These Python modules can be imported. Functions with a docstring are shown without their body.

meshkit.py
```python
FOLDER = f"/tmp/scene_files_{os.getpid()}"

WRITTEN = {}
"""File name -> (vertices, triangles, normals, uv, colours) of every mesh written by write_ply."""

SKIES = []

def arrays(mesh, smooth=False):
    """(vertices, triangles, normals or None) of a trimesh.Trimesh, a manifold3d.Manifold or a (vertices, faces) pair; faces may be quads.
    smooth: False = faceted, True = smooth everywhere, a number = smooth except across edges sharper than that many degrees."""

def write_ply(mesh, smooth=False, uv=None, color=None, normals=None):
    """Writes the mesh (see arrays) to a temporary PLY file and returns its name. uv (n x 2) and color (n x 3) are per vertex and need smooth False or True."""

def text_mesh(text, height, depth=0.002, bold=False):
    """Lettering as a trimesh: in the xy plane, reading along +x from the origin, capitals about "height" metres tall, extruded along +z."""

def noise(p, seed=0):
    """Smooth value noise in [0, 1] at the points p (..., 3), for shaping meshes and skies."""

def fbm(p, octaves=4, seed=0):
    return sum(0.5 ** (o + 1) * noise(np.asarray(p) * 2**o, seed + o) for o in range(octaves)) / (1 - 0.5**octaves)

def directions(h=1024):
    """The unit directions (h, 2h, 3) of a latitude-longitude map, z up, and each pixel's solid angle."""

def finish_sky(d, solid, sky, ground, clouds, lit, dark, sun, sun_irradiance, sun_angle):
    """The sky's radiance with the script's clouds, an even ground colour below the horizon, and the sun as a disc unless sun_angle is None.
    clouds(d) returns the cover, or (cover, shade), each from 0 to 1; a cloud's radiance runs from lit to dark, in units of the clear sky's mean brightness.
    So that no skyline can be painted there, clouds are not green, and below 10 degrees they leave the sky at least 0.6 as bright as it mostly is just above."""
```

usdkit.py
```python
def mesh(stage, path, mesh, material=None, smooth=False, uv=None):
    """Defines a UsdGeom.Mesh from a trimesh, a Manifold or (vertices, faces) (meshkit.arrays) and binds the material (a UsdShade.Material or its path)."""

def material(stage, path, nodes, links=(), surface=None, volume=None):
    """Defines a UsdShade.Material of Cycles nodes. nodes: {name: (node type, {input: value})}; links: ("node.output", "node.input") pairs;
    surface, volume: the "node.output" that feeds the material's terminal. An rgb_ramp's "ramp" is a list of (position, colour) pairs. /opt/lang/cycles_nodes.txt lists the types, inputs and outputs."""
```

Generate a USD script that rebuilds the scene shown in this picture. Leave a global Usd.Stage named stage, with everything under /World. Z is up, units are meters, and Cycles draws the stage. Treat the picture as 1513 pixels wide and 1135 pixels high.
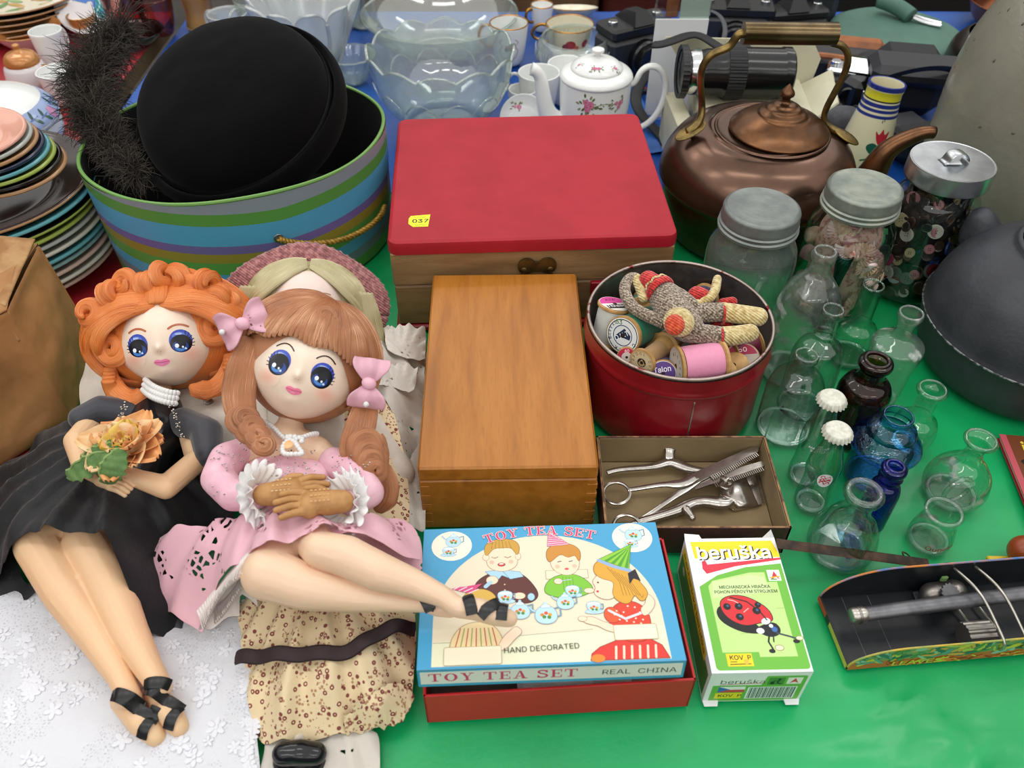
import math, random
import numpy as np, trimesh, manifold3d as m3, usdkit, meshkit
from pxr import Usd, UsdGeom, UsdShade, UsdLux, Sdf, Gf, Vt
from shapely.geometry import Polygon, Point, LineString, box as sbox
from shapely import affinity, union_all
from scipy.spatial import ConvexHull
from scipy.interpolate import CubicSpline

stage = Usd.Stage.CreateInMemory()
UsdGeom.SetStageUpAxis(stage, 'Z'); UsdGeom.SetStageMetersPerUnit(stage, 1.0)
UsdGeom.Xform.Define(stage, '/World')
rng = np.random.default_rng(7)

# ---------------------------------------------------------------- camera, lamps, exposure
F, PITCH, CH = 1238.0, math.radians(44.5), 0.62      # focal length in pixels of the 1513 frame, tilt, height above the table top
cam = UsdGeom.Camera.Define(stage, '/World/camera')
cam.CreateHorizontalApertureAttr(36.0); cam.CreateVerticalApertureAttr(36.0 * 1135 / 1513)
cam.CreateFocalLengthAttr(36.0 * F / 1513); cam.CreateClippingRangeAttr(Gf.Vec2f(0.02, 60))
cam.CreateFStopAttr(8.0); cam.CreateFocusDistanceAttr(0.80)
cam.AddTranslateOp().Set(Gf.Vec3d(0, 0, CH)); cam.AddRotateXOp().Set(90 - math.degrees(PITCH))
cam.CreateExposureAttr(0.0)

dome = UsdLux.DomeLight.Define(stage, '/World/hall_air')
dome.CreateIntensityAttr(0.36); dome.CreateColorAttr(Gf.Vec3f(1.0, 0.98, 0.95))
# rows of fluorescent battens under the hall's ceiling
LAMPS = [(-2.0, 0.5), (-0.3, 0.5), (1.4, 0.5), (-2.0, 2.6), (-0.3, 2.6), (1.4, 2.6), (-2.0, -1.5), (-0.3, -1.5), (1.4, -1.5), (-2.0, -3.4), (-0.3, -3.4), (1.4, -3.4)]
for k, (lx, ly) in enumerate(LAMPS):
    l = UsdLux.RectLight.Define(stage, f'/World/ceiling_lamp_{k:03d}')
    l.CreateWidthAttr(1.2); l.CreateHeightAttr(0.22); l.CreateIntensityAttr(7.8)
    l.CreateColorAttr(Gf.Vec3f(1.0, 0.985, 0.96))
    l.AddTranslateOp().Set(Gf.Vec3d(lx, ly, 2.35))

# ---------------------------------------------------------------- helpers: camera geometry
_fw = np.array([0, math.cos(PITCH), -math.sin(PITCH)]); _up = np.array([0, math.sin(PITCH), math.cos(PITCH)]); _rt = np.array([1.0, 0, 0]); _C = np.array([0, 0, CH])
def ray(px, py): return _fw * F + _rt * (px - 756.5) + _up * (567.5 - py)
def at(px, py, z=0.0):
    d = ray(px, py); return _C + d * ((z - CH) / d[2])
def aty(px, py, y):
    d = ray(px, py); return _C + d * (y / d[1])
def ppm(p): return F / ((np.asarray(p) - _C) @ _fw)          # pixels of the photo per metre at p

# ---------------------------------------------------------------- helpers: prims
_used = {}
def numbered(parent, name):
    n = _used.get((parent, name), -1) + 1; _used[(parent, name)] = n
    return f'{parent}/{name}' + (f'_{n:03d}' if n else '')
def tag(prim, label=None, cat=None, group=None, kind=None):
    for k, v in (('label', label), ('category', cat), ('group', group), ('kind', kind)):
        if v: prim.SetCustomDataByKey(k, v)
def frame(loc=(0, 0, 0), rz=0.0, R=None):
    M = np.eye(4); c, s = math.cos(rz), math.sin(rz)
    M[:3, :3] = np.array(R) if R is not None else [[c, -s, 0], [s, c, 0], [0, 0, 1]]
    M[:3, 3] = loc
    return M
def thing(name, label, cat, loc=(0, 0, 0), rz=0.0, group=None, kind=None, R=None):
    p = numbered('/World', name); x = UsdGeom.Xform.Define(stage, p)
    x.AddTransformOp().Set(Gf.Matrix4d(*frame(loc, rz, R).T.ravel().tolist()))
    tag(x.GetPrim(), label, cat, group, kind)
    return p
def copy(src, label, loc, rz=0.0, R=None, group=None):
    was = stage.GetPrimAtPath(src).GetCustomData(); nm = src.split('/')[-1]
    if nm[-4] == '_' and nm[-3:].isdigit(): nm = nm[:-4]
    p = thing(nm, label, was['category'], loc, rz, group or was.get('group'), None, R)
    pr = stage.GetPrimAtPath(p); pr.GetReferences().AddInternalReference(src); pr.SetInstanceable(True)
    return p
_mats = {}
def look(m): return _mats[m]
def part(parent, name, mesh, mat, smooth=35, uv=None, col=None, label=None, kind=None, cat=None, group=None):
    """one Mesh prim under parent; col: per-vertex print colours read by the material"""
    p = numbered(parent, name)
    g = usdkit.mesh(stage, p, mesh, look(mat), smooth=(True if (uv is not None or col is not None) and smooth else smooth), uv=uv)
    if col is not None:
        UsdGeom.PrimvarsAPI(g).CreatePrimvar('ink', Sdf.ValueTypeNames.Color3fArray, 'vertex').Set(Vt.Vec3fArray.FromNumpy(np.asarray(col, np.float32)))
    tag(g.GetPrim(), label, cat, group, kind)
    return p
def solo(name, mesh, mat, label, cat, smooth=35, uv=None, col=None, group=None, kind=None):
    return part('/World', name, mesh, mat, smooth, uv, col, label, kind, cat, group)

# ---------------------------------------------------------------- helpers: materials
def srgb(h):
    if isinstance(h, str):
        h = h.lstrip('#'); c = np.array([int(h[i:i + 2], 16) for i in (0, 2, 4)]) / 255
    else: c = np.asarray(h, float)
    return tuple(np.where(c <= .04045, c / 12.92, ((c + .055) / 1.055) ** 2.4))
def mat(name, col, rough=.5, metal=0., col2=None, nscale=30., mix=(.4, .6), bump=0., bscale=300., bdist=.001, stretch=(1, 1, 1), coord='object', ink=False, extra=None, detail=4.):
    """a principled surface; col2 is mottled in by noise; bump is fine relief; ink reads the printed colours of the mesh"""
    n = {'p': ('principled_bsdf', {'roughness': rough, 'metallic': metal, **(extra or {})})}; L = []
    if not isinstance(col, tuple): col = srgb(col)
    if col2 is not None or bump:
        if coord == 'uv': n['tc'] = ('uvmap', {'attribute': 'st'}); src = 'tc.UV'
        else: n['tc'] = ('texture_coordinate', {}); src = 'tc.object'
        n['mp'] = ('mapping', {'scale': stretch}); L.append((src, 'mp.vector'))
    if ink: n['at'] = ('attribute', {'attribute': 'ink'}); base = 'at.color'
    else: n['c1'] = ('color', {'value': col}); base = 'c1.color'
    if col2 is not None:
        n['nz'] = ('noise_texture', {'scale': nscale, 'detail': detail, 'roughness': .6})
        n['mr'] = ('map_range', {'from_min': mix[0], 'from_max': mix[1], 'clamp': True})
        n['mx'] = ('mix_color', {'b': col2 if isinstance(col2, tuple) else srgb(col2)})
        L += [('mp.vector', 'nz.vector'), ('nz.fac', 'mr.value'), ('mr.result', 'mx.fac'), (base, 'mx.a'), ('mx.result', 'p.base_color')]
    else: L.append((base, 'p.base_color'))
    if bump:
        n['bn'] = ('noise_texture', {'scale': bscale, 'detail': 3.})
        n['bp'] = ('bump', {'strength': bump, 'distance': bdist})
        L += [('mp.vector', 'bn.vector'), ('bn.fac', 'bp.height'), ('bp.normal', 'p.normal')]
    _mats[name] = usdkit.material(stage, f'/World/Looks/{name}', n, L, 'p.BSDF')
    return name
def blown(name, mid, edge, rough=.01, power=.28, dirt=None, haze=0.0, nubs=0.0):
    """blown glass as a thin wall: sunlight and lamplight pass; its own colour deepens where the wall is seen edge-on"""
    n = {'lw': ('layer_weight', {'blend': power}), 'mx': ('mix_color', {'a': srgb(mid), 'b': srgb(edge)}), 'p': ('principled_bsdf', {'transmission_weight': 1.0 - haze, 'roughness': rough, 'ior': 1.5})}
    L = [('lw.facing', 'mx.fac'), ('mx.result', 'p.base_color')]
    if dirt: 
        n.update({'tc': ('texture_coordinate', {}), 'nz': ('noise_texture', {'scale': 45.0, 'detail': 4.0}), 'mr': ('map_range', {'from_min': .60, 'from_max': .75, 'to_max': .8, 'clamp': True}), 'm2': ('mix_color', {'b': srgb(dirt)}), 'iv': ('math', {'math_type': 'subtract', 'value1': 1.0 - haze})})
        L = [('lw.facing', 'mx.fac'), ('tc.object', 'nz.vector'), ('nz.fac', 'mr.value'), ('mr.result', 'm2.fac'), ('mx.result', 'm2.a'), ('m2.result', 'p.base_color'), ('mr.result', 'iv.value2'), ('iv.value', 'p.transmission_weight')]
    if nubs:
        n.update({'tx': ('texture_coordinate', {}), 'vo': ('voronoi_texture', {'scale': nubs}), 'bp': ('bump', {'strength': .3, 'distance': .0008, 'invert': True})}); L += [('tx.object', 'vo.vector'), ('vo.distance', 'bp.height'), ('bp.normal', 'p.normal')]
    _mats[name] = usdkit.material(stage, f'/World/Looks/{name}', n, L, 'p.BSDF'); UsdShade.Shader.Get(stage, f'/World/Looks/{name}/p').CreateInput('thin_wall', Sdf.ValueTypeNames.Int).Set(1)
    return name

# ---------------------------------------------------------------- helpers: shapes (all return (vertices, triangles) or trimesh)
def vf(m):
    v, f, _ = meshkit.arrays(m, False); return np.array(v), np.array(f)
def cat(*ms):
    V, Fs, n = [], [], 0
    for m in ms:
        v, f = vf(m); V.append(v); Fs.append(f + n); n += len(v)
    return np.vstack(V), np.vstack(Fs)
def mv(m, t=(0, 0, 0), R=None, s=1.0):
    v, f = vf(m); v = v * np.asarray(s)
    if R is not None: v = v @ np.asarray(R).T
    if np.prod(np.broadcast_to(s, 3)) < 0: f = f[:, ::-1]
    return v + np.asarray(t), f
def rx(a): c, s = math.cos(a), math.sin(a); return np.array([[1, 0, 0], [0, c, -s], [0, s, c]])
def ry(a): c, s = math.cos(a), math.sin(a); return np.array([[c, 0, s], [0, 1, 0], [-s, 0, c]])
def rz_(a): c, s = math.cos(a), math.sin(a); return np.array([[c, -s, 0], [s, c, 0], [0, 0, 1]])
def basis(z, x=(1, 0, 0)):
    z = np.asarray(z, float); z = z / np.linalg.norm(z); x = np.asarray(x, float); x = x - z * (x @ z)
    if np.linalg.norm(x) < 1e-6: x = np.array([0, 1.0, 0]) - z * z[1]
    x = x / np.linalg.norm(x); return np.stack([x, np.cross(z, x), z], 1)
def bx(x0, x1, y0, y1, z0, z1, b=.001):
    """a box with chamfered edges"""
    P = []
    b = min(b, .49 * min(x1 - x0, y1 - y0, z1 - z0))
    for sx in (0, 1):
        for sy in (0, 1):
            for sz in (0, 1):
                c = np.array([(x0, x1)[sx], (y0, y1)[sy], (z0, z1)[sz]], float); i = np.array([1 - 2 * sx, 1 - 2 * sy, 1 - 2 * sz]) * b
                P += [c + i * (0, 1, 1), c + i * (1, 0, 1), c + i * (1, 1, 0)] if b > 0 else [c]
    return hull(P)
def hull(P):
    P = np.asarray(P, float); h = ConvexHull(P, qhull_options='QJ' if False else 'Qt'); f = h.simplices.copy()
    n = np.cross(P[f[:, 1]] - P[f[:, 0]], P[f[:, 2]] - P[f[:, 0]])
    fl = (n * h.equations[:, :3]).sum(1) < 0; f[fl] = f[fl][:, ::-1]
    used, inv = np.unique(f, return_inverse=True)
    return P[used], inv.reshape(-1, 3)
def spl(pts, n):
    """smooth curve through points"""
    p = np.asarray(pts, float); 
    if len(p) < 3: return np.stack([np.interp(np.linspace(0, 1, n), [0, 1], p[:, k]) for k in range(p.shape[1])], 1)
    d = np.r_[0, np.cumsum(np.linalg.norm(np.diff(p[:, :3], axis=0), axis=1) + 1e-9)]
    # centripetal-like, shape preserving enough for profiles
    from scipy.interpolate import PchipInterpolator
    return np.stack([PchipInterpolator(d, p[:, k])(np.linspace(0, d[-1], n)) for k in range(p.shape[1])], 1)
def cspl(pts, n):
    p = np.asarray(pts, float); d = np.r_[0, np.cumsum(np.linalg.norm(np.diff(p, axis=0), axis=1) ** .7 + 1e-9)]
    return CubicSpline(d, p)(np.linspace(0, d[-1], n))
def lathe(prof, n=48, fn=None, uv=False):
    """surface of revolution about z of [(radius, height)] listed so that the outside is seen (bottom to top on the outside); fn(v) may reshape the points"""
    prof = np.asarray(prof, float); k = len(prof); a = np.linspace(0, 2 * np.pi, n + (1 if uv else 0), endpoint=uv)
    m = len(a)
    v = np.stack([prof[:, None, 0] * np.cos(a), prof[:, None, 0] * np.sin(a), np.broadcast_to(prof[:, None, 1], (k, m))], -1).reshape(-1, 3)
    i, j = np.meshgrid(np.arange(k - 1), np.arange(n), indexing='ij'); jn = (j + 1) % m if not uv else j + 1
    q = np.stack([i * m + j, i * m + jn, (i + 1) * m + jn, (i + 1) * m + j], -1).reshape(-1, 4)
    f = np.vstack([q[:, [0, 1, 2]], q[:, [0, 2, 3]]])
    if fn is not None: v = fn(v)
    A = np.linalg.norm(np.cross(v[f[:, 1]] - v[f[:, 0]], v[f[:, 2]] - v[f[:, 0]]), axis=1); f = f[A > 1e-14]
    if uv:
        s = np.r_[0, np.cumsum(np.linalg.norm(np.diff(prof, axis=0), axis=1))]
        st = np.stack(np.broadcast_arrays((a / (2 * np.pi))[None, :], s[:, None]), -1).reshape(-1, 2)
        return (v, f), st
    return v, f
def shell(prof, t):
    """closes an outside profile (bottom to top) with an inside at wall thickness t, from axis to axis"""
    p = np.asarray(prof, float); d = np.gradient(p, axis=0); nn = np.stack([-d[:, 1], d[:, 0]], 1); nn /= np.linalg.norm(nn, axis=1, keepdims=True) + 1e-12
    q = p + nn * t; q[:, 0] = np.maximum(q[:, 0], 0); q[:, 1] = np.maximum(q[:, 1], p[:, 1].min() + t)
    return np.vstack([[[0, p[0, 1]]] if p[0, 0] > 1e-6 else np.zeros((0, 2)), p, q[::-1], [[0, p[0, 1] + t]] if q[0, 0] > 1e-6 else np.zeros((0, 2))])
def tube(P, R, n=10, caps=True, flat=1.0, upv=None):
    """swept tube along points with radii; flat squashes it along upv"""
    P = np.asarray(P, float); R = np.broadcast_to(np.asarray(R, float), len(P)); T = np.gradient(P, axis=0); T /= np.linalg.norm(T, axis=1, keepdims=True) + 1e-12
    u = np.asarray(upv if upv is not None else ([0, 0, 1] if abs(T[0][2]) < .9 else [1, 0, 0]), float)
    V = []; a = np.arange(n) * 2 * np.pi / n; u0 = u
    for k in range(len(P)):
        if upv is not None: u0 = u if u.ndim == 1 else u[k]
        x = np.cross(u0, T[k]); x /= np.linalg.norm(x) + 1e-12; y = np.cross(T[k], x); u0 = y
        V.append(P[k] + R[k] * (np.cos(a)[:, None] * x + flat * np.sin(a)[:, None] * y))
    V = np.vstack(V); m = len(P)
    i, j = np.meshgrid(np.arange(m - 1), np.arange(n), indexing='ij'); jn = (j + 1) % n
    q = np.stack([i * n + j, i * n + jn, (i + 1) * n + jn, (i + 1) * n + j], -1).reshape(-1, 4)
    f = np.vstack([q[:, [0, 1, 2]], q[:, [0, 2, 3]]])
    if caps:
        c = len(V); V = np.vstack([V, P[0], P[-1]]); jj = np.arange(n); e = (m - 1) * n
        f = np.vstack([f, np.stack([np.full(n, c), (jj + 1) % n, jj], 1), np.stack([np.full(n, c + 1), e + jj, e + (jj + 1) % n], 1)])
    return V, f
def grid(fn, nu, nv, uv=False, thick=0.0):
    """surface fn(u, v) for u, v in 0..1 (arrays); thick gives it a back"""
    u, v = np.meshgrid(np.linspace(0, 1, nu), np.linspace(0, 1, nv), indexing='ij'); p = np.asarray(fn(u, v), float)
    if p.shape[0] == 3 and p.ndim == 3 and p.shape[-1] != 3: p = np.moveaxis(p, 0, -1)
    V = p.reshape(-1, 3)
    i, j = np.meshgrid(np.arange(nu - 1), np.arange(nv - 1), indexing='ij')
    q = np.stack([i * nv + j, (i + 1) * nv + j, (i + 1) * nv + j + 1, i * nv + j + 1], -1).reshape(-1, 4)
    f = np.vstack([q[:, [0, 1, 2]], q[:, [0, 2, 3]]])
    if thick:
        _, _, n = meshkit.arrays((V, f), True); N = len(V); W = V - n * thick
        b = np.concatenate([np.arange(nu) * nv, (nu - 1) * nv + np.arange(1, nv), np.arange(nu - 2, -1, -1) * nv + nv - 1, np.arange(nv - 2, 0, -1)]); c = np.roll(b, -1)
        f = np.vstack([f, f[:, ::-1] + N, np.stack([b, b + N, c], 1), np.stack([c, b + N, c + N], 1)]); V = np.vstack([V, W])
    if uv:
        st = np.stack([u, v], -1).reshape(-1, 2)
        return (V, f), (np.vstack([st, st]) if thick else st)
    return V, f
def prism(poly, h, z=0.0):
    ms = [trimesh.creation.extrude_polygon(g, h, engine='earcut') for g in getattr(poly, 'geoms', [poly]) if g.area > 1e-12]
    return mv(cat(*ms), (0, 0, z))
def ellipsoid(c, r, sub=3, R=None):
    s = trimesh.creation.icosphere(sub); return mv((s.vertices * np.asarray(r), s.faces), c, R)
def limbs(chains, edge=.006, smooth=8):
    """one continuous surface: hulls of spheres along each chain [(x,y,z,r), ...], joined, refined and smoothed"""
    M = m3.Manifold()
    for ch in chains:
        for a, b in zip(ch[:-1], ch[1:]):
            sa, sb = (m3.Manifold.sphere(q[3], 20).translate(q[:3]) for q in (a, b))
            M = M + m3.Manifold.batch_hull([sa, sb])
    M = M.refine_to_length(edge); g = M.to_mesh(); t = trimesh.Trimesh(np.array(g.vert_properties[:, :3]), np.array(g.tri_verts), process=True)
    if smooth: trimesh.smoothing.filter_taubin(t, iterations=smooth)
    return np.array(t.vertices), np.array(t.faces)
def flat_tris(poly):
    vs, fs, n = [], [], 0
    for g in getattr(poly, 'geoms', [poly]):
        if g.geom_type != 'Polygon' or g.area < 1e-12: continue
        v, f = trimesh.creation.triangulate_polygon(g, engine='earcut'); vs.append(v); fs.append(f + n); n += len(v)
    return (np.vstack(vs), np.vstack(fs)) if vs else (np.zeros((0, 2)), np.zeros((0, 3), int))
class Print:
    """flat printing: coloured outlines in a sheet's own plane, laid one over another; wrap(xy, lift) bends the sheet onto its surface"""
    def __init__(s, step=2.5e-6, flat=False): s.V, s.F, s.C, s.n, s.z, s.step, s.G = [], [], [], 0, 0.0, step, ([] if flat else None)
    def tri(s, v, f, col):
        v = np.asarray(v, float)
        if not len(v): return s
        s.z += s.step
        e1 = v[f[:, 1]] - v[f[:, 0]]; e2 = v[f[:, 2]] - v[f[:, 0]]; fl = e1[:, 0] * e2[:, 1] - e1[:, 1] * e2[:, 0] < 0; f = f.copy(); f[fl] = f[fl][:, ::-1]
        s.V.append(np.c_[v, np.full(len(v), s.z)]); s.F.append(f + s.n); s.C.append(np.tile(srgb(col), (len(v), 1))); s.n += len(v); return s
    def poly(s, p, col, line=None, lw=0.0):
        if not hasattr(p, 'geom_type'): p = Polygon(p)
        if not p.is_valid: p = p.buffer(0)
        if line: s.lay(p.buffer(lw), line)
        return s.lay(p, col)
    def lay(s, g, col):
        if s.G is not None: s.G.append((g, col)); return s
        return s.tri(*flat_tris(g), col)
    def stroke(s, pts, w, col): return s.lay(LineString(pts).buffer(w / 2, cap_style='round', quad_segs=4), col)
    def blob(s, pts, col, line=None, lw=0.0, n=60):
        p = np.asarray(list(pts) + [pts[0]], float); d = np.r_[0, np.cumsum(np.linalg.norm(np.diff(p, axis=0), axis=1))]
        return s.poly(Polygon(CubicSpline(d, p, bc_type='periodic')(np.linspace(0, d[-1], n, endpoint=False))), col, line, lw)
    def disc(s, x, y, r, col, ry_=None, rot=0, line=None, lw=0.0):
        g = affinity.rotate(affinity.scale(Point(0, 0).buffer(1, quad_segs=10), r, ry_ or r), rot, origin=(0, 0)); return s.poly(affinity.translate(g, x, y), col, line, lw)
    def text(s, t, x, y, h, col, bold=False, wide=1.0, rot=0.0, center=False, fn=None):
        m = meshkit.text_mesh(t, h, .001, bold); top = m.face_normals[:, 2] > .9; v = np.array(m.vertices)[:, :2] * (wide, 1); f = np.array(m.faces)[top]
        if center: v[:, 0] -= (v[:, 0].min() + v[:, 0].max()) / 2
        if fn: v = fn(v)
        c, q = math.cos(rot), math.sin(rot); return s.tri(v @ np.array([[c, q], [-q, c]]) + (x, y), f, col)
    def width(s, t, h, bold=False): return float(np.ptp(meshkit.text_mesh(t, h, .001, bold).vertices[:, 0]))
    def out(s, wrap=None, maxedge=None):
        if s.G:                                                                # each colour keeps only what no later colour covers
            above, keep = Polygon(), []
            for g, col in reversed(s.G): keep.append((g.difference(above), col)); above = above.union(g)
            for g, col in reversed(keep): s.tri(*flat_tris(g), col); s.z = 0.0
        v, f, c = np.vstack(s.V), np.vstack(s.F), np.vstack(s.C)
        if maxedge:
            vv = np.c_[v, c]
            vv, f = trimesh.remesh.subdivide_to_size(vv, f, maxedge, max_iter=12) if False else _subdiv(vv, f, maxedge)
            v, c = vv[:, :3], vv[:, 3:]
        used, inv = np.unique(f, return_inverse=True); v, c, f = v[used], c[used], inv.reshape(-1, 3)
        if wrap: v = wrap(v[:, :2], v[:, 2])
        return (v, f), c
def _subdiv(v, f, L):
    for _ in range(7):
        e = np.stack([np.linalg.norm(v[f[:, a], :2] - v[f[:, b], :2], axis=1) for a, b in ((0, 1), (1, 2), (2, 0))], 1)
        big = e.max(1) > L
        if not big.any(): break
        k = e.argmax(1)[big]; t = f[big]; r = np.arange(len(t)); a, b, c = t[r, k], t[r, (k + 1) % 3], t[r, (k + 2) % 3]
        m = len(v) + r; v = np.vstack([v, (v[a] + v[b]) / 2]); f = np.vstack([f[~big], np.stack([a, m, c], 1), np.stack([m, b, c], 1)])
    return v, f
def pprint(parent, name, pr, mt, wrap=None, maxedge=None, label=None):
    (v, f), c = pr.out(wrap, maxedge); return part(parent, name, (v, f), mt, True if wrap else False, col=c, label=label)
def fbm(p, sc, oct=3, seed=0): return meshkit.fbm(np.asarray(p) * sc, oct, seed) - .5
# ================================================================ the setting: floor, tables and cloths
mat('floor_concrete', '#4a453f', .6, col2='#38342f', nscale=3)
solo('floor', bx(-5, 5, -6, 7, -.80, -.76, 0), 'floor_concrete', None, None, kind='structure')
mat('hall_wall', '#6f675c', .8)
for nm, b in (('wall_back', (-5, 5, 7, 7.1)), ('wall_left', (-5.1, -5, -6, 7)), ('wall_right', (5, 5.1, -6, 7)), ('wall_front', (-5, 5, -6.1, -6))): solo(nm, bx(*b, -.80, 2.6, 0), 'hall_wall', None, None, kind='structure')
mat('table_top', '#6b5a44', .6); mat('table_steel', '#55585c', .4, .8)
def table(label, x0, x1, y0, y1):
    t = thing('folding_table', label, 'table', ((x0 + x1) / 2, (y0 + y1) / 2, -.76)); w, d = (x1 - x0) / 2, (y1 - y0) / 2
    part(t, 'tabletop', bx(-w, w, -d, d, .72, .752, .004), 'table_top')
    for sx in (-1, 1):
        for sy in (-1, 1): part(t, 'leg', mv(lathe(spl([(.0, 0), (.016, 0), (.016, .72), (0, .72)], 8), 16), (sx * (w - .1), sy * (d - .1), 0)), 'table_steel')
    return t
table('long folding table under the green cloth at the front and centre', -.47, 1.35, .12, 1.00)
table('folding table under the blue cloth, behind the red wooden box', -.62, 1.5, 1.02, 1.66)
table('folding table under the red cloth at the far left', -1.9, -.66, .12, 1.66)

def wrinkled(x0, x1, y0, y1, z, amp, seed, n, creases=(), drop=(0, 0, 0, 0), thick=.0012):
    """a cloth lying on a table: gentle swells, fold lines (x0, y0, x1, y1, height, width), and sides that hang by drop = (left, right, front, back)"""
    nx = int((x1 - x0) / n) + 1; ny = int((y1 - y0) / n) + 1
    def fn(u, v):
        X, Y = x0 - drop[0] + u * (x1 - x0 + drop[0] + drop[1]), y0 - drop[2] + v * (y1 - y0 + drop[2] + drop[3])
        P = np.stack([X, Y, 0 * X], -1)
        h = amp * (1.1 * fbm(P, 9, 3, seed) + .5 * (np.abs(fbm(P, 5, 2, seed + 5)) * -4 + .6)) - amp * .9
        for (a, b, c, d, ht, w) in creases:
            e = np.array([c - a, d - b]); L = np.linalg.norm(e); e /= L; t = (X - a) * e[0] + (Y - b) * e[1]; s = (X - a) * -e[1] + (Y - b) * e[0] + .006 * np.sin(t * 60 + seed)
            h = h + ht * np.exp(-np.abs(s / w) ** 1.3) * np.exp(-(np.maximum(np.abs(t - L / 2) - L / 2, 0) / (.2 * L)) ** 2)
        h = np.minimum(h, .009)
        ox, oy = np.maximum(x0 - X, 0) + np.maximum(X - x1, 0), np.maximum(y0 - Y, 0) + np.maximum(Y - y1, 0); o = np.maximum(ox, oy)
        Xc, Yc = np.clip(X, x0, x1), np.clip(Y, y0, y1)
        sgnx, sgny = np.sign(X - Xc), np.sign(Y - Yc); k = np.minimum(o * 1.2, .02) + .012 * np.sin((X + Y) * 25 + seed) * np.minimum(o * 5, 1)
        return np.stack([Xc + sgnx * np.abs(k), Yc + sgny * np.abs(k), z + h - o], -1)
    return grid(fn, int(nx), int(ny), thick=thick)
mat('green_plastic', '#16a660', .30, col2='#119a56', nscale=6, bump=.12, bscale=160, bdist=.001)
mat('blue_plastic', '#1453aa', .36, col2='#104696', nscale=5, bump=.15, bscale=140, bdist=.001)
mat('light_blue_plastic', '#2f6cbc', .36, col2='#285fae', nscale=5, bump=.15, bscale=140, bdist=.001)
mat('red_cloth', '#a31c28', .55, col2='#8d1620', nscale=8, bump=.2, bscale=400)
CR = [(.24, .262, .42, .240, .008, .006), (.335, .17, .318, .275, .009, .005), (.24, .292, .33, .262, .006, .004), (.26, .20, .335, .245, .006, .006), (.30, .275, .315, .245, .009, .004), (.05, .20, .25, .235, .0025, .014), (.36, .27, .47, .30, .003, .012), (.33, .45, .45, .50, .002, .01), (.30, .40, .42, .38, .002, .008), (.18, .25, .30, .31, .0015, .01)]
solo('green_tablecloth', wrinkled(-.47, 1.35, .12, 1.01, -.0022, .0018, 3, .012, CR, (0, 0, 0, 0)), 'green_plastic', 'green plastic tablecloth spread under the bottles, tins and boxes', 'tablecloth', smooth=True)
solo('blue_tablecloth', wrinkled(-.622, 1.5, 1.012, 1.665, -.0022, .002, 8, .015, [(.10, 1.1, .2, 1.6, .003, .01), (-.2, 1.1, -.3, 1.6, .003, .01)], (0, 0, 0, 0)), 'blue_plastic', 'dark blue plastic tablecloth under the glassware and china at the back', 'tablecloth', smooth=True)
def red_top():
    v, f = wrinkled(-1.9, -.475, .12, 1.665, -.0022, .002, 14, .02); k = (v[:, 1] > 1.008); v[k, 0] = -1.9 + (v[k, 0] + 1.9) * (1.9 - .655) / (1.9 - .475); return v, f
solo('red_tablecloth', red_top(), 'red_cloth', 'red tablecloth under the stacked plates and the brown carton on the left', 'tablecloth', smooth=True)
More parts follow.
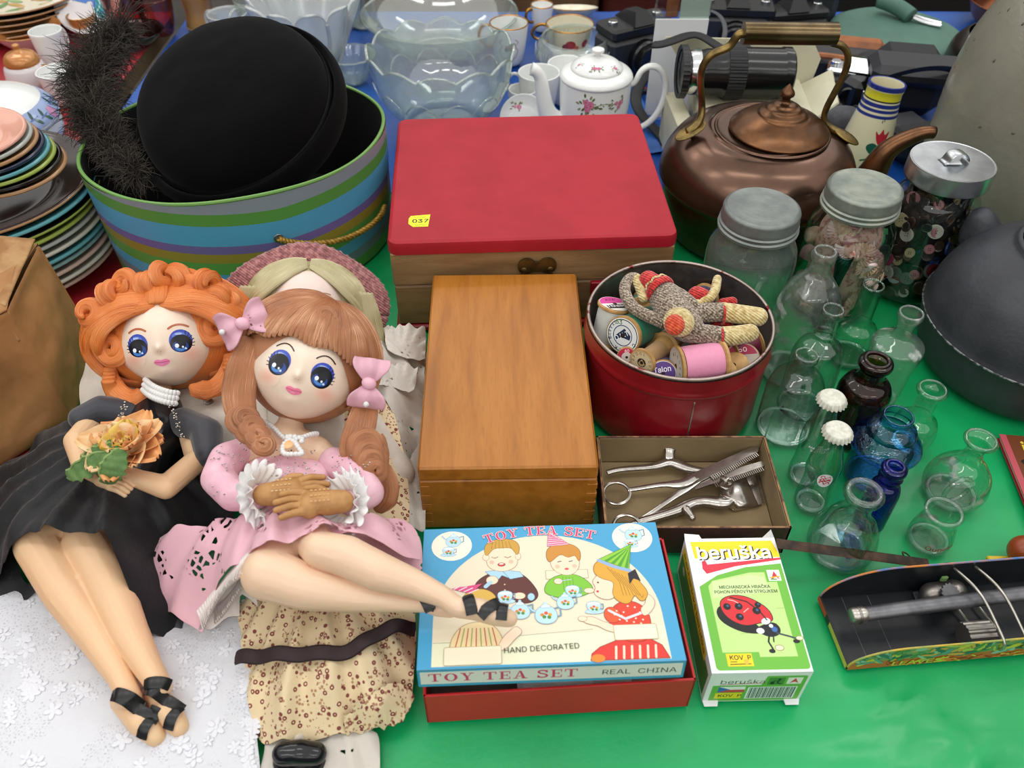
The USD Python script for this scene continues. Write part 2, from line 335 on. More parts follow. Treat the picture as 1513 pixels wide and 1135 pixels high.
# a lighter strip of the same blue plastic doubled over by the teapot
a_, b_ = at(905, 62), at(985, 225)
def strip(u, v):
    p = a_ + (b_ - a_) * u[..., None]; q = p + np.array([-.075, -.005, 0]) * v[..., None] * (.6 + .5 * u[..., None]); q[..., 2] = .0015 + .002 * np.sin(u * 11) * v * (1 - v) * 4 + .003 * np.exp(-(v / .12) ** 2)
    return q
solo('blue_plastic_strip', grid(strip, 30, 10, thick=-.0008), 'light_blue_plastic', 'lighter blue strip of folded plastic sheet lying beside the white teapot', 'plastic sheet', smooth=True)
# what stands on the floor far behind the tables
mat('old_cardboard', '#6e5034', .8, col2='#5c432c', nscale=9); mat('dark_red_wood', '#4a1410', .5); mat('black_void', '#0c0b0b', .7); mat('brown_tape', '#8a6a40', .4)
def carton(label, x, y, w, d, h, rz, m='old_cardboard'):
    t = thing('floor_carton', label, 'carton', (x, y, -.76), rz)
    part(t, 'body', bx(-w / 2, w / 2, -d / 2, d / 2, 0, h, .006), m)
    for s in (-1, 1): part(t, 'flap', bx(-w / 2, w / 2, min(s * .004, s * (d / 2)), max(s * .004, s * (d / 2)), h + .001, h + .006, .002), m)
    part(t, 'tape', bx(-w / 2 - .001, w / 2 + .001, -.025, .025, h + .006, h + .0075, .0005), 'brown_tape')
carton('brown carton on the floor behind the blue table, left of the gap', -.30, 3.55, .5, .5, .35, .1)
carton('brown carton on the floor behind the blue table, nearer the centre', .14, 3.6, .42, .4, .3, -.05)
carton('dark red wooden case on the floor behind the cameras', .55, 3.5, .4, .4, .4, .1, 'dark_red_wood')
carton('black box added as the dark background behind the far right corner', 1.6, 3.2, 1.2, .5, .5, .02, 'black_void')  # added black box, stands in for the darkness behind the tables
# ================================================================ boxes in the middle
def woodmat(name, c1, c2, c3, rough, stretch, scale=9, fine=70):
    n = {'tc': ('texture_coordinate', {}), 'mp': ('mapping', {'scale': stretch}), 'n1': ('noise_texture', {'scale': scale, 'detail': 5.0, 'distortion': .6}), 'n2': ('noise_texture', {'scale': fine, 'detail': 3.0}),
         'rp': ('rgb_ramp', {'ramp': [(.25, srgb(c2)), (.5, srgb(c1)), (.75, srgb(c3))]}), 'mr': ('map_range', {'from_min': .52, 'from_max': .75, 'to_max': .45, 'clamp': True}), 'mx': ('mix_color', {'b': srgb(c2)}),
         'bp': ('bump', {'strength': .12, 'distance': .0006}), 'p': ('principled_bsdf', {'roughness': rough})}
    L = [('tc.object', 'mp.vector'), ('mp.vector', 'n1.vector'), ('mp.vector', 'n2.vector'), ('n1.fac', 'rp.fac'), ('n2.fac', 'mr.value'), ('rp.color', 'mx.a'), ('mr.result', 'mx.fac'), ('mx.result', 'p.base_color'), ('n2.fac', 'bp.height'), ('bp.normal', 'p.normal')]
    _mats[name] = usdkit.material(stage, f'/World/Looks/{name}', n, L, 'p.BSDF')
mat('ink', (1, 1, 1), .42, ink=True); mat('ink_matte', (1, 1, 1), .6, ink=True); mat('ink_gloss', (1, 1, 1), .2, ink=True)
woodmat('drab_pine', '#8f6f49', '#765a39', '#9c7d56', .55, (1.2, 9, 9)); woodmat('oak', '#a8691f', '#925814', '#b3762a', .42, (9, 1.0, 9), 8, 60)
mat('red_paint', '#aa1e2e', .45, col2='#9f1a29', nscale=14, bump=.1, bscale=500, extra={'specular_ior_level': .3}); mat('red_rim', '#8e1622', .4); mat('brass_dull', '#6e5c34', .45, .85, col2='#4a3e26', nscale=60); mat('yellow_sticker', '#e8f02a', .5)

# --- the red topped wooden box
t = thing('red_topped_box', 'large wooden box with a red painted lid and a yellow price sticker', 'box', (.0155, .858, 0), math.radians(3))
W, D = .152, .136
part(t, 'body', bx(-W + .003, W - .003, -D + .003, D - .003, .008, .062, .002), 'drab_pine')
part(t, 'base_rim', bx(-W, W, -D, D, 0, .008, .002), 'red_rim')
part(t, 'lid', bx(-W + .002, W - .002, -D + .002, D - .002, .063, .1055, .002), 'drab_pine')
rr = sbox(-W, -D, W, D).buffer(-.012).buffer(.012, quad_segs=6)
top = lambda z0, ins: np.c_[np.array(rr.buffer(-ins).exterior.coords)[:-1], np.full(len(rr.buffer(-ins).exterior.coords) - 1, z0)] if True else 0
part(t, 'red_lid_top', hull(np.vstack([top(.105, .0), top(.115, .0), top(.1185, .0012), top(.120, .004)])), 'red_paint', smooth=40)
lt = part(t, 'latch', mv(prism(union_all([sbox(-.018, -.006, .018, .004), Point(-.011, 0).buffer(.0085), Point(.011, 0).buffer(.0085)]).buffer(.001), .003), (0.004, -D + .0005, .087), rx(math.pi / 2)), 'brass_dull')
part(lt, 'rivet', ellipsoid((-.010, -D - .003, .083), (.0035, .0015, .0035), 2), 'brass_dull'); part(lt, 'rivet', ellipsoid((.018, -D - .003, .083), (.0035, .0015, .0035), 2), 'brass_dull')
part(lt, 'hasp', mv(tube(cspl([(-.010, 0, 0), (-.008, -.004, -.012), (.004, -.006, -.016), (.016, -.004, -.012), (.018, 0, 0)], 24), .002, 8), (0, -D - .002, .080)), 'brass_dull')
hg = part(t, 'hinge_strap', bx(.063, .079, -D - .0015, -D + .004, .046, .062, .001), 'red_rim')
p = Print()
s = np.array([[-.011, -.006], [-.006, -.012], [.010, -.012], [.012, .011], [-.009, .009], [-.011, .004]])
p.poly(Polygon(s), '#dfe81e'); p.text('037', .0015, -.004, .0062, '#2a2a18', True, 1.1, 0, True); p.text('LOT NO', .0015, .0045, .0022, '#8a8a30', False, 1, 0, True)
for k in range(3): p.stroke([(-.004, -.007 - k * .0012), (.008, -.007 - k * .0012)], .0003, '#9a9a30')
q = at(619, 326, .120); c, s_ = math.cos(-math.radians(3)), math.sin(-math.radians(3)); qx, qy = q[0] - .0155, q[1] - .858
pprint(t, 'price_sticker', p, 'ink', lambda xy, z: np.c_[xy[:, 0] + c * qx - s_ * qy, xy[:, 1] + s_ * qx + c * qy, z * 4 + .1202], label='yellow paper sticker printed 037')

# --- the oak file box
t = thing('oak_file_box', 'golden oak wooden file box standing in front of the red topped box', 'box', (-.0055, .580, 0), math.radians(1.0))
W, D = .0755, .1325
part(t, 'body', bx(-W, W, -D, D, 0, .066, .0012), 'oak')
part(t, 'lid', bx(-W, W, -D, D, .0666, .083, .0018), 'oak')
for k in range(5):
    for sx in (-1, 1): part(t, 'finger_joint', bx(sx * W - (.0085 if sx > 0 else -.0006), sx * W + (.0006 if sx > 0 else .0085), -D - .0005, -D + .004, .004 + .0124 * k, .0102 + .0124 * k, .0003), 'oak')

# --- the cardboard box of barber's tools
mat('maroon_paper', '#3c1a18', .55, col2='#58302a', nscale=40, mix=(.55, .75), bump=.2, bscale=300); mat('tan_card', '#8d7a58', .75, col2='#7d6a4a', nscale=12); mat('worn_edge', '#a07a52', .7, col2='#5a3a28', nscale=90)
X0, X1, Y0, Y1, HC = .0785, .2365, .4195, .524, .037
t = thing('clipper_carton', 'open shallow dark maroon cardboard box holding the barber tools', 'box')
part(t, 'floor_panel', bx(X0 + .003, X1 - .003, Y0 + .003, Y1 - .003, .0005, .003, .0004), 'tan_card')
for nm, b in (('side_panel', (X0, X0 + .0022, Y0, Y1)), ('side_panel', (X1 - .0022, X1, Y0, Y1)), ('end_panel', (X0, X1, Y0, Y0 + .0022)), ('end_panel', (X0, X1, Y1 - .0022, Y1))):
    w_ = part(t, nm, bx(*b, 0, HC, .0004), 'maroon_paper')
    i = .0011; lin = [b[0] + i * (b[0] == X0) * 2, b[1] - i * (b[1] == X1) * 2 * (b[1] - b[0] < .01), b[2], b[3]]
    if b[1] - b[0] < .01: lb = (b[1], b[1] + .0006, Y0 + .003, Y1 - .003) if b[0] == X0 else (b[0] - .0006, b[0], Y0 + .003, Y1 - .003)
    else: lb = (X0 + .003, X1 - .003, b[3], b[3] + .0006) if b[2] == Y0 else (X0 + .003, X1 - .003, b[2] - .0006, b[2])
    part(w_, 'lining', bx(*lb, .003, HC - .0006, .0001), 'tan_card')
    part(w_, 'worn_rim', bx(b[0] + .0002, b[1] - .0002, b[2] + .0002, b[3] - .0002, HC, HC + .0004, .0001), 'worn_edge')
mat('nickel', '#b9b4ad', .2, .95, col2='#a39d96', nscale=60, bump=.02, bscale=500)
mat('nickel_dark', '#8f8a84', .35, .9)
Z = .003
def px(x, y, z=Z): return at(x, y, z)
# hand clippers: two sprung handles, a body with a comb plate
t = thing('hand_clippers', 'nickel plated barber hand clippers with two sprung handles, lying in the cardboard box', 'clippers')
def path(pts): return np.array([px(*q) for q in pts])
part(t, 'upper_handle', tube(cspl(path([(897, 699, .012), (935, 692, .013), (975, 687, .014), (990, 683, .015), (1010, 690, .014), (1040, 697, .013), (1075, 702, .012)]), 50), np.interp(np.linspace(0, 1, 50), [0, .3, .5, .6, .8, 1], [.0028, .0032, .005, .0055, .004, .0035]), 12, flat=.7), 'nickel', label='upper handle with an upright thumb rest')
part(t, 'thumb_rest', tube(cspl(path([(990, 686, .014), (989, 672, .018), (990, 661, .022)]), 16), [.0065, .0062, .0058, .0055, .0052, .005, .005, .005, .005, .005, .0052, .0054, .0056, .0058, .0055, .004], 14, flat=.55), 'nickel')
part(t, 'lower_handle', tube(cspl(path([(932, 776, .008), (970, 764, .009), (1010, 750, .010), (1022, 744, .011), (1045, 741, .012), (1066, 744, .013), (1080, 740, .013)]), 50), np.interp(np.linspace(0, 1, 50), [0, .1, .5, .62, .85, 1], [.0025, .0042, .006, .0052, .0062, .0045]), 12, flat=.75), 'nickel')
part(t, 'finger_spur', tube(cspl(path([(1012, 752, .012), (1020, 762, .013), (1025, 768, .014)]), 10), [.0045, .0045, .0042, .004, .0038, .0036, .0034, .0032, .003, .002], 10), 'nickel')
part(t, 'clipper_body', hull(np.vstack([path([(1062, 728, .018), (1078, 704, .018), (1100, 705, .014), (1118, 744, .012), (1096, 742, .016), (1072, 738, .016)]), path([(1060, 742, .005), (1076, 706, .005), (1102, 704, .005), (1122, 748, .005), (1086, 756, .005)])])), 'nickel', smooth=60)
cb = part(t, 'comb_plate', hull(np.vstack([path([(1082, 754, .0045), (1126, 745, .0045), (1116, 700, .0045), (1098, 702, .0045)]), path([(1082, 754, .0065), (1126, 745, .0065), (1116, 700, .0065), (1098, 702, .0065)])])), 'nickel')
A, B = px(1116, 699, .0055), px(1128, 745, .0055)
for k in range(22):
    o = A + (B - A) * (k + .5) / 22; d = np.array([.0055, .0012, 0]); part(t, 'comb_tooth', tube([o, o + d], [.00055, .0003], 5), 'nickel')
ws = part(t, 'wing_screw', lathe([(0, .016), (.0055, .016), (.0058, .019), (.004, .021), (.0032, .026), (0, .0265)], 20, lambda v: v + [*px(1071, 716, .018)[:2], 0]), 'nickel')
part(ws, 'wing', ellipsoid(px(1067, 706, .027), (.0022, .0016, .0052), 2), 'nickel'); part(ws, 'wing', ellipsoid(px(1078, 712, .026), (.0026, .0018, .0048), 2), 'nickel')
# thinning scissors
t = thing('thinning_scissors', 'steel thinning scissors with two toothed blades, lying across the clippers', 'scissors')
def blade(nm, pts, z, w0, w1, teeth):
    a, b = px(*pts[0], z), px(*pts[1], z + .006); d = (b - a) / np.linalg.norm(b - a); n_ = np.cross([0, 0, 1], d); n_ /= np.linalg.norm(n_)
    P = []
    for s, zz in ((0, -.0008), (0, .0008)):
        P += [a + n_ * w0 / 2 + [0, 0, zz], a - n_ * w0 / 2 + [0, 0, zz], b + n_ * w1 / 2 + [0, 0, zz], b - n_ * w1 / 2 + [0, 0, zz], b + d * .004 + [0, 0, zz]]
    bl = part(t, nm, hull(np.array(P)), 'nickel'); L = np.linalg.norm(b - a)
    for k in range(teeth):
        o = a + d * (L * (.28 + .72 * k / teeth)) - n_ * (w0 + (w1 - w0) * k / teeth) / 2
        part(t, 'tooth', tube([o + n_ * .001, o - n_ * .0042], [.0007, .0005], 4), 'nickel')
blade('blade', ((1018, 711), (1116, 664)), .019, .011, .0075, 26)
blade('blade', ((1024, 718), (1126, 686)), .0165, .010, .006, 26)
part(t, 'pivot_screw', lathe([(0, 0), (.0022, 0), (.002, .0012), (0, .0014)], 14, lambda v: v + px(1021, 709, .021)), 'nickel_dark')
part(t, 'shank', tube(cspl(path([(1024, 706, .020), (1000, 716, .019), (985, 716, .018), (960, 719, .016), (928, 724, .013)]), 30), np.interp(np.linspace(0, 1, 30), [0, .3, .45, 1], [.0058, .005, .0032, .0024]), 10, flat=.5), 'nickel')
part(t, 'shank', tube(cspl(path([(1030, 708, .018), (1005, 728, .016), (985, 742, .014), (962, 758, .011), (945, 768, .009)]), 30), np.interp(np.linspace(0, 1, 30), [0, .25, .4, 1], [.0056, .0045, .003, .0022]), 10, flat=.5), 'nickel')
def ring(c, r, R, tilt=0): 
    a = np.linspace(0, 2 * np.pi, 41)[:-1]; P = np.stack([np.cos(a) * r * 1.15, np.sin(a) * r, 0 * a], 1) @ rx(tilt).T + c
    v, f = tube(np.vstack([P, P[:1], P[1:2]]), R, 8, False); return v, f
part(t, 'finger_ring', ring(px(911, 729, .012), .0105, .0016, .3), 'nickel'); part(t, 'finger_ring', ring(px(926, 778, .010), .0105, .0016, .3), 'nickel')

# --- slab serif capitals for the tea set's title
def slab(ch, h=1.0):
    b = lambda x0, y0, x1, y1: sbox(x0, y0, x1, y1)
    bar, s = .17, .09
    if ch == 'T': g = [b(.0, 1 - s, .78, 1), b(.0, .70, .07, 1), b(.71, .70, .78, 1), b(.305, 0, .475, 1), b(.19, 0, .59, s)]
    elif ch == 'O': g = [affinity.scale(Point(.40, .5).buffer(.5, quad_segs=12), .8, 1).difference(affinity.scale(Point(.40, .5).buffer(.5, quad_segs=12), .42, .84))]
    elif ch == 'Y': g = [Polygon([(.08, 1), (.27, 1), (.48, .45), (.48, 0), (.31, 0), (.31, .42)]), Polygon([(.66, 1), (.72, 1), (.45, .42), (.38, .44)]), b(.0, 1 - s, .34, 1), b(.52, 1 - s, .82, 1), b(.19, 0, .60, s)]
    elif ch == 'E': g = [b(.08, 0, .25, 1), b(.0, 0, .66, s), b(.0, 1 - s, .66, 1), b(.25, .46, .48, .54), b(.45, .36, .51, .64), b(.60, 0, .66, .32), b(.60, .68, .66, 1)]
    elif ch == 'A': g = [Polygon([(.36, 1), (.50, 1), (.76, 0), (.56, 0)]), Polygon([(.36, 1), (.42, 1), (.18, 0), (.10, 0)]), b(.22, .28, .62, .36), b(.0, 0, .30, s), b(.50, 0, .86, s)]
    elif ch == 'S':
        t_ = np.linspace(0, 1, 40); P = cspl(np.array([(.60, .76), (.50, .91), (.32, .945), (.14, .87), (.13, .68), (.34, .53), (.56, .40), (.60, .20), (.46, .07), (.27, .055), (.09, .22)]), 60)
        g = [LineString(P).buffer(.072), b(.56, .66, .635, 1), b(.04, 0, .115, .34)]
    else: return None, .4
    u = union_all(g); return affinity.scale(u, h, h, origin=(0, 0)), u.bounds[2] * h
def slabtext(pr, txt, x, y, h, col, wide=1.0, gap=.14, arc=None, line=None, lw=0):
    cx = x
    for ch in txt:
        g, w = slab(ch, h)
        if g is None: cx += w * h * wide; continue
        g = affinity.scale(g, wide, 1, origin=(0, 0))
        if arc:
            mx_, slope, base = arc(cx + w * wide / 2); g = affinity.translate(affinity.rotate(g, math.degrees(slope), origin=(w * wide / 2, 0)), cx, base)
        else: g = affinity.translate(g, cx, y)
        pr.poly(g, col, line, lw); cx += w * wide + gap * h
    return cx
# ================================================================ the toy tea set box
mat('red_card', '#c62226', .45, col2='#ba1e22', nscale=10); mat('grey_card', '#8d8478', .8); mat('lid_card', '#cfc8b8', .7)
ang = math.radians(3.7)
t = TS = thing('tea_set_box', 'toy tea set box with a blue picture lid tipped up on its red cardboard bottom', 'box')
fb = lambda m: mv(m, (.031, .3375, 0), rz_(ang))
W, D, HB = .0985, .062, .043
part(t, 'floor_panel', fb(bx(-W + .002, W - .002, -D + .002, D - .002, .0004, .0022, .0003)), 'grey_card')
for b in ((-W, W, -D, -D + .002), (-W, W, D - .002, D)): part(t, 'long_panel', fb(bx(*b, 0, HB, .0004)), 'red_card')
for b in ((-W, -W + .002, -D, D), (W - .002, W, -D, D)): part(t, 'short_panel', fb(bx(*b, 0, HB, .0004)), 'red_card')
# china pieces and tissue inside
mat('tissue', '#e6e6ea', .8); mat('toy_china', '#e9edf2', .15); mat('toy_china_blue', '#2c4aa8', .15); mat('pink_china', '#d9b6ae', .2)
def tissue(u, v):
    x, y = (u - .5) * .085, (v - .5) * .055; P = np.stack([x, y, 0 * x], -1); z = .022 + .028 * np.exp(-(x / .035) ** 2 - (y / .024) ** 2) + .016 * fbm(P, 60, 3, 4) + .006 * np.abs(fbm(P, 150, 2, 9))
    return np.stack([x, y, np.minimum(z, .049)], -1)
solo('tissue_paper', mv(grid(tissue, 50, 40, thick=.0006), (.045, .3095, 0), rz_(ang)), 'tissue', 'crumpled white tissue paper inside the red tea set box', 'tissue paper', smooth=True)
cupp = spl([(.0, .0), (.009, .0), (.0095, .002), (.012, .008), (.0165, .018), (.018, .022)], 24)
def toycup(name, lab, m, x, y, z, k, tilt=0):
    t = thing(name, lab, 'toy china', (x, y, z), .4, R=rz_(.5) @ ry(tilt))
    part(t, 'bowl', mv(lathe(shell(cupp, .0012)), s=k), m, smooth=True)
    part(t, 'handle', mv(tube(cspl([(.012, 0, .006), (.022, 0, .007), (.024, 0, .015), (.016, 0, .019)], 20), .0017, 8), s=k), m, smooth=True)
q = at(690, 1020, .028); toycup('toy_cup', 'blue toy china cup peeping out under the lid at the left', 'toy_china_blue', q[0], q[1] + .026, .018, 1.0)
q = at(752, 1018, .028); toycup('toy_cup', 'pale pink toy china cup in the middle under the lid', 'pink_china', q[0], q[1] + .026, .016, 1.1)
q = at(655, 1020, .028); toycup('toy_cup', 'white toy china cup in the corner under the lid', 'toy_china', q[0] + .004, q[1] + .026, .016, 1.05)

# the lid, tipped up on its contents
fl, fr, bl, br = at(614, 995, .0745), at(1018, 972, .0745), at(628, 780, .063), at(965, 775, .063)
o = (fl + fr + bl + br) / 4; ex = (fr - fl) + (br - bl); ey = (bl - fl) + (br - fr); wL, dL = np.linalg.norm(ex) / 4, np.linalg.norm(ey) / 4
ex /= np.linalg.norm(ex); ez = np.cross(ex, ey); ez /= np.linalg.norm(ez); ey = np.cross(ez, ex); LIDZ = ez
RL = np.stack([ex, ey, ez], 1); TL = lambda v: o + np.asarray(v) @ RL.T
W, D, HL = wL, dL, .0205; t = TS
LID = part(t, 'lid', mv(cat(bx(-W, W, -D, D, -.002, 0, .0008), *[bx(*b, -HL, -.001, .0005) for b in ((-W, W, -D, -D + .002), (-W, W, D - .002, D), (-W, -W + .002, -D, D), (W - .002, W, -D, D))]), o, RL), 'lid_card', label='blue and cream lid pictured with children at tea')
# picture: drawn in a 1513-wide crop of the photo's own lid proportions, units 0..300 x 0..200
U = 2 * W / 300; VV = 2 * D / 200
BLUE, CREAM = '#449fcc', '#e4dac0'
p = Print()
p.poly(sbox(0, 0, 300, 200), BLUE)
arch = Polygon([(16, 3)] + [(x, y) for x, y in np.c_[150 - 134 * np.cos(np.linspace(0, np.pi, 60)), 62 + 122 * np.sin(np.linspace(0, np.pi, 60))]] + [(284, 3)])
p.poly(arch, CREAM)
p.poly(Polygon([(16, 3), (16, 34), (120, 40), (180, 40), (284, 46), (284, 3)]), '#e3e5c6')
p.stroke([(17, 33), (45, 33)], .6, '#8a8a80'); p.stroke([(100, 38), (200, 44)], .6, '#8a8a80'); p.stroke([(240, 100), (268, 101)], .5, '#9a948a')
for cx_, cy_ in ((36, 172), (266, 176)): p.disc(cx_, cy_, 25.5, '#f3ecd9', 25.5 * U / VV * .93)
def teapot(x, y, k, cup=False):
    f = lambda a: [(x + u * k, y + v * k) for u, v in a]
    lb, ln = '#b8dcee', '#6f97b0'
    if not cup:
        p.stroke(f([(-9, 2), (-14, 5), (-17, 9)]), 2.4 * k, ln); p.stroke(f([(-9, 2), (-14, 5), (-17, 9)]), 1.5 * k, lb)
        p.stroke(f([(8, 6), (15, 8), (15, -2), (8, -5)]), 1.6 * k, ln)
        p.blob(f([(-9, -8), (9, -8), (11, 0), (6, 8), (-6, 8), (-11, 0)]), lb, ln, .5 * k); p.blob(f([(-5, 8), (0, 12), (5, 8), (0, 7.5)]), '#d4eaf5', ln, .4 * k); p.disc(x, y + 13 * k, 1.8 * k, lb)
    else:
        p.disc(x, y - 7 * k, 13 * k, lb, 3.5 * k, line=ln, lw=.4 * k)
        p.stroke(f([(8, 4), (13, 5), (13, -2), (7, -4)]), 1.4 * k, ln); p.blob(f([(-9, 6), (9, 6), (8, -3), (4, -7), (-4, -7), (-8, -3)]), lb, ln, .5 * k); p.disc(x, y + 6 * k, 9 * k, '#e4f2f8', 2.4 * k)
    for dx, dy, c in ((-4, -1, '#d8861e'), (0, 1, '#d8541e'), (4, -1, '#e0a020'), (-2, -3.5, '#4a8a3a'), (3, -4, '#4a8a3a')): p.disc(x + dx * k, y + dy * k, 2 * k, c)
teapot(38, 180, .85); teapot(32, 163, .75, True); teapot(268, 181, .95); teapot(262, 167, .7, True)
SK, SKL = '#f6d9bd', '#8a5a40'
# boy in the maroon jacket, behind the table
p.blob([(64, 92), (66, 112), (78, 124), (100, 130), (122, 124), (134, 110), (139, 90), (132, 84), (100, 88)], '#5a2620', '#1e0e0c', .7)
p.poly(Polygon([(78, 130), (98, 132), (110, 118), (98, 124), (92, 116)]), '#a8d0e6', '#4a7a98', .5); p.poly(Polygon([(98, 132), (120, 128), (124, 121), (108, 118)]), '#a8d0e6', '#4a7a98', .5)
p.blob([(80, 150), (82, 138), (92, 131), (106, 131), (116, 138), (118, 152), (112, 170), (88, 170)], SK, SKL, .5); p.disc(79, 152, 4, SK, 5, line=SKL, lw=.4); p.disc(119, 152, 3.4, SK, 5, line=SKL, lw=.4)
p.blob([(80, 155), (78, 168), (86, 177), (102, 180), (116, 176), (121, 164), (118, 155), (112, 164), (100, 166), (88, 164)], '#c79a3a', '#7a5a1c', .6)
for a in range(6): p.stroke([(88 + a * 4, 176), (86 + a * 5, 165)], .6, '#8f6a22')
p.stroke([(86, 152), (90, 150), (94, 152)], .8, '#3a2a20'); p.stroke([(102, 152), (106, 150), (110, 152)], .8, '#3a2a20'); p.disc(98, 140, 4.5, '#c03a40', 2.6, line='#6a1a20', lw=.4); p.disc(98, 141, 3, '#fff4ea', 1); p.disc(86, 144, 3, '#f2b8a0'); p.disc(110, 144, 3, '#f2b8a0')
p.disc(86, 117, 7, SK, 6, line=SKL, lw=.5); p.stroke([(78, 108), (84, 114)], 5, '#a8d0e6'); p.disc(118, 93, 7, SK, 4.5, line=SKL, lw=.5); p.disc(132, 91, 4, '#a8d0e6', 5, line='#4a7a98', lw=.4)
for k in range(3): p.disc(101, 110 - 8 * k, 1, '#d8c090')
teapot(101, 92, .9, True)
# child in green
p.poly(sbox(152, 116, 203, 128), '#eadfc2', '#9a8a68', .5)
p.blob([(150, 96), (154, 112), (166, 120), (186, 121), (200, 112), (206, 98), (198, 92), (156, 92)], '#7cc034', '#34661a', .7)
for k in range(4): p.stroke([(172 + 4 * k, 118), (172 + 4 * k, 98)], .5, '#4e8a20')
p.blob([(159, 142), (162, 130), (172, 122), (184, 122), (192, 130), (194, 144), (188, 156), (166, 156)], SK, SKL, .5)
p.blob([(158, 142), (155, 156), (162, 166), (178, 170), (192, 164), (197, 152), (194, 142), (190, 150), (182, 148), (174, 152), (166, 148)], '#c88a34', '#7a4a18', .6)
p.poly(Polygon([(157, 166), (184, 168), (160, 191)]), '#f0b8c8', '#b04a6a', .6)
for k in range(6): p.stroke([(158.5 + k * .2, 168 + k * 3.7), (182 - k * 3.7, 170.5 + k * 2.5)], 1.3, '#d0487a')
p.stroke([(168, 141), (172, 142)], 1.2, '#3a4a60'); p.stroke([(182, 141), (186, 142)], 1.2, '#3a4a60'); p.disc(178, 130, 2.6, '#d04a50', 1.6); p.disc(167, 134, 3, '#f4bca4'); p.disc(188, 134, 3, '#f4bca4')
p.disc(166, 112, 5, SK, 4, line=SKL, lw=.5); p.stroke([(166, 112), (182, 114)], 1.2, '#b8c8d0'); p.disc(202, 97, 6, SK, 3.5, line=SKL, lw=.5); teapot(182, 97, .85, True)
# girl in the red dotted frock, right
p.poly(Polygon([(194, 4), (196, 12), (206, 20), (226, 28), (262, 30), (276, 20), (282, 4)]), '#d8342a', '#7a1a18', .7)
for k in range(6): p.stroke([(222 + 9 * k, 5), (224 + 9 * k, 20)], 2.5, '#f0d8c0')
p.blob([(222, 46), (224, 66), (236, 78), (254, 78), (266, 66), (268, 48), (262, 30), (236, 28)], '#dc4028', '#7a1a18', .7)
p.blob([(216, 62), (222, 72), (234, 66), (232, 54), (222, 52)], '#e2582c', '#7a1a18', .6); p.stroke([(222, 68), (240, 56), (262, 64), (268, 62)], 3, '#cfe2ee')
for k in range(26): p.disc(226 + (k * 17) % 38, 32 + (k * 11) % 42, 1.1, '#f6e4d0')
p.blob([(190, 56), (196, 60), (212, 54), (224, 48), (230, 40), (220, 40), (206, 48), (194, 52)], SK, SKL, .5); p.disc(190, 58, 5, SK, 3.4, line=SKL, lw=.4); p.blob([(262, 60), (272, 66), (276, 84), (272, 88), (266, 76), (260, 68)], SK, SKL, .5)
p.blob([(214, 118), (208, 108), (210, 100), (208, 94), (214, 86), (226, 84), (236, 92), (238, 112), (228, 126)], SK, SKL, .5)
p.blob([(212, 122), (214, 136), (226, 142), (244, 134), (256, 122), (266, 104), (270, 86), (262, 80), (256, 88), (248, 78), (236, 80), (230, 92), (232, 108), (224, 112)], '#d8a238', '#8a5a18', .7)
for k in range(7): p.stroke([(228 + k * 4, 130 - k * 3), (240 + k * 4, 108 - k * 4), (242 + k * 4, 88)], .7, '#9a6a1c')
p.poly(Polygon([(220, 143), (254, 126), (262, 164)]), '#8cc83a', '#3a7a1e', .6)
for k in range(4): p.poly(Polygon([(225 + 8 * k, 140 - 4 * k), (229 + 8 * k, 138 - 4 * k), (261.5, 162)]), '#4e9c2c')
p.stroke([(219, 141), (236, 131), (255, 124)], 4.5, '#8fb0dc'); p.poly(Polygon([(252, 120), (262, 126), (266, 108), (258, 112), (252, 104)]), '#1a1a22')
p.disc(214, 108, 1.2, '#3a2a20'); p.disc(212, 95, 1.6, '#c84048'); p.poly(sbox(226, 30, 272, 46).buffer(1.5), '#f0e6cc', '#a89468', .6); p.disc(202, 6, 8, '#e8842a', 5); teapot(205, 73, .85, True)
# boy in the striped shirt, seen from behind at the lower left
p.blob([(38, 20), (40, 40), (52, 54), (70, 58), (86, 52), (94, 40), (96, 24)], '#e8d4a2', '#8a6a38', .6)
for k in range(9): p.stroke([(42 + 6 * k, 24), (48 + 4.6 * k, 50)], 1.2, ('#b8402c', '#8a9a3c')[k % 2])
p.disc(70, 88, 20, '#d8b04a', 16, line='#8a6420', lw=.6); p.poly(Polygon([(36, 106), (60, 98), (74, 112)]), '#d4487e')
for k in range(4): p.stroke([(40 + 6 * k, 105 - 2 * k), (48 + 7 * k, 110 - 2 * k)], 1.4, '#f6d4e0')
p.blob([(92, 20), (98, 22), (112, 36), (118, 44), (112, 50), (106, 46), (98, 38)], SK, SKL, .5); p.poly(sbox(32, 6, 92, 24).buffer(2), '#efe6cc', '#a89a70', .6)
for x_, y_, k_, c_ in ((118, 72, 1.0, 0), (148, 66, 1.15, 0), (172, 82, .9, 0)): teapot(x_, y_, k_, bool(c_))
p.text('HAND DECORATED', 140, 18, 6.8, '#1c1c1c', False, 1.0, .035, True)
def arc(x): d = (x - 150) / 75; return 0, -.36 * d, 184.5 - 13.5 * d * d
slabtext(p, 'TOY TEA SET', 79, 184, 14.0, '#d23a6c', 1.18, .11, arc, '#f4ecdc', .5)
pprint(LID, 'printed_picture', p, 'ink', lambda xy, z: TL(np.c_[xy[:, 0] * U - W, xy[:, 1] * VV - D, z + .0002]), label='printed picture of children having tea')
p = Print(); p.poly(sbox(0, 0, 300, 34), BLUE); p.poly(sbox(3, 5, 297, 30), '#e9e6e0')
slabtext(p, 'TOY TEA SET', 12, 10, 16, '#d23a6c', 1.16, .20); p.text('REAL  CHINA', 206, 12, 9.6, '#20242c', False, 1.02)
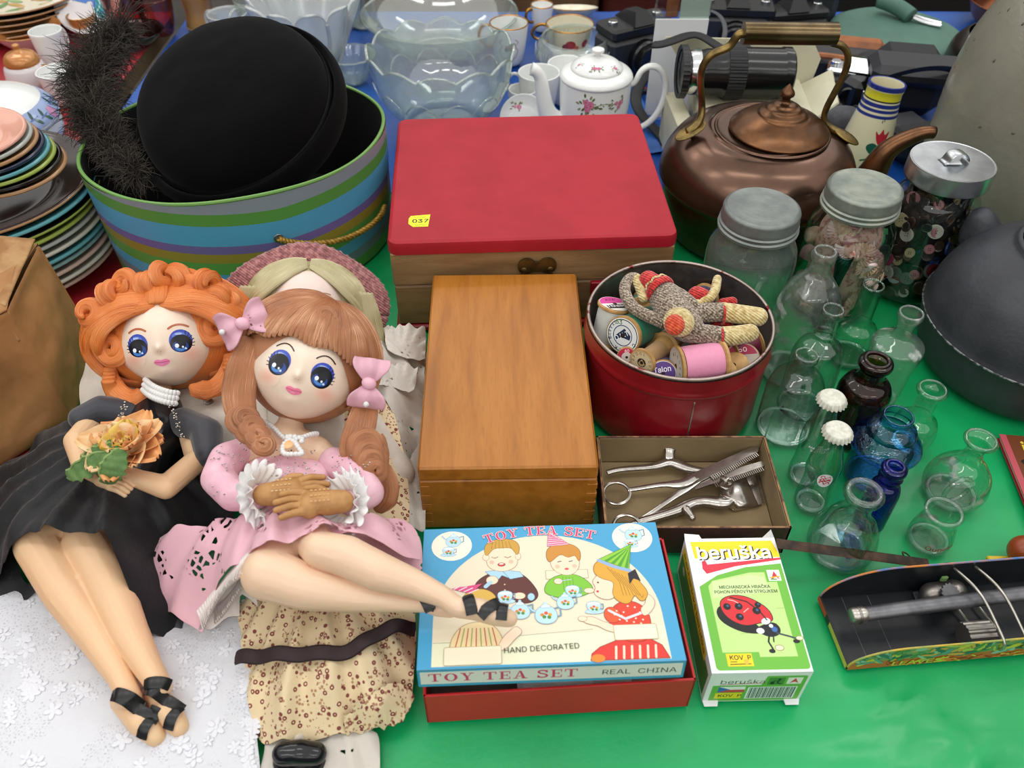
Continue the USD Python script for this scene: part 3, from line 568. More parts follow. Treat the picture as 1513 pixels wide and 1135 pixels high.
pprint(LID, 'printed_front', p, 'ink', lambda xy, z: TL(np.c_[xy[:, 0] * U - W, -D - z - .0002, (xy[:, 1] / 34 - 1) * HL]), label='white front strip lettered TOY TEA SET REAL CHINA')
p = Print(); p.poly(sbox(0, 0, 200, 34), BLUE)
pprint(LID, 'printed_side', p, 'ink', lambda xy, z: TL(np.c_[W + z + .0002, xy[:, 0] * VV - D, (xy[:, 1] / 34 - 1) * HL])); pprint(LID, 'printed_side', p, 'ink', lambda xy, z: TL(np.c_[-W - z - .0002, D - xy[:, 0] * VV, (xy[:, 1] / 34 - 1) * HL]))

# ================================================================ the ladybird toy box
mat('white_card', '#e4e6e8', .35)
t = thing('ladybird_toy_box', 'white and green toy carton with a ladybird picture, right of the tea set', 'box', (.1805, .345, 0), math.radians(1.2))
W, D, HB = .037, .0585, .045
part(t, 'carton', bx(-W, W, -D, D, 0, HB, .0007), 'white_card')
fa = part(t, 'end_flap', hull([(-W, D, HB), (-W + .014, D, HB), (-W, D + .004, HB + .002), (-W + .012, D + .003, HB + .0015), (-W, D, HB - .001), (-W + .014, D, HB - .001)]), 'white_card'); part(t, 'end_flap', hull([(W - .010, D, HB - .001), (W, D, HB - .001), (W - .004, D + .003, HB + .006), (W - .010, D, HB), (W, D, HB), (W - .003, D + .004, HB + .006)]), 'white_card', label='torn white flap')
part(t, 'bottom_flap', hull([(-W, -D, 0), (-W + .012, -D, 0), (-W + .001, -D - .004, .0), (-W + .011, -D - .004, .0), (-W, -D, .002), (-W + .012, -D, .002)]), 'white_card'); part(t, 'bottom_flap', hull([(W - .012, -D, 0), (W, -D, 0), (W - .011, -D - .004, 0), (W - .001, -D - .004, 0), (W - .012, -D, .002), (W, -D, .002)]), 'white_card')
p = Print()                                                                 # top: 74 x 117 units = mm
p.poly(sbox(0, 0, 74, 117), '#eceef0')
p.poly(Polygon([(5, 98), (74, 98), (74, 101), (71, 113), (4, 114)]), '#f2d416'); p.poly(Polygon([(4, 110), (71, 109), (71, 114), (4, 114)]), '#f6d81e')
for dx, dy, c in ((1.0, -.9, '#15130c'), (0.5, -.5, '#15130c')): p.text('beruška', 37.4 + dx, 97.6 + dy, 11.6, c, True, 1.02, 0, True)
p.text('beruška', 37.4, 97.6, 11.6, '#ffffff', True, 1.02, 0, True)
p.poly(Polygon([(10, 95), (13, 96), (14, 92), (74, 97.5), (74, 95.6), (36, 90), (12, 83.5), (9.5, 88)]), '#dc3246')
gp = sbox(7, 5, 70, 70).buffer(3).union(Polygon([(4, 60), (4, 72), (20, 82), (44, 89), (73, 92), (73, 60)])); p.poly(gp.intersection(sbox(4, 2, 73, 93)), '#6cb83e')
p.poly(Polygon([(11, 16), (11, 72), (15, 77), (46, 84), (58, 84), (58, 75), (66, 75), (66, 12), (38, 12), (38, 16)]), '#bfe08a', None)
p.poly(Polygon([(13, 62), (15, 76), (46, 82), (56, 80), (60, 66)]), '#cde9a2')
p.poly(sbox(60, 76, 70, 86), '#f4f4f2'); p.poly(Polygon([(62, 77), (65.5, 85), (69, 77), (66, 79.5)]), '#d03040'); p.stroke([(61.5, 79), (69, 80)], 1, '#e8b820'); p.stroke([(62, 77.6), (66, 77.4)], 1, '#3a8a3a')
p.text('MECHANICKÁ HRAČKA', 39.5, 69.8, 2.6, '#243018', True, 1, 0, True); p.text('POHON PÉROVÝM STROJKEM', 39.5, 65.6, 2.6, '#243018', True, .96, 0, True)
for k in range(9): q = rng.uniform((14, 20), (60, 60)); p.stroke([q, q + (6, .3)], .35, '#8cba54')
p.blob([(14, 52), (14, 44), (22, 36), (36, 31), (44, 32), (40, 40), (24, 52), (18, 55)], '#141614')
p.blob([(18, 58), (18, 50), (24, 42), (34, 38), (46, 40), (54, 42), (54, 48), (48, 56), (38, 62), (26, 63)], '#d42830', '#1a1010', .6)
p.blob([(46, 38), (52, 40), (57, 38), (58, 32), (52, 28), (44, 30), (40, 34)], '#12161c'); p.disc(49, 41, 3.6, '#eef2f4', 2.6, 20); p.disc(43, 33, 3, '#eef2f4', 2.4); p.disc(54, 34, 2.2, '#3a6ab0'); p.disc(52, 37, 1.6, '#dfe8f2')
p.stroke([(26, 62), (38, 58), (46, 50), (50, 42)], 1, '#141010')
for x_, y_, r_ in ((22, 54, 2.9), (31, 54, 3), (30, 45, 3), (44, 50, 3.2), (46, 55, 2.4)): p.disc(x_, y_, r_, '#16100f'); p.disc(x_ + .6, y_ + .6, r_ * .35, '#3a5a8a')
p.stroke([(24, 60), (28, 59), (31, 57)], .9, '#f4b0a8'); p.stroke([(34, 49), (38, 52)], .9, '#f0a098')
p.stroke([(49, 30), (47, 24), (49, 18)], 1.3, '#14181c'); p.stroke([(52, 30), (51, 24)], 1, '#14181c'); p.stroke([(55, 31), (64, 28), (69, 26)], 1.4, '#3a4450'); p.disc(48, 16.5, 2.4, '#16181c', 1.7); p.disc(54, 19, 3, '#e8e0c0', 2, line='#8a7a40', lw=.4); p.disc(68, 24, 2.6, '#16181c', 1.6); p.disc(71, 26.5, 2.6, '#e8e0c0', 1.5, line='#8a7a40', lw=.4)
p.poly(sbox(13, 5, 32, 15), '#f4d51c'); p.text('KOV  P', 15, 10.2, 3.4, '#161616', True, 1.05); p.stroke([(15.5, 8.6), (20, 8.6)], .6, '#2a2a20'); p.stroke([(15, 6.6), (30, 6.8)], .7, '#3a3a20'); p.disc(27, 8.5, 2, '#d8bc40')
mm = .001
pprint(t, 'printed_top', p, 'ink', lambda xy, z: np.c_[xy[:, 0] * mm - W, xy[:, 1] * mm - D, HB + .0002 + z], label='picture of a red spotted ladybird under the title')
p = Print(); p.poly(sbox(0, 0, 74, 45), '#eceef0'); p.poly(sbox(6, 3, 70, 38).buffer(2), '#6cb83e'); p.poly(Polygon([(4, 26), (40, 26), (42, 40), (4, 40)]), '#eef0f0'); p.text('beruška', 8, 29, 6, '#f8f8f8', True, 1.1); p.text('beruška', 8.3, 28.6, 6, '#20221c', False, 1.1); p.stroke([(9, 27), (22, 28.2), (40, 29)], .8, '#d0304a')
p.poly(sbox(58, 27, 69, 37), '#f2f0ea'); p.poly(Polygon([(60, 28), (63.5, 36), (67, 28), (64, 30.5)]), '#d03040'); p.poly(sbox(44, 26, 56, 37), '#4a8a34'); p.disc(52, 34.5, 1.3, '#101810'); p.stroke([(52, 33), (51, 29), (54, 27)], 1.2, '#101810'); p.stroke([(48, 32), (52, 32)], 1, '#101810'); p.poly(sbox(46, 27, 49, 31), '#101810')
p.poly(sbox(9, 15, 29, 24), '#f4f4f2'); p.poly(sbox(9, 15, 29, 19.2), '#d03848'); p.poly(Polygon([(9, 15), (9, 24), (18, 19.5)]), '#3a6ac0'); p.poly(sbox(8, 5, 28, 14), '#f2dc1e'); p.text('KOV  P', 10, 7.6, 4, '#2a2a18', True)
p.poly(sbox(31, 4, 68, 23), '#e8efee'); x_ = 32.5
for k in range(26): w_ = (.5, .9, .6, 1.1)[(k * 7) % 4]; p.poly(sbox(x_, 5, x_ + w_, 22), '#3a5048'); x_ += w_ + (.5, .8, .4)[k % 3]
pprint(t, 'printed_end', p, 'ink', lambda xy, z: np.c_[xy[:, 0] * mm - W, -D - .0002 - z, xy[:, 1] * mm], label='end panel with barcode, flag and yellow maker mark')
p = Print(); p.poly(sbox(0, 0, 117, 45), '#e8eaea'); p.poly(sbox(4, 3, 113, 35), '#4d7d2c'); p.poly(sbox(4, 30, 100, 42), '#e8c81a'); p.text('beruška toys', 10, 32.5, 8, '#2a2412', True, 1.02) if False else p.text('mechanická beruška', 8, 33, 6.6, '#2a2412', True, 1.0); p.disc(16, 22, 4, '#b8c0b0')
pprint(t, 'printed_side', p, 'ink', lambda xy, z: np.c_[-W - .0002 - z, D - xy[:, 0] * mm, xy[:, 1] * mm])
# ================================================================ the red tin of thread
mat('red_enamel', '#8c1420', .22, col2='#7a101b', nscale=16, bump=.05, bscale=60); mat('tin_inside', '#9a938c', .32, .8, col2='#6d655e', nscale=18); mat('tin_rim', '#a89a92', .35, .9, col2='#7a2024', nscale=70, mix=(.55, .65))
CC = np.array([.1605, .6165]); RC, HC2 = .0885, .105
t = thing('red_thread_tin', 'round red enamelled tin without a lid, full of thread spools', 'tin', (*CC, 0))
out = spl([(0, 0), (RC - .004, 0), (RC - .0015, .002), (RC - .0005, .006), (RC, .012)], 14).tolist() + [(RC, .078)] + spl([(RC, .080), (RC + .0018, .0825), (RC + .0022, .086), (RC + .0012, .089), (RC + .0008, .103)], 12).tolist()
part(t, 'wall', lathe(out, 96), 'red_enamel', 40)
part(t, 'inside', lathe([(RC - .0002, HC2 - .0015)] + [(RC - .0012, .10), (RC - .0012, .07), (RC - .0012, .003), (0, .003)], 96), 'tin_inside', 40)
part(t, 'rolled_rim', lathe([(RC - .0012 + .0018 * math.sin(a), HC2 - .0018 * math.cos(a)) for a in np.linspace(0, 2 * np.pi, 13)], 96), 'tin_rim')
part(t, 'side_seam', mv(bx(-.0008, .0008, -RC - .0008, -RC + .001, .006, .078, .0003), (0, 0, 0), rz_(.05)), 'tin_rim')
mat('scrap_cloth', '#2e2a2e', .9, col2='#4a3a30', nscale=40)  # added dark mound; its colour stands in for shade between the spools
def mound(u, v):
    r = u * (RC - .004); a = v * 2 * np.pi; P = np.stack([r * np.cos(a), r * np.sin(a), 0 * r], -1); return np.stack([P[..., 0], P[..., 1], .058 + .02 * fbm(P, 45, 3, 2)], -1)
solo('scrap_cloth', mv(grid(mound, 24, 61), (*CC, 0)), 'scrap_cloth', 'dark scraps of cloth under the spools in the red tin', 'filler mound', smooth=True)
mat('spool_wood', '#c39a60', .5, col2='#a67f48', nscale=60, stretch=(1, 1, .15))
def thread(name, c, rough=.38):
    n = {'tc': ('texture_coordinate', {}), 'w': ('wave_texture', {'scale': 330.0, 'distortion': 1.2, 'detail': 1.0, 'bands_direction': 'z'}), 'bp': ('bump', {'strength': .35, 'distance': .0005}), 'p': ('principled_bsdf', {'roughness': rough, 'base_color': srgb(c), 'sheen_weight': .2})}
    _mats[name] = usdkit.material(stage, f'/World/Looks/{name}', n, [('tc.object', 'w.vector'), ('w.fac', 'bp.height'), ('bp.normal', 'p.normal')], 'p.BSDF')
for k, c in dict(pink='#e08fb0', white='#cfd0c8', green='#0f7a5c', tan='#ae8a5c', beige='#b5a582', wine='#6a1230', blue='#2a3a9a', sage='#7aa88a', grey='#9a9a92', navy='#222e5c', purple='#5a3a7a').items(): thread('thread_' + k, c)
def spool(label, a, b, R, thr, printed=None, wood='spool_wood', waist=.9, fl=.07):
    """a = middle of the end we see, b = middle of the other end"""
    a, b = np.asarray(a, float), np.asarray(b, float)
    for _ in range(3):                                                         # keep both ends inside the tin
        for q in (a, b):
            d = q[:2] - CC; r = np.linalg.norm(d); ax = (a - b) / np.linalg.norm(a - b); e = R * math.sqrt(max(0, 1 - (ax[:2] @ d / max(r, 1e-6)) ** 2)); k = RC - .0035 - e
            if r > k: sh = d / r * (r - k); a[:2] -= sh; b[:2] -= sh
    L = np.linalg.norm(a - b); t = thing('thread_spool', label, 'thread spool', (a + b) / 2, R=basis(a - b), group=None)
    h = L / 2; f = fl * L
    part(t, 'bobbin', lathe(spl([(.0022, h - .0003), (.0022, -h)], 2).tolist()[::-1] + [(R * .9, -h), (R, -h + .0008), (R, -h + f), (R * .62, -h + 2.2 * f), (R * .62, h - 2.2 * f), (R, h - f), (R, h - .0008), (R * .9, h), (.0022, h)], 40), wood, 50)
    z = np.linspace(-h + 1.5 * f, h - 1.5 * f, 30); part(t, 'thread', lathe(np.c_[R * waist * (1 - .05 * (np.abs(np.linspace(-1, 1, 30)) ** 6)), z], 40), thr, smooth=True)
    if printed:
        p = Print(); printed(p); S = R * .93
        pprint(t, 'end_label', p, 'ink_matte', lambda xy, z: np.c_[xy * S, z + h + .0002])
    return t
hole = lambda p: p.disc(0, 0, .14, '#2a1c12')
def ring_text(p, s, r, h, col, a0=90, step=26):
    for k, ch in enumerate(s):
        if ch == ' ': continue
        a = math.radians(a0 - k * step); p.text(ch, r * math.cos(a), r * math.sin(a), h, col, True, 1, a - math.pi / 2, True)
def lab_white(p):
    p.disc(0, 0, 1, '#e8e4dc'); p.poly(Point(0, 0).buffer(.97).intersection(affinity.rotate(sbox(-1, .08, 1, 1), 25, origin=(0, 0))), '#d8489a'); p.text('A76', -.25, .38, .26, '#4a1838', True, 1, .44, True)
    p.poly(affinity.rotate(sbox(-.75, -.62, .8, -.12), 25, origin=(0, 0)), '#1c1c1c'); p.text('Thread', .12, -.42, .3, '#f0f0f0', True, 1, .44, True); hole(p)
def lab_clark(p):
    p.disc(0, 0, 1, '#e4e6e4'); p.disc(0, 0, .93, '#22423a'); p.disc(0, 0, .88, '#e4e6e4'); p.disc(0, 0, .60, '#2a3a66'); p.disc(0, 0, .55, '#dfe2e0'); p.poly(Polygon([(-.5, -.1), (.1, .42), (.5, .05), (.45, -.2), (-.1, -.1), (-.4, -.35)]), '#20304e'); p.text('O.N.T', 0, -.12, .26, '#f2f2f2', True, 1, .5, True)
    ring_text(p, "CLARK'S", .74, .2, '#22302c', 330, 22); ring_text(p, 'THREAD', .74, .13, '#22302c', 200, 15); p.text('53', -.25, .62, .24, '#4a7a2a', True, 1, 0, True); hole(p)
def lab_red(p): p.disc(0, 0, 1, '#c42a4a'); p.disc(0, 0, .55, '#e6d8d0'); p.text('60', 0, .55, .3, '#ffe8e8', True, 1, 0, True); hole(p)
def lab_tan(p): p.disc(0, 0, 1, '#c8a878'); p.disc(0, 0, .85, '#d8c49a'); ring_text(p, 'SPOOL COTTON', .64, .2, '#8a4a34', 180, 26); p.disc(0, 0, .36, '#3a2a1c'); p.poly(Polygon([(-.3, -.1), (0, .3), (.3, -.1), (.1, -.3), (-.1, -.3)]), '#c0a070'); hole(p)
def lab_purple(p): p.disc(0, 0, 1, '#e6e2e6'); p.poly(Point(0, 0).buffer(.96).intersection(sbox(-1, -.25, 1, 1)), '#5c3c86'); p.text('Talon', -.05, .12, .42, '#f0ecf4', True, .9, .2, True); hole(p)
def lab_grey(p): p.disc(0, 0, 1, '#b8b0a6'); p.disc(0, 0, .8, '#cac2b6'); ring_text(p, 'MERCERIZED', .55, .2, '#6a5a4a', 150, 30); hole(p)
def lab_wine(p): p.disc(0, 0, 1, '#c8bcae'); p.poly(Point(0, 0).buffer(.95).intersection(sbox(-1, .2, 1, 1)), '#b83a5a'); p.text('50', .1, .4, .3, '#f6e8e8', True, 1, 0, True); hole(p)
A_ = at
spool('large white thread spool with a pink, white and black end label', A_(904, 449, .112), A_(890, 506, .072), .0165, 'thread_white', lab_white)
spool('green thread spool with a round white and navy end label', A_(920, 496, .102), A_(968, 474, .083), .0185, 'thread_green', lab_clark, waist=.92)
spool('small white thread spool with a red end label, low at the left', A_(926, 528, .089), A_(935, 508, .062), .0095, 'thread_white', lab_red)
spool('tan thread spool with a brown printed end, between the green and pink ones', A_(948, 536, .098), A_(986, 508, .090), .0132, 'thread_tan', lab_tan, waist=.68)
spool('spool with a purple and white end label at the front of the tin', A_(980, 552, .094), A_(984, 534, .058), .0125, 'thread_purple', lab_purple)
spool('large glossy pink thread spool lying across the front of the tin', A_(999, 541, .101), A_(1070, 532, .101), .0185, 'thread_pink', lab_grey, waist=.93)
spool('beige thread spool half hidden behind the tan one', A_(972, 512, .083), A_(997, 492, .076), .0135, 'thread_beige', None, waist=.8)
spool('wine red thread spool under the monkey toes', A_(1076, 520, .082), A_(1116, 504, .085), .0175, 'thread_wine', None, waist=.9)
spool('spool with a white and red paper end standing at the right side of the tin', A_(1112, 536, .090), A_(1108, 560, .056), .0165, 'thread_grey', lab_wine)
spool('empty plain wooden spool end-on beside the pink thread', A_(1086, 541, .095), A_(1092, 556, .075), .0135, 'spool_wood', None, waist=.55)
spool('small plain wooden spool at the front wall of the tin', A_(1076, 556, .096), A_(1076, 568, .072), .0115, 'spool_wood', None, waist=.6)
spool('blue thread spool almost buried at the front of the tin', A_(1050, 566, .087), A_(1062, 558, .062), .0125, 'thread_blue', None)
spool('pale sage green thread spool behind the green one', A_(948, 460, .088), A_(958, 446, .070), .0125, 'thread_sage', None)
spool('navy thread spool in the shadow at the back of the tin', A_(1032, 440, .080), A_(1052, 425, .074), .0145, 'thread_navy', None)
spool('dull green thread spool against the back left wall of the tin', A_(930, 432, .085), A_(938, 418, .066), .0130, 'thread_green', None)

# --- the sock monkey lying on the spools
def knit(name, c1, c2, c3, sc=520.):
    n = {'tc': ('texture_coordinate', {}), 'nz': ('noise_texture', {'scale': sc, 'detail': 2.0}), 'rp': ('rgb_ramp', {'ramp': [(.35, srgb(c2)), (.5, srgb(c1)), (.62, srgb(c3))]}), 'w': ('wave_texture', {'scale': 160.0, 'distortion': 2.5, 'bands_direction': 'diagonal'}), 'ad': ('math', {'math_type': 'add'}), 'bp': ('bump', {'strength': .7, 'distance': .001}), 'p': ('principled_bsdf', {'roughness': .9, 'sheen_weight': .3})}
    _mats[name] = usdkit.material(stage, f'/World/Looks/{name}', n, [('tc.object', 'nz.vector'), ('tc.object', 'w.vector'), ('nz.fac', 'rp.fac'), ('rp.color', 'p.base_color'), ('nz.fac', 'ad.value1'), ('w.fac', 'ad.value2'), ('ad.value', 'bp.height'), ('bp.normal', 'p.normal')], 'p.BSDF')
knit('sock_grey', '#8d7d6c', '#55463a', '#b8ab98'); knit('sock_cream', '#d2bd84', '#b79d62', '#e0d09c', 260); knit('sock_red', '#c2221f', '#9a1616', '#d83a34', 300); knit('felt_orange', '#c8401c', '#b03414', '#d65a30', 300)
def ch(pts): return [(*at(x, y, z), r) for x, y, z, r in pts]
t = thing('sock_monkey', 'small knitted sock monkey toy with a red cap lying face down on the spools', 'toy monkey')
part(t, 'body', limbs([ch([(966, 428, .123, .011), (984, 440, .124, .0155), (992, 456, .123, .0165), (1006, 474, .121, .0165), (1016, 482, .119, .0145)]), ch([(1012, 466, .120, .010), (1040, 462, .120, .0095), (1069, 461, .119, .009)]), ch([(1014, 490, .117, .010), (1040, 494, .116, .0095), (1066, 497, .115, .009)]), ch([(985, 428, .126, .008), (1005, 438, .128, .0075), (1022, 449, .128, .006)])], .003, 4), 'sock_grey', True, label='grey brown heathered body and limbs')
for pts in ([(1068, 461, .119, .0092), (1090, 464, .119, .0092), (1120, 468, .118, .0090)], [(1066, 497, .115, .0090), (1086, 496, .114, .0092), (1108, 492, .113, .0085)]): part(t, 'foot', limbs([ch(pts)], .003, 4), 'sock_cream', True)
for pts in ([(1020, 449, .128, .0045), (1032, 448, .127, .0035)], [(1038, 445, .128, .0032), (1050, 440, .130, .0042), (1057, 428, .132, .0046), (1060, 412, .132, .0042)]): part(t, 'hand', limbs([ch(pts)], .002, 3), 'sock_cream', True)
part(t, 'cap', limbs([ch([(958, 414, .128, .0095), (962, 418, .128, .010), (971, 424, .128, .0115)])], .003, 3), 'sock_red', True); q = at(975, 428, .1285)
part(t, 'cap_band', mv(lathe([(.0125 + .0025 * math.cos(a), .0025 * math.sin(a) * 1.5) for a in np.linspace(0, 2 * np.pi, 12)], 28), q, basis(at(962, 416, .128) - at(985, 440, .126))), 'sock_red')
part(t, 'cap_trim', mv(lathe([(.0131 + .0008 * math.cos(a), .0012 * math.sin(a) + .0055) for a in np.linspace(0, 2 * np.pi, 8)], 28, lambda v: v + np.c_[0 * v[:, :2], .0012 * np.sin(np.arctan2(v[:, 1], v[:, 0]) * 9)]), q, basis(at(962, 416, .128) - at(985, 440, .126))), 'sock_cream')
T_ = ch([(983, 478, .118, 0), (960, 468, .119, 0), (936, 454, .121, 0), (925, 437, .123, 0), (924, 421, .124, 0), (932, 411, .125, 0), (940, 411, .125, 0)]); P = cspl(np.array(T_)[:, :3], 50)
part(t, 'tail', tube(P, np.linspace(.0062, .0052, 50), 12), 'sock_grey', True)
part(t, 'tail_tip', limbs([ch([(940, 411, .125, .0053), (946, 424, .124, .0054), (951, 440, .122, .0050)])], .003, 3), 'sock_cream', True)
part(t, 'seat_patch', ellipsoid((0, 0, 0), (.0135, .0125, .0075), 3, ry(.25)) if False else mv(ellipsoid((0, 0, 0), (.0140, .0150, .010), 3), at(1003, 476, .130), basis((-.1, -.25, 1))), 'sock_cream', True)
hb = np.array([(-.010, 0), (-.006, .0085), (.0, .0095), (.004, .0065), (.0055, .0015), (.004, -.006), (-.001, -.0095), (-.007, -.007)])
part(t, 'felt_patch', mv(ellipsoid((0, 0, 0), (.0088, .0105, .0055), 3), at(997, 480, .1375), basis((-.2, -.35, 1))), 'felt_orange', True)
part(t, 'muzzle', limbs([ch([(1030, 437, .120, .0095), (1040, 442, .121, .0095)])], .003, 3), 'sock_red', True, label='red muzzle half hidden under the hands')
for x, y in ((1069, 452), (1071, 468), (1066, 490), (1067, 503)): pass
for a, b in (((1068, 453, .121), (1070, 470, .121)), ((1065, 488, .118), (1067, 505, .117))):
    q = (at(*a) + at(*b)) / 2; part(t, 'ankle_bow', mv(lathe([(.0092 + .0011 * math.cos(k), .0011 * math.sin(k)) for k in np.linspace(0, 2 * np.pi, 9)], 24), q - [0, 0, .003], basis((1, -.05, 0))), 'sock_red')
for pts in ([(1030, 510, .100, .006), (1045, 507, .100, .007), (1036, 500, .099, .006)], [(1058, 474, .104, .006), (1074, 478, .104, .006)], [(1068, 448, .110, .005), (1082, 446, .110, .005)]): part(t, 'red_bow', limbs([ch(pts)], .002, 3), 'sock_red', True)
# ================================================================ jars and bottles on the green cloth
blown('clear_glass', '#fafdfc', '#dde9e4'); blown('clear_glass_aqua', '#f4fbf8', '#cfe4dc'); blown('clear_glass_old', '#f6faf8', '#d8e4de', .04, .28, '#c9cdc8', .05); blown('stained_glass', '#f8fbfa', '#d8e4de', .02, .28, '#9a6a4c')
blown('amber_glass', '#b07040', '#5a2a12', .03, .5); blown('teal_glass', '#7cc0b8', '#1a5a58', .02, .5); blown('aqua_body', '#b8dcd2', '#3c7468', .02, .5); blown('peacock_glass', '#aee2fa', '#2f90d6', .02, .5, None, 0.0, 330.0); blown('cobalt_glass', '#8494f4', '#2434b4', .02, .5)
def bottle(name, label, base, top_, prof, m, group=None, inner=.0022, seg=48, fn=None, catg='bottle', lip=None, thick=False):
    """prof: (radius, height) pairs with heights as fractions of the bottle's height, found from the photo's base and rim"""
    B = at(*base); T = aty(*top_, B[1]); h = T[2]; x = (B[0] + T[0]) / 2
    t = thing(name, label, catg, (x, B[1], .0005), group=group)
    p = np.array(prof, float); p[:, 1] *= h; q = spl(p, 70)
    part(t, 'glass', lathe(q, seg, fn), m, smooth=60)
    ins = q.copy(); ins[:, 0] = np.maximum(ins[:, 0] - inner, .0); ins[:, 1] = np.maximum(ins[:, 1], .004); ins = ins[ins[:, 0] > .0005]
    if thick: part(t, 'inner_wall', lathe(np.vstack([[[0, .008]], ins[ins[:, 1] > .006]])[::-1], seg, fn), m, smooth=60)
    rb_ = p[1, 0] * .93; part(t, 'base_ring', lathe([(rb_ + .0022 * math.cos(a), .0026 + .0022 * math.sin(a)) for a in np.linspace(0, 2 * np.pi, 11)], seg, fn), m)  # added glass ring, shaped so the base edge catches a bright highlight
    r, z = q[-1]; k = lip or inner / 2
    part(t, 'lip', lathe([(r - inner / 2 + k * math.cos(a), z + k * math.sin(a)) for a in np.linspace(0, 2 * np.pi, 13)], seg), m)
    return t, h
bt = 'clear glass bottles'
bottle('medicine_bottle', 'tall wide clear glass bottle with a ring lip, left of the small teal bottle', (1178, 548), (1203, 372), [(0, 0), (.029, 0), (.031, .03), (.0315, .45), (.031, .58), (.026, .70), (.016, .80), (.0105, .86), (.0098, .93), (.0118, .95), (.0122, .985), (.0108, 1)], 'clear_glass_old')
t_, h_ = bottle('teal_bottle', 'small dark teal glass bottle with a tapering neck, behind the tall clear bottle', (1226, 480), (1237, 378), [(0, 0), (.0105, 0), (.0115, .03), (.0115, .34), (.009, .46), (.0042, .54), (.0046, .62), (.0074, .85), (.0088, .97), (.0090, 1)], 'teal_glass')
bottle('round_neck_bottle', 'clear glass bottle with a straight cylindrical neck, in front of the jar of shells', (1255, 525), (1287, 422), [(0, 0), (.021, 0), (.0225, .04), (.0228, .30), (.020, .42), (.0125, .50), (.0105, .56), (.0105, .92), (.0118, .96), (.0112, 1)], 'clear_glass_aqua')
bottle('flared_flask', 'clear glass flask with wide sloping shoulders and a flared mouth, beside the black iron kettle', (1304, 585), (1336, 463), [(0, 0), (.019, 0), (.020, .04), (.022, .35), (.0252, .60), (.0250, .64), (.017, .70), (.0092, .76), (.0082, .83), (.0105, .93), (.0122, .975), (.0116, 1)], 'clear_glass_old')
bottle('ring_neck_bottle', 'clear bottle with a ringed neck, behind the round shouldered bottle', (1185, 600), (1228, 458), [(0, 0), (.023, 0), (.0245, .03), (.0245, .52), (.021, .64), (.0125, .71), (.0085, .75), (.0108, .775), (.0085, .80), (.0082, .93), (.0105, .96), (.0100, 1)], 'clear_glass')
bottle('milk_bottle', 'round shouldered clear glass bottle standing just right of the red tin', (1152, 632), (1197, 525), [(0, 0), (.026, 0), (.0276, .03), (.0274, .50), (.0245, .66), (.0165, .78), (.0108, .85), (.0098, .92), (.0118, .96), (.0108, 1)], 'clear_glass')
bottle('amber_bottle', 'dark brown glass bottle with a thick round lip', (1258, 640), (1289, 533), [(0, 0), (.0235, 0), (.0248, .03), (.0246, .58), (.021, .70), (.0135, .77), (.0118, .82), (.0125, .90), (.0156, .94), (.0152, .985), (.0125, 1)], 'amber_glass', inner=.004)
bottle('bulb_flask', 'clear round bulb flask with a wide flat lip, behind the blue lantern jar', (1342, 655), (1375, 575), [(0, 0), (.014, 0), (.019, .08), (.0213, .25), (.019, .42), (.0115, .54), (.0092, .62), (.0092, .84), (.0125, .92), (.0142, .97), (.0125, 1)], 'clear_glass')
# soda bottles with crimped caps
mat('white_cap', '#d8d8cc', .4, col2='#c2c2b2', nscale=200, bump=.1, bscale=900)
def soda(label, base, top_, logo):
    t, h = bottle('soda_bottle', label, base, top_, [(0, 0), (.0125, 0), (.0148, .02), (.0152, .10), (.0140, .22), (.0136, .34), (.0150, .50), (.0146, .58), (.0108, .74), (.0085, .86), (.0082, .97), (.0080, 1)], 'clear_glass', inner=.0016)
    def crimp(v):
        a = np.arctan2(v[:, 1], v[:, 0]); k = np.clip((h + .001 - v[:, 2]) / .004, 0, 1); s = 1 + k * .07 * np.cos(a * 21); return np.c_[v[:, :2] * s[:, None], v[:, 2]]
    part(t, 'crimped_cap', lathe([(.0112, h - .0042), (.0126, h - .0042), (.0124, h - .002), (.0112, h + .0006), (.0104, h + .0016), (.0085, h + .002), (0, h + .002)], 126, crimp), 'white_cap', 40)
    p = Print(3e-6); logo(p); a0 = math.radians(-100)
    pprint(t, 'printed_mark', p, 'ink', lambda xy, z: np.c_[(.0149 + z + .0002) * np.cos(a0 + xy[:, 0] / .015), (.0149 + z + .0002) * np.sin(a0 + xy[:, 0] / .015), h * .50 + xy[:, 1]], .002)
def logo1(p): 
    p.disc(0, 0, .0065, '#f0f0f0', .0085); [p.stroke(cspl(np.array([(-.0042, .0035 - j), (-.0015, .0052 - j), (0, .0026 - j), (.002, .0050 - j), (.0042, .0030 - j)]), 20), .0011, '#c8283c') for j in (0, .0035, .007)]; p.stroke([(-.0040, -.0010), (.0042, .0012)], .0010, '#c8283c')
def logo2(p):
    for k, s in enumerate(('AN', 'AMERICAN', 'BOTTLE')): p.text(s, 0, .004 - k * .0036, .0026, '#eef2f2', True, 1, 0, True)
soda('small capped soda bottle with a red and white oval mark, front of the pair', (1195, 742), (1240, 637), logo1)
soda('small capped soda bottle with white lettering, behind its twin', (1182, 703), (1235, 589), logo2)
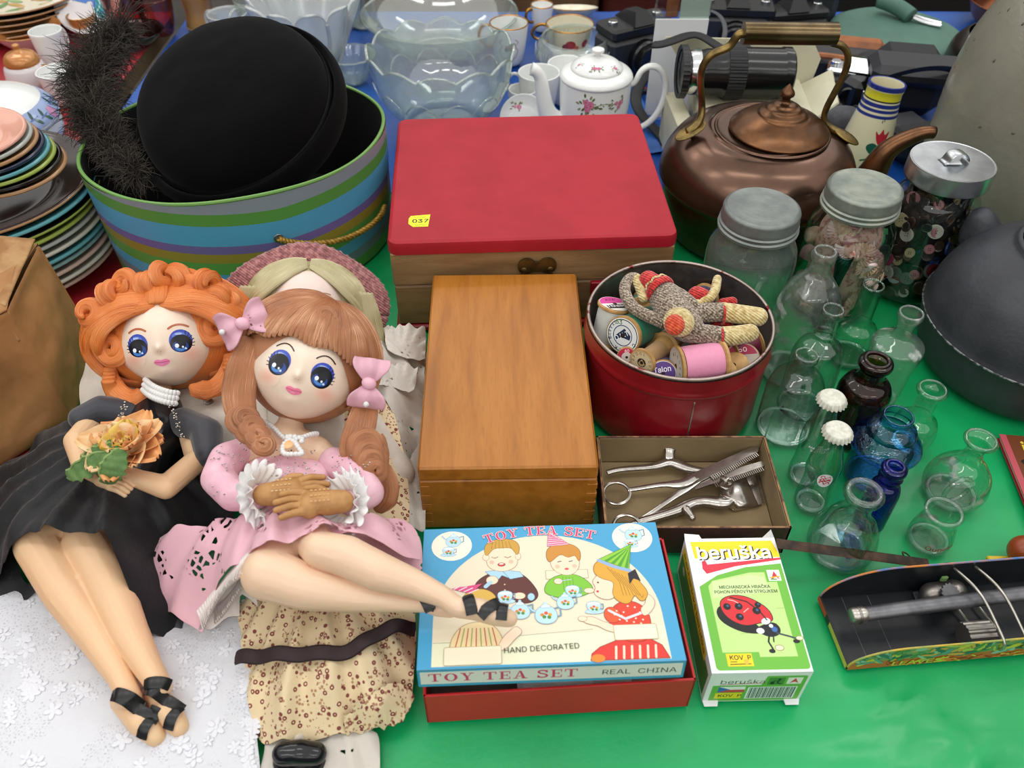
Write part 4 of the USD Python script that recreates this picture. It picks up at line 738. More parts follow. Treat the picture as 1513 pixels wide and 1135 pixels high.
# the peacock blue lantern jar: two roof tiers over a body
def dimple(v): return v
t_, h_ = bottle('lantern_jar', 'peacock blue glass jar shaped like a lantern with two roof tiers', (1277, 703), (1338, 615), [(0, 0), (.0235, 0), (.0255, .03), (.0262, .25), (.0250, .50), (.0250, .52), (.0315, .53), (.0318, .555), (.0245, .69), (.0205, .74), (.0215, .75), (.0218, .775), (.0160, .86), (.0128, .89), (.0126, .96), (.0136, .975), (.0130, 1)], 'peacock_glass', inner=.0018)
bottle('cobalt_bottle', 'tiny cobalt blue glass bottle with a ringed lip, in front of the lantern jar', (1287, 772), (1318, 690), [(0, 0), (.0125, 0), (.0138, .03), (.0138, .55), (.0120, .68), (.0078, .76), (.0090, .80), (.0105, .83), (.0088, .87), (.0088, .90), (.0108, .93), (.0108, .97), (.0085, 1)], 'cobalt_glass', inner=.003)
def facets(v):
    a = np.arctan2(v[:, 1], v[:, 0]); r = np.hypot(v[:, 0], v[:, 1]); k = np.exp(-((v[:, 2] - .022) / .02) ** 2); s = 1 - .13 * k * (0.5 + .5 * np.cos(a * 6)) ** 2; return np.c_[v[:, :2] * s[:, None], v[:, 2]]
bottle('dimpled_decanter', 'clear decanter with a dimpled round body and wide flat lip, front of all the bottles', (1237, 812), (1278, 728), [(0, 0), (.024, 0), (.0280, .05), (.0288, .16), (.0268, .34), (.0205, .54), (.0132, .67), (.0115, .75), (.0122, .86), (.0160, .95), (.0166, .985), (.0155, 1)], 'clear_glass', inner=.0055, seg=72, fn=facets, thick=True)
def flat_(v): return np.c_[v[:, 0], v[:, 1] * .62, v[:, 2]]
t_, h_ = bottle('oil_cruet', 'clear glass cruet with an oval side handle and rust stains down its neck', (1400, 730), (1453, 650), [(0, 0), (.022, 0), (.026, .06), (.0285, .20), (.026, .38), (.0175, .56), (.0095, .70), (.0076, .80), (.0085, .90), (.0142, .97), (.0145, .985), (.0135, 1)], 'stained_glass', inner=.0026)
a = np.linspace(0, 2 * np.pi, 40); part(t_, 'handle', mv(tube(np.stack([-.0155 + .0125 * np.cos(a), 0 * a - .016, .030 + .0145 * np.sin(a)], 1), .0022, 8, False), (0, 0, 0), rz_(.25)), 'clear_glass', label='oval glass handle')
t_, h_ = bottle('toothpick_jar', 'short clear glass jar with a thick rolled rim and rust coloured marks', (1368, 798), (1397, 757), [(0, 0), (.0165, 0), (.0185, .06), (.0188, .20), (.0160, .62), (.0146, .82), (.0150, .92), (.0152, 1)], 'stained_glass', inner=.0018, catg='jar', lip=.0022)
p = Print(3e-6); p.text('Ounces', 0, 0, .0052, '#9a6044', True, 1, .1, True)
pprint(t_, 'printed_mark', p, 'ink', lambda xy, z: np.c_[(.0190 + z) * np.cos(-1.5 + xy[:, 0] / .0185), (.0190 + z) * np.sin(-1.5 + xy[:, 0] / .0185), .009 + xy[:, 1]], .002)
# little glass rods leaning against the tall bottle
for k, (p0, p1) in enumerate((((1113, 440), (1128, 408)), ((1130, 505), (1143, 462)))):
    a_, b_ = at(*p0, .030), at(*p1, .048); solo('glass_stopper', mv(lathe(spl([(0, -.5), (.004, -.48), (.0045, .2), (.007, .35), (.0065, .5), (0, .52)], 20) * [1, np.linalg.norm(b_ - a_)], 16), (a_ + b_) / 2, basis(b_ - a_)), 'clear_glass_old', ('frosted glass stopper standing between the red tin and the empty preserving jar', 'slim frosted glass stopper beside the tall clear bottle')[k], 'glass stopper')

# --- preserving jars
mat('zinc', '#777c7a', .52, .6, col2='#8b918e', nscale=25, bump=.25, bscale=220); mat('zinc_green', '#7c857e', .52, .6, col2='#9ea398', nscale=25, bump=.25, bscale=220); mat('aluminium', '#c6cacd', .25, .95, col2='#b2b6ba', nscale=30, bump=.03, bscale=300)
blown('jar_glass', '#f6faf8', '#d0ddd8', .01, .25); blown('jar_glass_aqua', '#eaf5f1', '#b4d2c7', .02, .3, None, .08)
def jar(label, base, top_, R, rl, m, lidm, lid='zinc'):
    B = at(*base); T = aty(*top_, B[1]); h = T[2]; t = thing('preserving_jar', label, 'jar', ((B[0] + T[0]) / 2 , B[1], .0005)); hb = h - .026
    q = spl([(0, .003), (R * .8, 0), (R * .96, .004), (R, .012), (R, hb * .72), (R * .97, hb * .82), (R * .84, hb * .93), (rl * .92, hb), (rl * .90, hb + .008)], 60)
    part(t, 'glass', lathe(q, 64), m, smooth=True); z = hb
    if lid == 'zinc':
        prof = [(rl * .88, z + .001), (rl * 1.02, z + .001), (rl * 1.03, z + .004), (rl * .99, z + .0055), (rl * 1.01, z + .009), (rl * .97, z + .0105), (rl * .99, z + .014), (rl * .965, z + .0155), (rl * .975, z + .022), (rl * .95, z + .0245), (rl * .89, z + .0258), (rl * .86, z + .0248), (rl * .60, z + .0248), (rl * .57, z + .0256), (rl * .48, z + .0248), (0, z + .0248)]
        part(t, 'screw_lid', lathe(prof, 64), lidm, 50)
    else:
        part(t, 'lid', lathe([(rl * .95, z), (rl * 1.0, z), (rl * 1.01, z + .002), (rl * 1.0, z + .018), (rl * .985, z + .0195), (rl * .95, z + .0195), (rl * .93, z + .019), (0, z + .0185)], 72), lidm, 40)
        part(t, 'lid_handle', mv(tube(cspl([(-.014, 0, 0), (-.010, 0, .001), (-.006, 0, .008), (.004, 0, .010), (.012, 0, .006), (.015, 0, .0005)], 30), .0068, 10, flat=.14, upv=None), (0, 0, z + .0195), rz_(.2)), lidm)
        st = part(t, 'lid_slip', bx(-.010, .006, -.009, .000, z + .020, z + .0204, .0001), 'white_card', label='slip of white paper under the lid handle')
    return t, h, (B[0] + T[0]) / 2, B[1]
jar('empty preserving jar with a dull zinc screw lid, behind the red tin', (1092, 480), (1118, 305), .0470, .0400, 'jar_glass_aqua', 'zinc')
J2 = jar('preserving jar full of pink sea shells, with a greenish zinc lid', (1235, 445), (1265, 275), .0465, .0400, 'jar_glass', 'zinc_green')
J3 = jar('lidded jar full of buttons with a bright aluminium lid and handle', (1357, 420), (1385, 230), .0455, .0440, 'jar_glass', 'aluminium', 'alu')
# shells
mat('shell_pink', '#d9b3a4', .4, col2='#a86a5c', nscale=180, mix=(.5, .62)); mat('shell_cream', '#dccdb4', .4, col2='#c2a284', nscale=120); mat('shell_white', '#e6ddd8', .25, col2='#d8b8b4', nscale=60); mat('shell_rose', '#b0737c', .4, col2='#c9949a', nscale=60)
def scallop(k):
    def fn(u, v):
        a = (u - .5) * 2.0; r = v * .018; rib = 1 + .05 * np.cos(u * 60); return np.stack([r * np.sin(a) * 1.05, r * np.cos(a) * rib, (.009 * np.sin(np.pi * np.clip(v, 0, 1) * .75) * np.cos(a * .75) + .0006 * np.cos(u * 60)) * k], -1)
    return grid(fn, 60, 16, thick=.0012)
def conch():
    k = np.linspace(0, 1, 30); prof = np.c_[np.interp(k, [0, .1, .45, .6, .8, 1], [.0008, .002, .0095, .0105, .006, .0004]) * (1 + .07 * np.sin(k * 34)), (k - .5) * .040]
    v, f = lathe(prof, 24); v[:, 0] += .0022 * np.sin((v[:, 2] + .02) * 60); return v, f
protos = {}
jr = np.random.default_rng(5); SH = []
for k in range(46):
    a = -2.95 + 3.1 * ((k * .618) % 1) if k < 38 else jr.uniform(0, 6.28); z = .012 + .108 * ((k * .3819 + .13) % 1)
    d = .0350 if z < .095 else .025; kind = ('scallop', 'conch', 'scallop', 'conch', 'scallop')[k % 5]; m = ('shell_pink', 'shell_cream', 'shell_white', 'shell_pink', 'shell_rose', 'shell_cream')[k % 6]
    loc = (J2[2] + d * math.cos(a), J2[3] + d * math.sin(a), z + .004); n_ = np.array([math.cos(a), math.sin(a), .25]); x_ = rz_(0) @ np.array([math.sin(k * 2.1), math.cos(k * 2.1), math.sin(k)])
    R = basis(n_, x_) if kind == 'scallop' else basis(np.cross(n_, x_), n_)
    word = {'shell_pink': 'speckled pink', 'shell_cream': 'cream', 'shell_white': 'pearly white', 'shell_rose': 'dusky rose'}[m]
    lab = f'{word} {"scallop" if kind == "scallop" else "whelk"} shell inside the preserving jar'; g = f'{word} {kind} shells in the jar'
    if (kind, m) in protos: copy(protos[kind, m], lab, loc, R=R, group=g)
    else:
        t = protos[kind, m] = thing('sea_shell', lab, 'shell', loc, R=R, group=g); part(t, 'shell', scallop(1.) if kind == 'scallop' else conch(), m, smooth=True)
solo('shell_heap', mv(lathe(spl([(0, .005), (.030, .005), (.033, .012), (.033, .095), (.024, .115), (0, .118)], 40), 48, lambda v: v * (1 + .10 * fbm(v, 70, 2, 3)[:, None] * np.array([1, 1, .3]))), (J2[2], J2[3], .001)), 'shell_pink', 'heap of small pink and cream shells in the middle of the shell jar', 'shells', kind='stuff', smooth=True)
# buttons
bcol = dict(pearl='#d6d0c4', cream='#c8b890', black='#201c20', blue='#2c4aa0', red='#8c1e28', rose='#c8848c', brown='#4a3020', magenta='#c83a7a', grey='#77787a', olive='#5a5234', clear='#b8c4cc')
for k, c in bcol.items(): mat('button_' + k, c, .25)
bp = {}
def button_mesh(r): 
    pr = [(0, 0), (r, 0), (r * 1.02, .0006), (r, .0020), (r * .88, .0026), (r * .78, .0019), (0, .0017)]
    return lathe(pr, 24)
jr = np.random.default_rng(11)
for k in range(120):
    z = .008 + (.122) * ((k * .381966) % 1); a = jr.uniform(-3.0, .3) if k < 95 else jr.uniform(0, 6.28); R_ = .0425 if z < .10 else .0425 - (z - .10) * .35; d = R_ - .003 - jr.random() * .006
    c = jr.choice(list(bcol), p=[.10, .07, .25, .06, .08, .04, .20, .03, .06, .09, .02]); r = .0055 if jr.random() < .6 else .008
    loc = (J3[2] + d * math.cos(a), J3[3] + d * math.sin(a), z); n_ = np.array([math.cos(a), math.sin(a), .3]) + jr.normal(0, .28, 3); key = (c, r); g = f'{"large" if r > .007 else "small"} {c} buttons in the jar'; lab = f'{"large" if r > .007 else "small"} {c} button in the aluminium lidded jar'
    if key in bp: copy(bp[key], lab, loc, R=basis(n_), group=g)
    else:
        t = bp[key] = thing('button', lab, 'button', loc, R=basis(n_), group=g); part(t, 'disc', button_mesh(r), 'button_' + c, 40)
        for s in (-1, 1):
            for s2 in (-1, 1): part(t, 'thread_hole', mv(lathe([(.0006, 0), (.0006, .0002), (0, .0002)], 8), (s * r * .18, s2 * r * .18, .0017)), 'black_void')
solo('button_core', mv(lathe(spl([(0, .004), (.034, .004), (.036, .01), (.036, .10), (.03, .125), (0, .128)], 30), 32, lambda v: v * (1 + .06 * np.sin(v[:, [2]] * 400 + np.arctan2(v[:, [1]], v[:, [0]]) * 7))), (J3[2], J3[3], .001)), 'button_black', 'dark mass of buttons in the middle of the button jar', 'buttons', kind='stuff', smooth=True)
# ================================================================ copper kettle, stoneware jug, iron kettle, vase
mat('copper_aged', '#74584b', .24, .9, col2='#5a463a', nscale=14, mix=(.35, .7), bump=.05, bscale=80); mat('copper_warm', '#7c5538', .3, .9, col2='#5c4230', nscale=20, bump=.05, bscale=90); mat('brass_old', '#8a7444', .35, .9, col2='#54482e', nscale=50, bump=.05, bscale=200); mat('brass_tube', '#6f5f45', .25, .9, col2='#574830', nscale=30)
KX, KY = .302, .925
t = thing('copper_kettle', 'old copper kettle with a domed lid, brass tube handle and curved spout', 'kettle', (KX, KY, 0))
sh = spl([(.118, .078), (.1185, .082), (.117, .092), (.108, .112), (.092, .128), (.078, .134), (.066, .1365), (.064, .1385)], 40)
part(t, 'lower_body', lathe(spl([(0, 0), (.094, 0), (.099, .004), (.104, .02), (.113, .06), (.1165, .076), (.119, .0775), (.1195, .0795), (.118, .0815)], 40), 80), 'copper_warm', 50)
part(t, 'shoulder', lathe(np.vstack([sh, [(.0635, .1375), (0, .1375)]]), 80), 'copper_aged', 50)
LZ = .1385; lx, ly = .014, -.006
ld = part(t, 'lid', mv(lathe(spl([(.0, 0), (.056, 0), (.0585, .002), (.056, .005), (.046, .013), (.032, .0195), (.0285, .021), (.028, .0225), (.022, .0265), (.0205, .0275), (.0198, .029), (.014, .032), (.0125, .0335), (.006, .036), (.0048, .0385), (.0055, .042), (.0085, .0445), (.0082, .0465), (.004, .053), (.0, .0575)], 90), 64), (lx, ly, LZ)), 'copper_warm', 60)
part(t, 'lid_seat', mv(lathe(spl([(.058, 0), (.063, .0005), (.066, .002), (.068, 0)], 16), 64), (lx * .5, ly * .5, LZ - .001)), 'copper_aged')
HY = ly - .002
def hp(x, y): q = aty(x, y, KY + .005); return np.array([q[0] - KX, .005, q[2]])
HL, HR = hp(1098, 49), hp(1236, 50)
part(t, 'handle_grip', tube([HL, HR], [.0122, .0122], 24), 'brass_tube', 40)
lft = cspl([hp(1015, 183) + [0, -.01, -.006], hp(1033, 172) + [0, -.006, 0], hp(1037, 155), hp(1035, 120), hp(1040, 95), hp(1056, 78), hp(1078, 68), hp(1090, 52), HL + [.004, 0, -.002]], 60)
rgt = cspl([hp(1252, 196) + [0, -.008, -.004], hp(1226, 186) + [0, -.004, 0], hp(1218, 176), hp(1226, 150), hp(1246, 112), hp(1253, 84), hp(1240, 66), hp(1228, 62), HR + [-.002, 0, -.006]], 60)
for P_ in (lft, rgt): part(t, 'handle_arm', tube(P_, np.interp(np.linspace(0, 1, 60), [0, .12, .3, 1], [.0085, .0062, .0048, .0054]), 12, flat=.75), 'brass_old', True)
part(t, 'bracket_plate', mv(ellipsoid((0, 0, 0), (.020, .011, .0028), 3), hp(1018, 184) + [0, -.012, -.002], basis((-.45, -.25, 1)) @ rz_(.3)), 'brass_old', True); part(t, 'bracket_plate', mv(ellipsoid((0, 0, 0), (.018, .010, .0028), 3), hp(1252, 192) + [-.004, -.012, -.002], basis((.45, -.25, 1)) @ rz_(-.3)), 'brass_old', True)
for q in ((-.09, .0, .126), (.097, 0, .122)): part(t, 'rivet', ellipsoid(q, (.003, .003, .002), 2), 'copper_warm')
S0 = np.array([.098, -.015, .045]); sp = [S0]
for x, y, yy in ((1292, 250, KY - .012), (1312, 222, KY - .012), (1338, 206, KY - .012), (1362, 197, KY - .012), (1380, 196, KY - .012)): q = aty(x, y, yy); sp.append(q - [KX, KY, 0])
P = cspl(np.array(sp), 50); part(t, 'spout', tube(P, np.interp(np.linspace(0, 1, 50), [0, .35, .6, .9, 1], [.024, .0165, .0115, .0078, .0072]), 20), 'copper_warm', True)

mat('stoneware', '#8f8d80', .24, col2='#7f7d70', nscale=9, mix=(.3, .7), bump=.35, bscale=140, bdist=.0012)
t = thing('stoneware_jug', 'large grey salt glazed stoneware jug at the right edge', 'jug', (.700, .950, 0))
RJ = .168
jp = spl([(0, 0), (RJ * .93, 0), (RJ * .98, .01), (RJ, .05), (RJ, .15), (RJ * .97, .20), (RJ * .86, .255), (RJ * .66, .300), (RJ * .40, .330), (RJ * .24, .342), (RJ * .2, .352), (RJ * .20, .375), (RJ * .23, .380), (RJ * .22, .395), (RJ * .12, .396)], 90)
part(t, 'body', lathe(jp, 96, lambda v: v * (1 + .006 * fbm(v, 14, 2, 3)[:, None])), 'stoneware', True)
part(t, 'handle', tube(cspl([(.03, .02, .375), (.06, .05, .385), (.095, .085, .34), (.10, .09, .28)], 30), .014, 14), 'stoneware', True)
mat('kiln_spot', '#55544a', .4)
jr = np.random.default_rng(3)
_n = jr; sv = []
for k in range(34):
    a = jr.uniform(2.6, 4.9); z = jr.uniform(.14, .30); r = np.interp(z, jp[:, 1][jp[:, 1] < .33], jp[:, 0][jp[:, 1] < .33]); s = jr.uniform(.0006, .0018); nrm = np.array([math.cos(a), math.sin(a), .5]); sv.append(mv(ellipsoid((0, 0, 0), (s * 1.6, s, .0005), 1), (r * math.cos(a), r * math.sin(a), z), basis(nrm)))
part(t, 'kiln_speck', cat(*sv), 'kiln_spot', kind='stuff')

mat('cast_iron', '#3b3d43', .5, .2, col2='#33353a', nscale=25, bump=.4, bscale=260, bdist=.0008); mat('worn_iron', '#8c8d90', .4, .7, col2='#3a3c40', nscale=150, mix=(.45, .55))
IX, IY = .545, .665
t = thing('iron_kettle', 'black cast iron kettle with a worn bright seam, right of the bottles', 'kettle', (IX, IY, 0))
part(t, 'lower_body', lathe(spl([(0, 0), (.086, 0), (.098, .004), (.106, .018), (.110, .04), (.1115, .058), (.113, .060)], 30), 72), 'cast_iron', 50)
part(t, 'upper_body', lathe(spl([(.113, .0605), (.1115, .064), (.109, .080), (.098, .108), (.078, .130), (.060, .141), (.055, .144), (.054, .149), (.050, .150), (.050, .142), (0, .142)], 50), 72), 'cast_iron', 50)
part(t, 'worn_seam', lathe([(.1132 + .0011 * math.cos(a) * 1, .0603 + .0011 * math.sin(a)) for a in np.linspace(0, 2 * np.pi, 9)], 120, lambda v: v * (1 + .006 * fbm(v, 90, 2, 6)[:, None])), 'worn_iron')
part(t, 'lid', lathe(spl([(.0485, .143), (.0485, .150), (.040, .156), (.012, .161), (.010, .164), (.013, .170), (.010, .176), (0, .177)], 30), 48), 'cast_iron')
a0 = at(1447, 345, .112) - [IX, IY, 0]
part(t, 'spout', limbs([[(*(a0 + [.02, .0, -.03]), .026), (*(a0 + [.006, .004, -.006]), .022), (*(a0 + [.0, .006, .012]), .0145)]], .006, 6), 'cast_iron', True)
part(t, 'handle_lug', limbs([[(.050, -.055, .125, .012), (.060, -.066, .142, .010), (.058, -.064, .155, .009)]], .005, 4), 'cast_iron', True)
part(t, 'bail_handle', tube(cspl([(.055, -.064, .152), (.085, -.06, .175), (.115, -.03, .185), (.13, .02, .18)], 30), .0045, 10), 'cast_iron', True)

# --- painted vase leaning a little in the camera pile
mat('ink_glaze', (1, 1, 1), .16, ink=True)
B, T = at(1263, 255), None
T = aty(1311, 124, B[1] + .01); ax = (T - B); hv = np.linalg.norm(ax)
t = thing('tulip_vase', 'cream pottery vase with blue and yellow bands and a red tulip', 'vase', (B[0], B[1], .002), R=basis(ax))
pv = spl([(0, 0), (.030, 0), (.034, .04 * hv), (.0365, .12 * hv), (.035, .28 * hv), (.0295, .55 * hv), (.0245, .80 * hv), (.0232, .90 * hv), (.0245, .97 * hv), (.0245, 1.0 * hv), (.0235, 1.005 * hv), (.0215, 1.0 * hv), (.0205, .93 * hv), (.024, .6 * hv), (.028, .1 * hv), (0, .08 * hv)], 300)
v, f = lathe(pv, 64); i = np.repeat(np.arange(300), 64)[:len(v)]; outside = i < 300 * .56; zz = v[:, 2] / hv
col = np.tile(srgb('#d8d2b2'), (len(v), 1))
for z0, z1, c in ((.955, 1.01, '#22307e'), (.86, .945, '#d4cc34'), (.845, .858, '#20262e'), (.79, .825, '#22307e'), (.735, .77, '#22307e'), (.685, .715, '#22307e'), (.02, .11, '#1c2450')): k = (zz > z0) & (zz < z1) & ((np.hypot(v[:, 0], v[:, 1]) > np.interp(zz, [0, .3, .8, .95, 1.01], [.02, .031, .0235, .0222, .0215]))); col[k] = srgb(c)
part(t, 'pottery', (v, f), 'ink_glaze', True, col=col)
p = Print(4e-6); p.blob([(-.007, .008), (-.009, .018), (-.005, .014), (0, .021), (.004, .014), (.009, .018), (.007, .006), (0, 0)], '#b8263a'); p.blob([(-.002, -.002), (-.011, .002), (-.016, -.002), (-.012, -.010), (0, -.014)], '#1f5a4a'); p.blob([(.002, -.002), (.010, .003), (.016, .003), (.010, -.008), (0, -.014)], '#1f5a4a')
for a in (-.9, -.5, -.2, .2, .55, .9): p.stroke([(0, -.014), (.022 * math.sin(a), -.026 - .004 * math.cos(a * 3))], .0022, ('#5a7a5a', '#3f6a4c')[int(abs(a) * 10) % 2])
for q in ((-.004, .034), (-.002, .031), (-.005, .029)): p.stroke([q, (q[0], q[1] + .003)], .0012, '#26324e')
p.disc(-.003, -.036, .012, '#1a2046', .009); p.disc(.004, -.036, .002, '#c8862a')
def wv(xy, z):
    h = .42 * hv + xy[:, 1]; r = np.interp(h, pv[:150, 1], pv[:150, 0]) + z + .0003; a = math.radians(-82) + xy[:, 0] / .031; return np.c_[r * np.cos(a), r * np.sin(a), h]
pprint(t, 'painted_tulip', p, 'ink_glaze', wv, .003)

# ================================================================ cameras and photographic gear behind the kettle
mat('black_plastic', '#17181a', .4, bump=.1, bscale=400); mat('black_gloss', '#111214', .18); mat('rubber_ribs', '#1c1d1f', .65, bump=.6, bscale=500); mat('cream_card', '#c9c6ac', .5, col2='#bdb99c', nscale=12); mat('white_paper', '#d8dadc', .6); mat('chrome', '#d0d2d4', .15, 1.0); mat('grey_felt', '#55565a', .9, col2='#4a4b50', nscale=60, bump=.4, bscale=300); mat('nylon_strap', '#202124', .7, bump=.5, bscale=600); mat('tan_leather', '#9a5a2a', .5, col2='#7a4420', nscale=20); mat('dark_vinyl', '#25262c', .45, bump=.3, bscale=120); mat('green_card', '#b8cfc2', .5)
def rbox(t, nm, m, x0, x1, y0, y1, z0, z1, b=.002, **k): return part(t, nm, bx(x0, x1, y0, y1, z0, z1, b), m, **k)
# cream lens cartons, one in front of the other
q = at(1088, 150, .09); t = thing('lens_carton', 'cream lens carton standing behind the copper kettle, under the long lens', 'box', (.305, 1.11, 0), -.06)
rbox(t, 'carton', 'cream_card', -.050, .105, -.045, .065, 0, .088, .0015)
hull_ = hull([(-.052, .064, .088), (.120, .064, .070), (-.093, .070, .142), (.112, .070, .142), (.128, .068, .118), (-.052, .061, .088), (.120, .061, .070), (-.093, .067, .142), (.112, .067, .142), (.128, .065, .118)]); part(t, 'raised_flap', hull_, 'cream_card')
part(t, 'corner_flap', hull([(.104, -.045, .080), (.104, .060, .080), (.140, -.02, .095), (.142, .050, .110), (.106, -.045, .078), (.106, .060, .078), (.142, -.02, .093), (.144, .050, .108)]), 'cream_card')
p = Print(4e-6); p.poly(sbox(-.03, -.01, .03, .02), '#c8cdd0')
for k in range(4): p.stroke([(-.02, .012 - k * .006), (.018, .012 - k * .006)], .002, '#2a5a9a')
pprint(t, 'printed_mark', p, 'ink_matte', lambda xy, z: np.c_[-.0505 - z, xy[:, 0] + .0, xy[:, 1] + .045])
t = thing('lens_carton', 'cream carton on its side, left of the copper kettle', 'box', (.233, 1.10, 0), .05); rbox(t, 'carton', 'cream_card', -.011, .012, -.055, .055, 0, .075, .0015)
p = Print(4e-6)
for k in range(3): p.disc(-.02 + .018 * k, .02, .006, '#2a5aa8', .004)
pprint(t, 'printed_mark', p, 'ink_matte', lambda xy, z: np.c_[xy[:, 0] * .4, 0 * xy[:, 0] - .0555 - z, xy[:, 1] + .03])
# the long lens lying on the carton
A0, A1 = aty(1003, 106, 1.11), aty(1168, 108, 1.11); t = thing('telephoto_lens', 'long black camera lens with a ribbed ring, lying on the cream carton', 'camera lens', A0, R=basis(A1 - A0)); Ln = np.linalg.norm(A1 - A0); r = .0335
part(t, 'barrel', lathe([(0, .03 * Ln), (r * .80, .03 * Ln), (r * .86, .20 * Ln), (r * .9, .24 * Ln), (r * .9, .36 * Ln), (r, .40 * Ln), (r, .56 * Ln), (r * .97, .575 * Ln), (r * .97, .9 * Ln), (r * 1.0, .91 * Ln), (r, .975 * Ln), (r * .93, .99 * Ln), (r * .7, Ln), (0, Ln)], 56), 'black_gloss', 40)
part(t, 'focus_ring', lathe([(r * 1.01, .40 * Ln), (r * 1.04, .405 * Ln), (r * 1.04, .555 * Ln), (r * 1.01, .56 * Ln)], 120, lambda v: v * np.c_[(1 + .012 * np.sign(np.sin(np.arctan2(v[:, 1], v[:, 0]) * 50)))[:, None] * [1, 1], np.ones(len(v))]), 'rubber_ribs')
part(t, 'lens_cap', lathe([(r * .86, .012 * Ln), (r * 1.02, .0 * Ln), (r * 1.02, .06 * Ln), (r * .95, .065 * Ln)][::1], 90, lambda v: v * np.c_[(1 + .01 * np.sign(np.sin(np.arctan2(v[:, 1], v[:, 0]) * 36)))[:, None] * [1, 1], np.ones(len(v))]), 'black_plastic'); part(t, 'mount_ring', lathe([(r * .7, .05 * Ln), (r * .88, .10 * Ln), (r * .90, .17 * Ln), (r * .84, .175 * Ln)], 48), 'chrome')
part(t, 'front_glass', lathe([(r * .84, .02 * Ln), (r * .5, .035 * Ln), (0, .04 * Ln)][::-1], 40), 'black_gloss')
p = Print(4e-6); p.text('135', 0, .004, .006, '#d8d8d8', True); p.text('2.8', .0, -.008, .005, '#d8d8d8', True)
pprint(t, 'printed_mark', p, 'ink', lambda xy, z: np.c_[(r * .98 + z) * np.cos(.4 + xy[:, 1] / r - 1.2), (r * .98 + z) * np.sin(.4 + xy[:, 1] / r - 1.2), .62 * Ln + xy[:, 0]], .003)
# pieces of black gear (each a thing)
def camera_body(label, loc, rz, w, d, h, lens=.022, chrome_top=True):
    t = thing('film_camera', label, 'camera', loc, rz); rbox(t, 'body', 'dark_vinyl', -w / 2, w / 2, -d / 2, d / 2, 0, h * .78, .006); rbox(t, 'top_plate', 'chrome' if chrome_top else 'black_plastic', -w / 2 + .001, w / 2 - .001, -d / 2 + .001, d / 2 - .001, h * .78, h, .004)
    part(t, 'prism_hump', hull([(-.02, -d / 2, h), (.02, -d / 2, h), (-.02, d / 2, h), (.02, d / 2, h), (-.011, -d / 4, h + .018), (.011, -d / 4, h + .018), (-.011, d / 4, h + .014), (.011, d / 4, h + .014)]), 'chrome' if chrome_top else 'black_plastic')
    part(t, 'lens_tube', mv(lathe(spl([(0, 0), (lens, 0), (lens, .012), (lens * .92, .014), (lens * .92, .028), (lens * .8, .030), (lens * .7, .026), (0, .024)], 40), 40), (0, -d / 2, h * .42), rx(math.pi / 2)), 'black_gloss', 40)
    for s in (-1, 1): part(t, 'dial', mv(lathe([(0, 0), (.008, 0), (.008, .005), (.007, .006), (0, .006)], 24), (s * w * .36, 0, h)), 'chrome')
    return t
q = at(1262, 110, .05); camera_body('chrome topped film camera among the black cases, right of the kettle handle', (q[0], q[1], .012), -.35, .085, .04, .05, .018)
q = at(935, 60, .05); camera_body('black film camera by the edge of the blue strip, at the top centre', (q[0], q[1], 0), .5, .12, .06, .085, .028, False)
q = at(1085, 30, .05); camera_body('black film camera behind the white card packet', (q[0], q[1], 0), -.1, .13, .05, .08, .026, False)
q = at(1165, 45, .03); camera_body('old folding camera in a black case behind the kettle handle', (q[0], q[1], 0), .2, .12, .05, .07, .022, False)
q = at(1196, 20, .03); t = thing('camera_case', 'dark blue black leather camera case behind the brown one', 'case', (q[0] - .02, q[1], 0), .1); rbox(t, 'case', 'dark_vinyl', -.06, .06, -.04, .04, 0, .10, .018); rbox(t, 'flap', 'dark_vinyl', -.062, .062, -.042, .0, .070, .103, .006)
q = at(1248, 92, .03); t = thing('leather_case', 'orange brown leather case with a dark lining, behind the copper kettle handle', 'case', (q[0], q[1], 0), -.25); rbox(t, 'body', 'dark_vinyl', -.065, .055, -.045, .035, 0, .055, .012)
rbox(t, 'strap_band', 'tan_leather', -.067, .057, .0, .037, .03, .062, .008); part(t, 'rim', tube(cspl([(-.066, -.04, .05), (-.03, -.052, .058), (.04, -.05, .055), (.06, -.02, .05), (.058, .03, .05)], 30), .005, 8), 'tan_leather')
q = at(1286, 104, .05); t = thing('camera_case', 'soft black camera pouch beside the green disc', 'case', (q[0] + .01, q[1] + .0, 0), -.4); part(t, 'pouch', ellipsoid((0, 0, .04), (.048, .034, .040), 3), 'nylon_strap', True); part(t, 'flap', ellipsoid((.01, -.02, .06), (.036, .024, .026), 3), 'dark_vinyl', True)
for k, (x, y, a, b) in enumerate(((1217, 160, .034, .022), (1242, 172, .04, .024))):
    q = at(x, y, .03); t = thing('lens_pouch', ('grey felt lens pouch behind the kettle, left of its twin', 'grey felt lens pouch touching the tulip vase')[k], 'pouch', (q[0], q[1], 0), .3); part(t, 'pouch', ellipsoid((0, 0, .022), (a, b, .022), 3), 'grey_felt', True); part(t, 'drawstring', tube(cspl([(a * .5, -b * .7, .022), (a * .62, 0, .042), (a * .5, b * .7, .022)], 16), .0015, 6), 'nylon_strap')
q = at(1290, 140, .03); t = thing('flash_unit', 'black flash unit with a clear front, behind the tulip vase', 'flash', (q[0] - .02, q[1], 0), .5); rbox(t, 'housing', 'black_gloss', -.03, .03, -.02, .02, 0, .06, .008); rbox(t, 'reflector', 'chrome', -.022, .022, -.022, -.018, .025, .05, .002); part(t, 'knob', mv(lathe([(0, 0), (.006, 0), (.0055, .006), (0, .007)], 16), (-.02, -.02, .012), rx(math.pi / 2)), 'yellow_sticker')
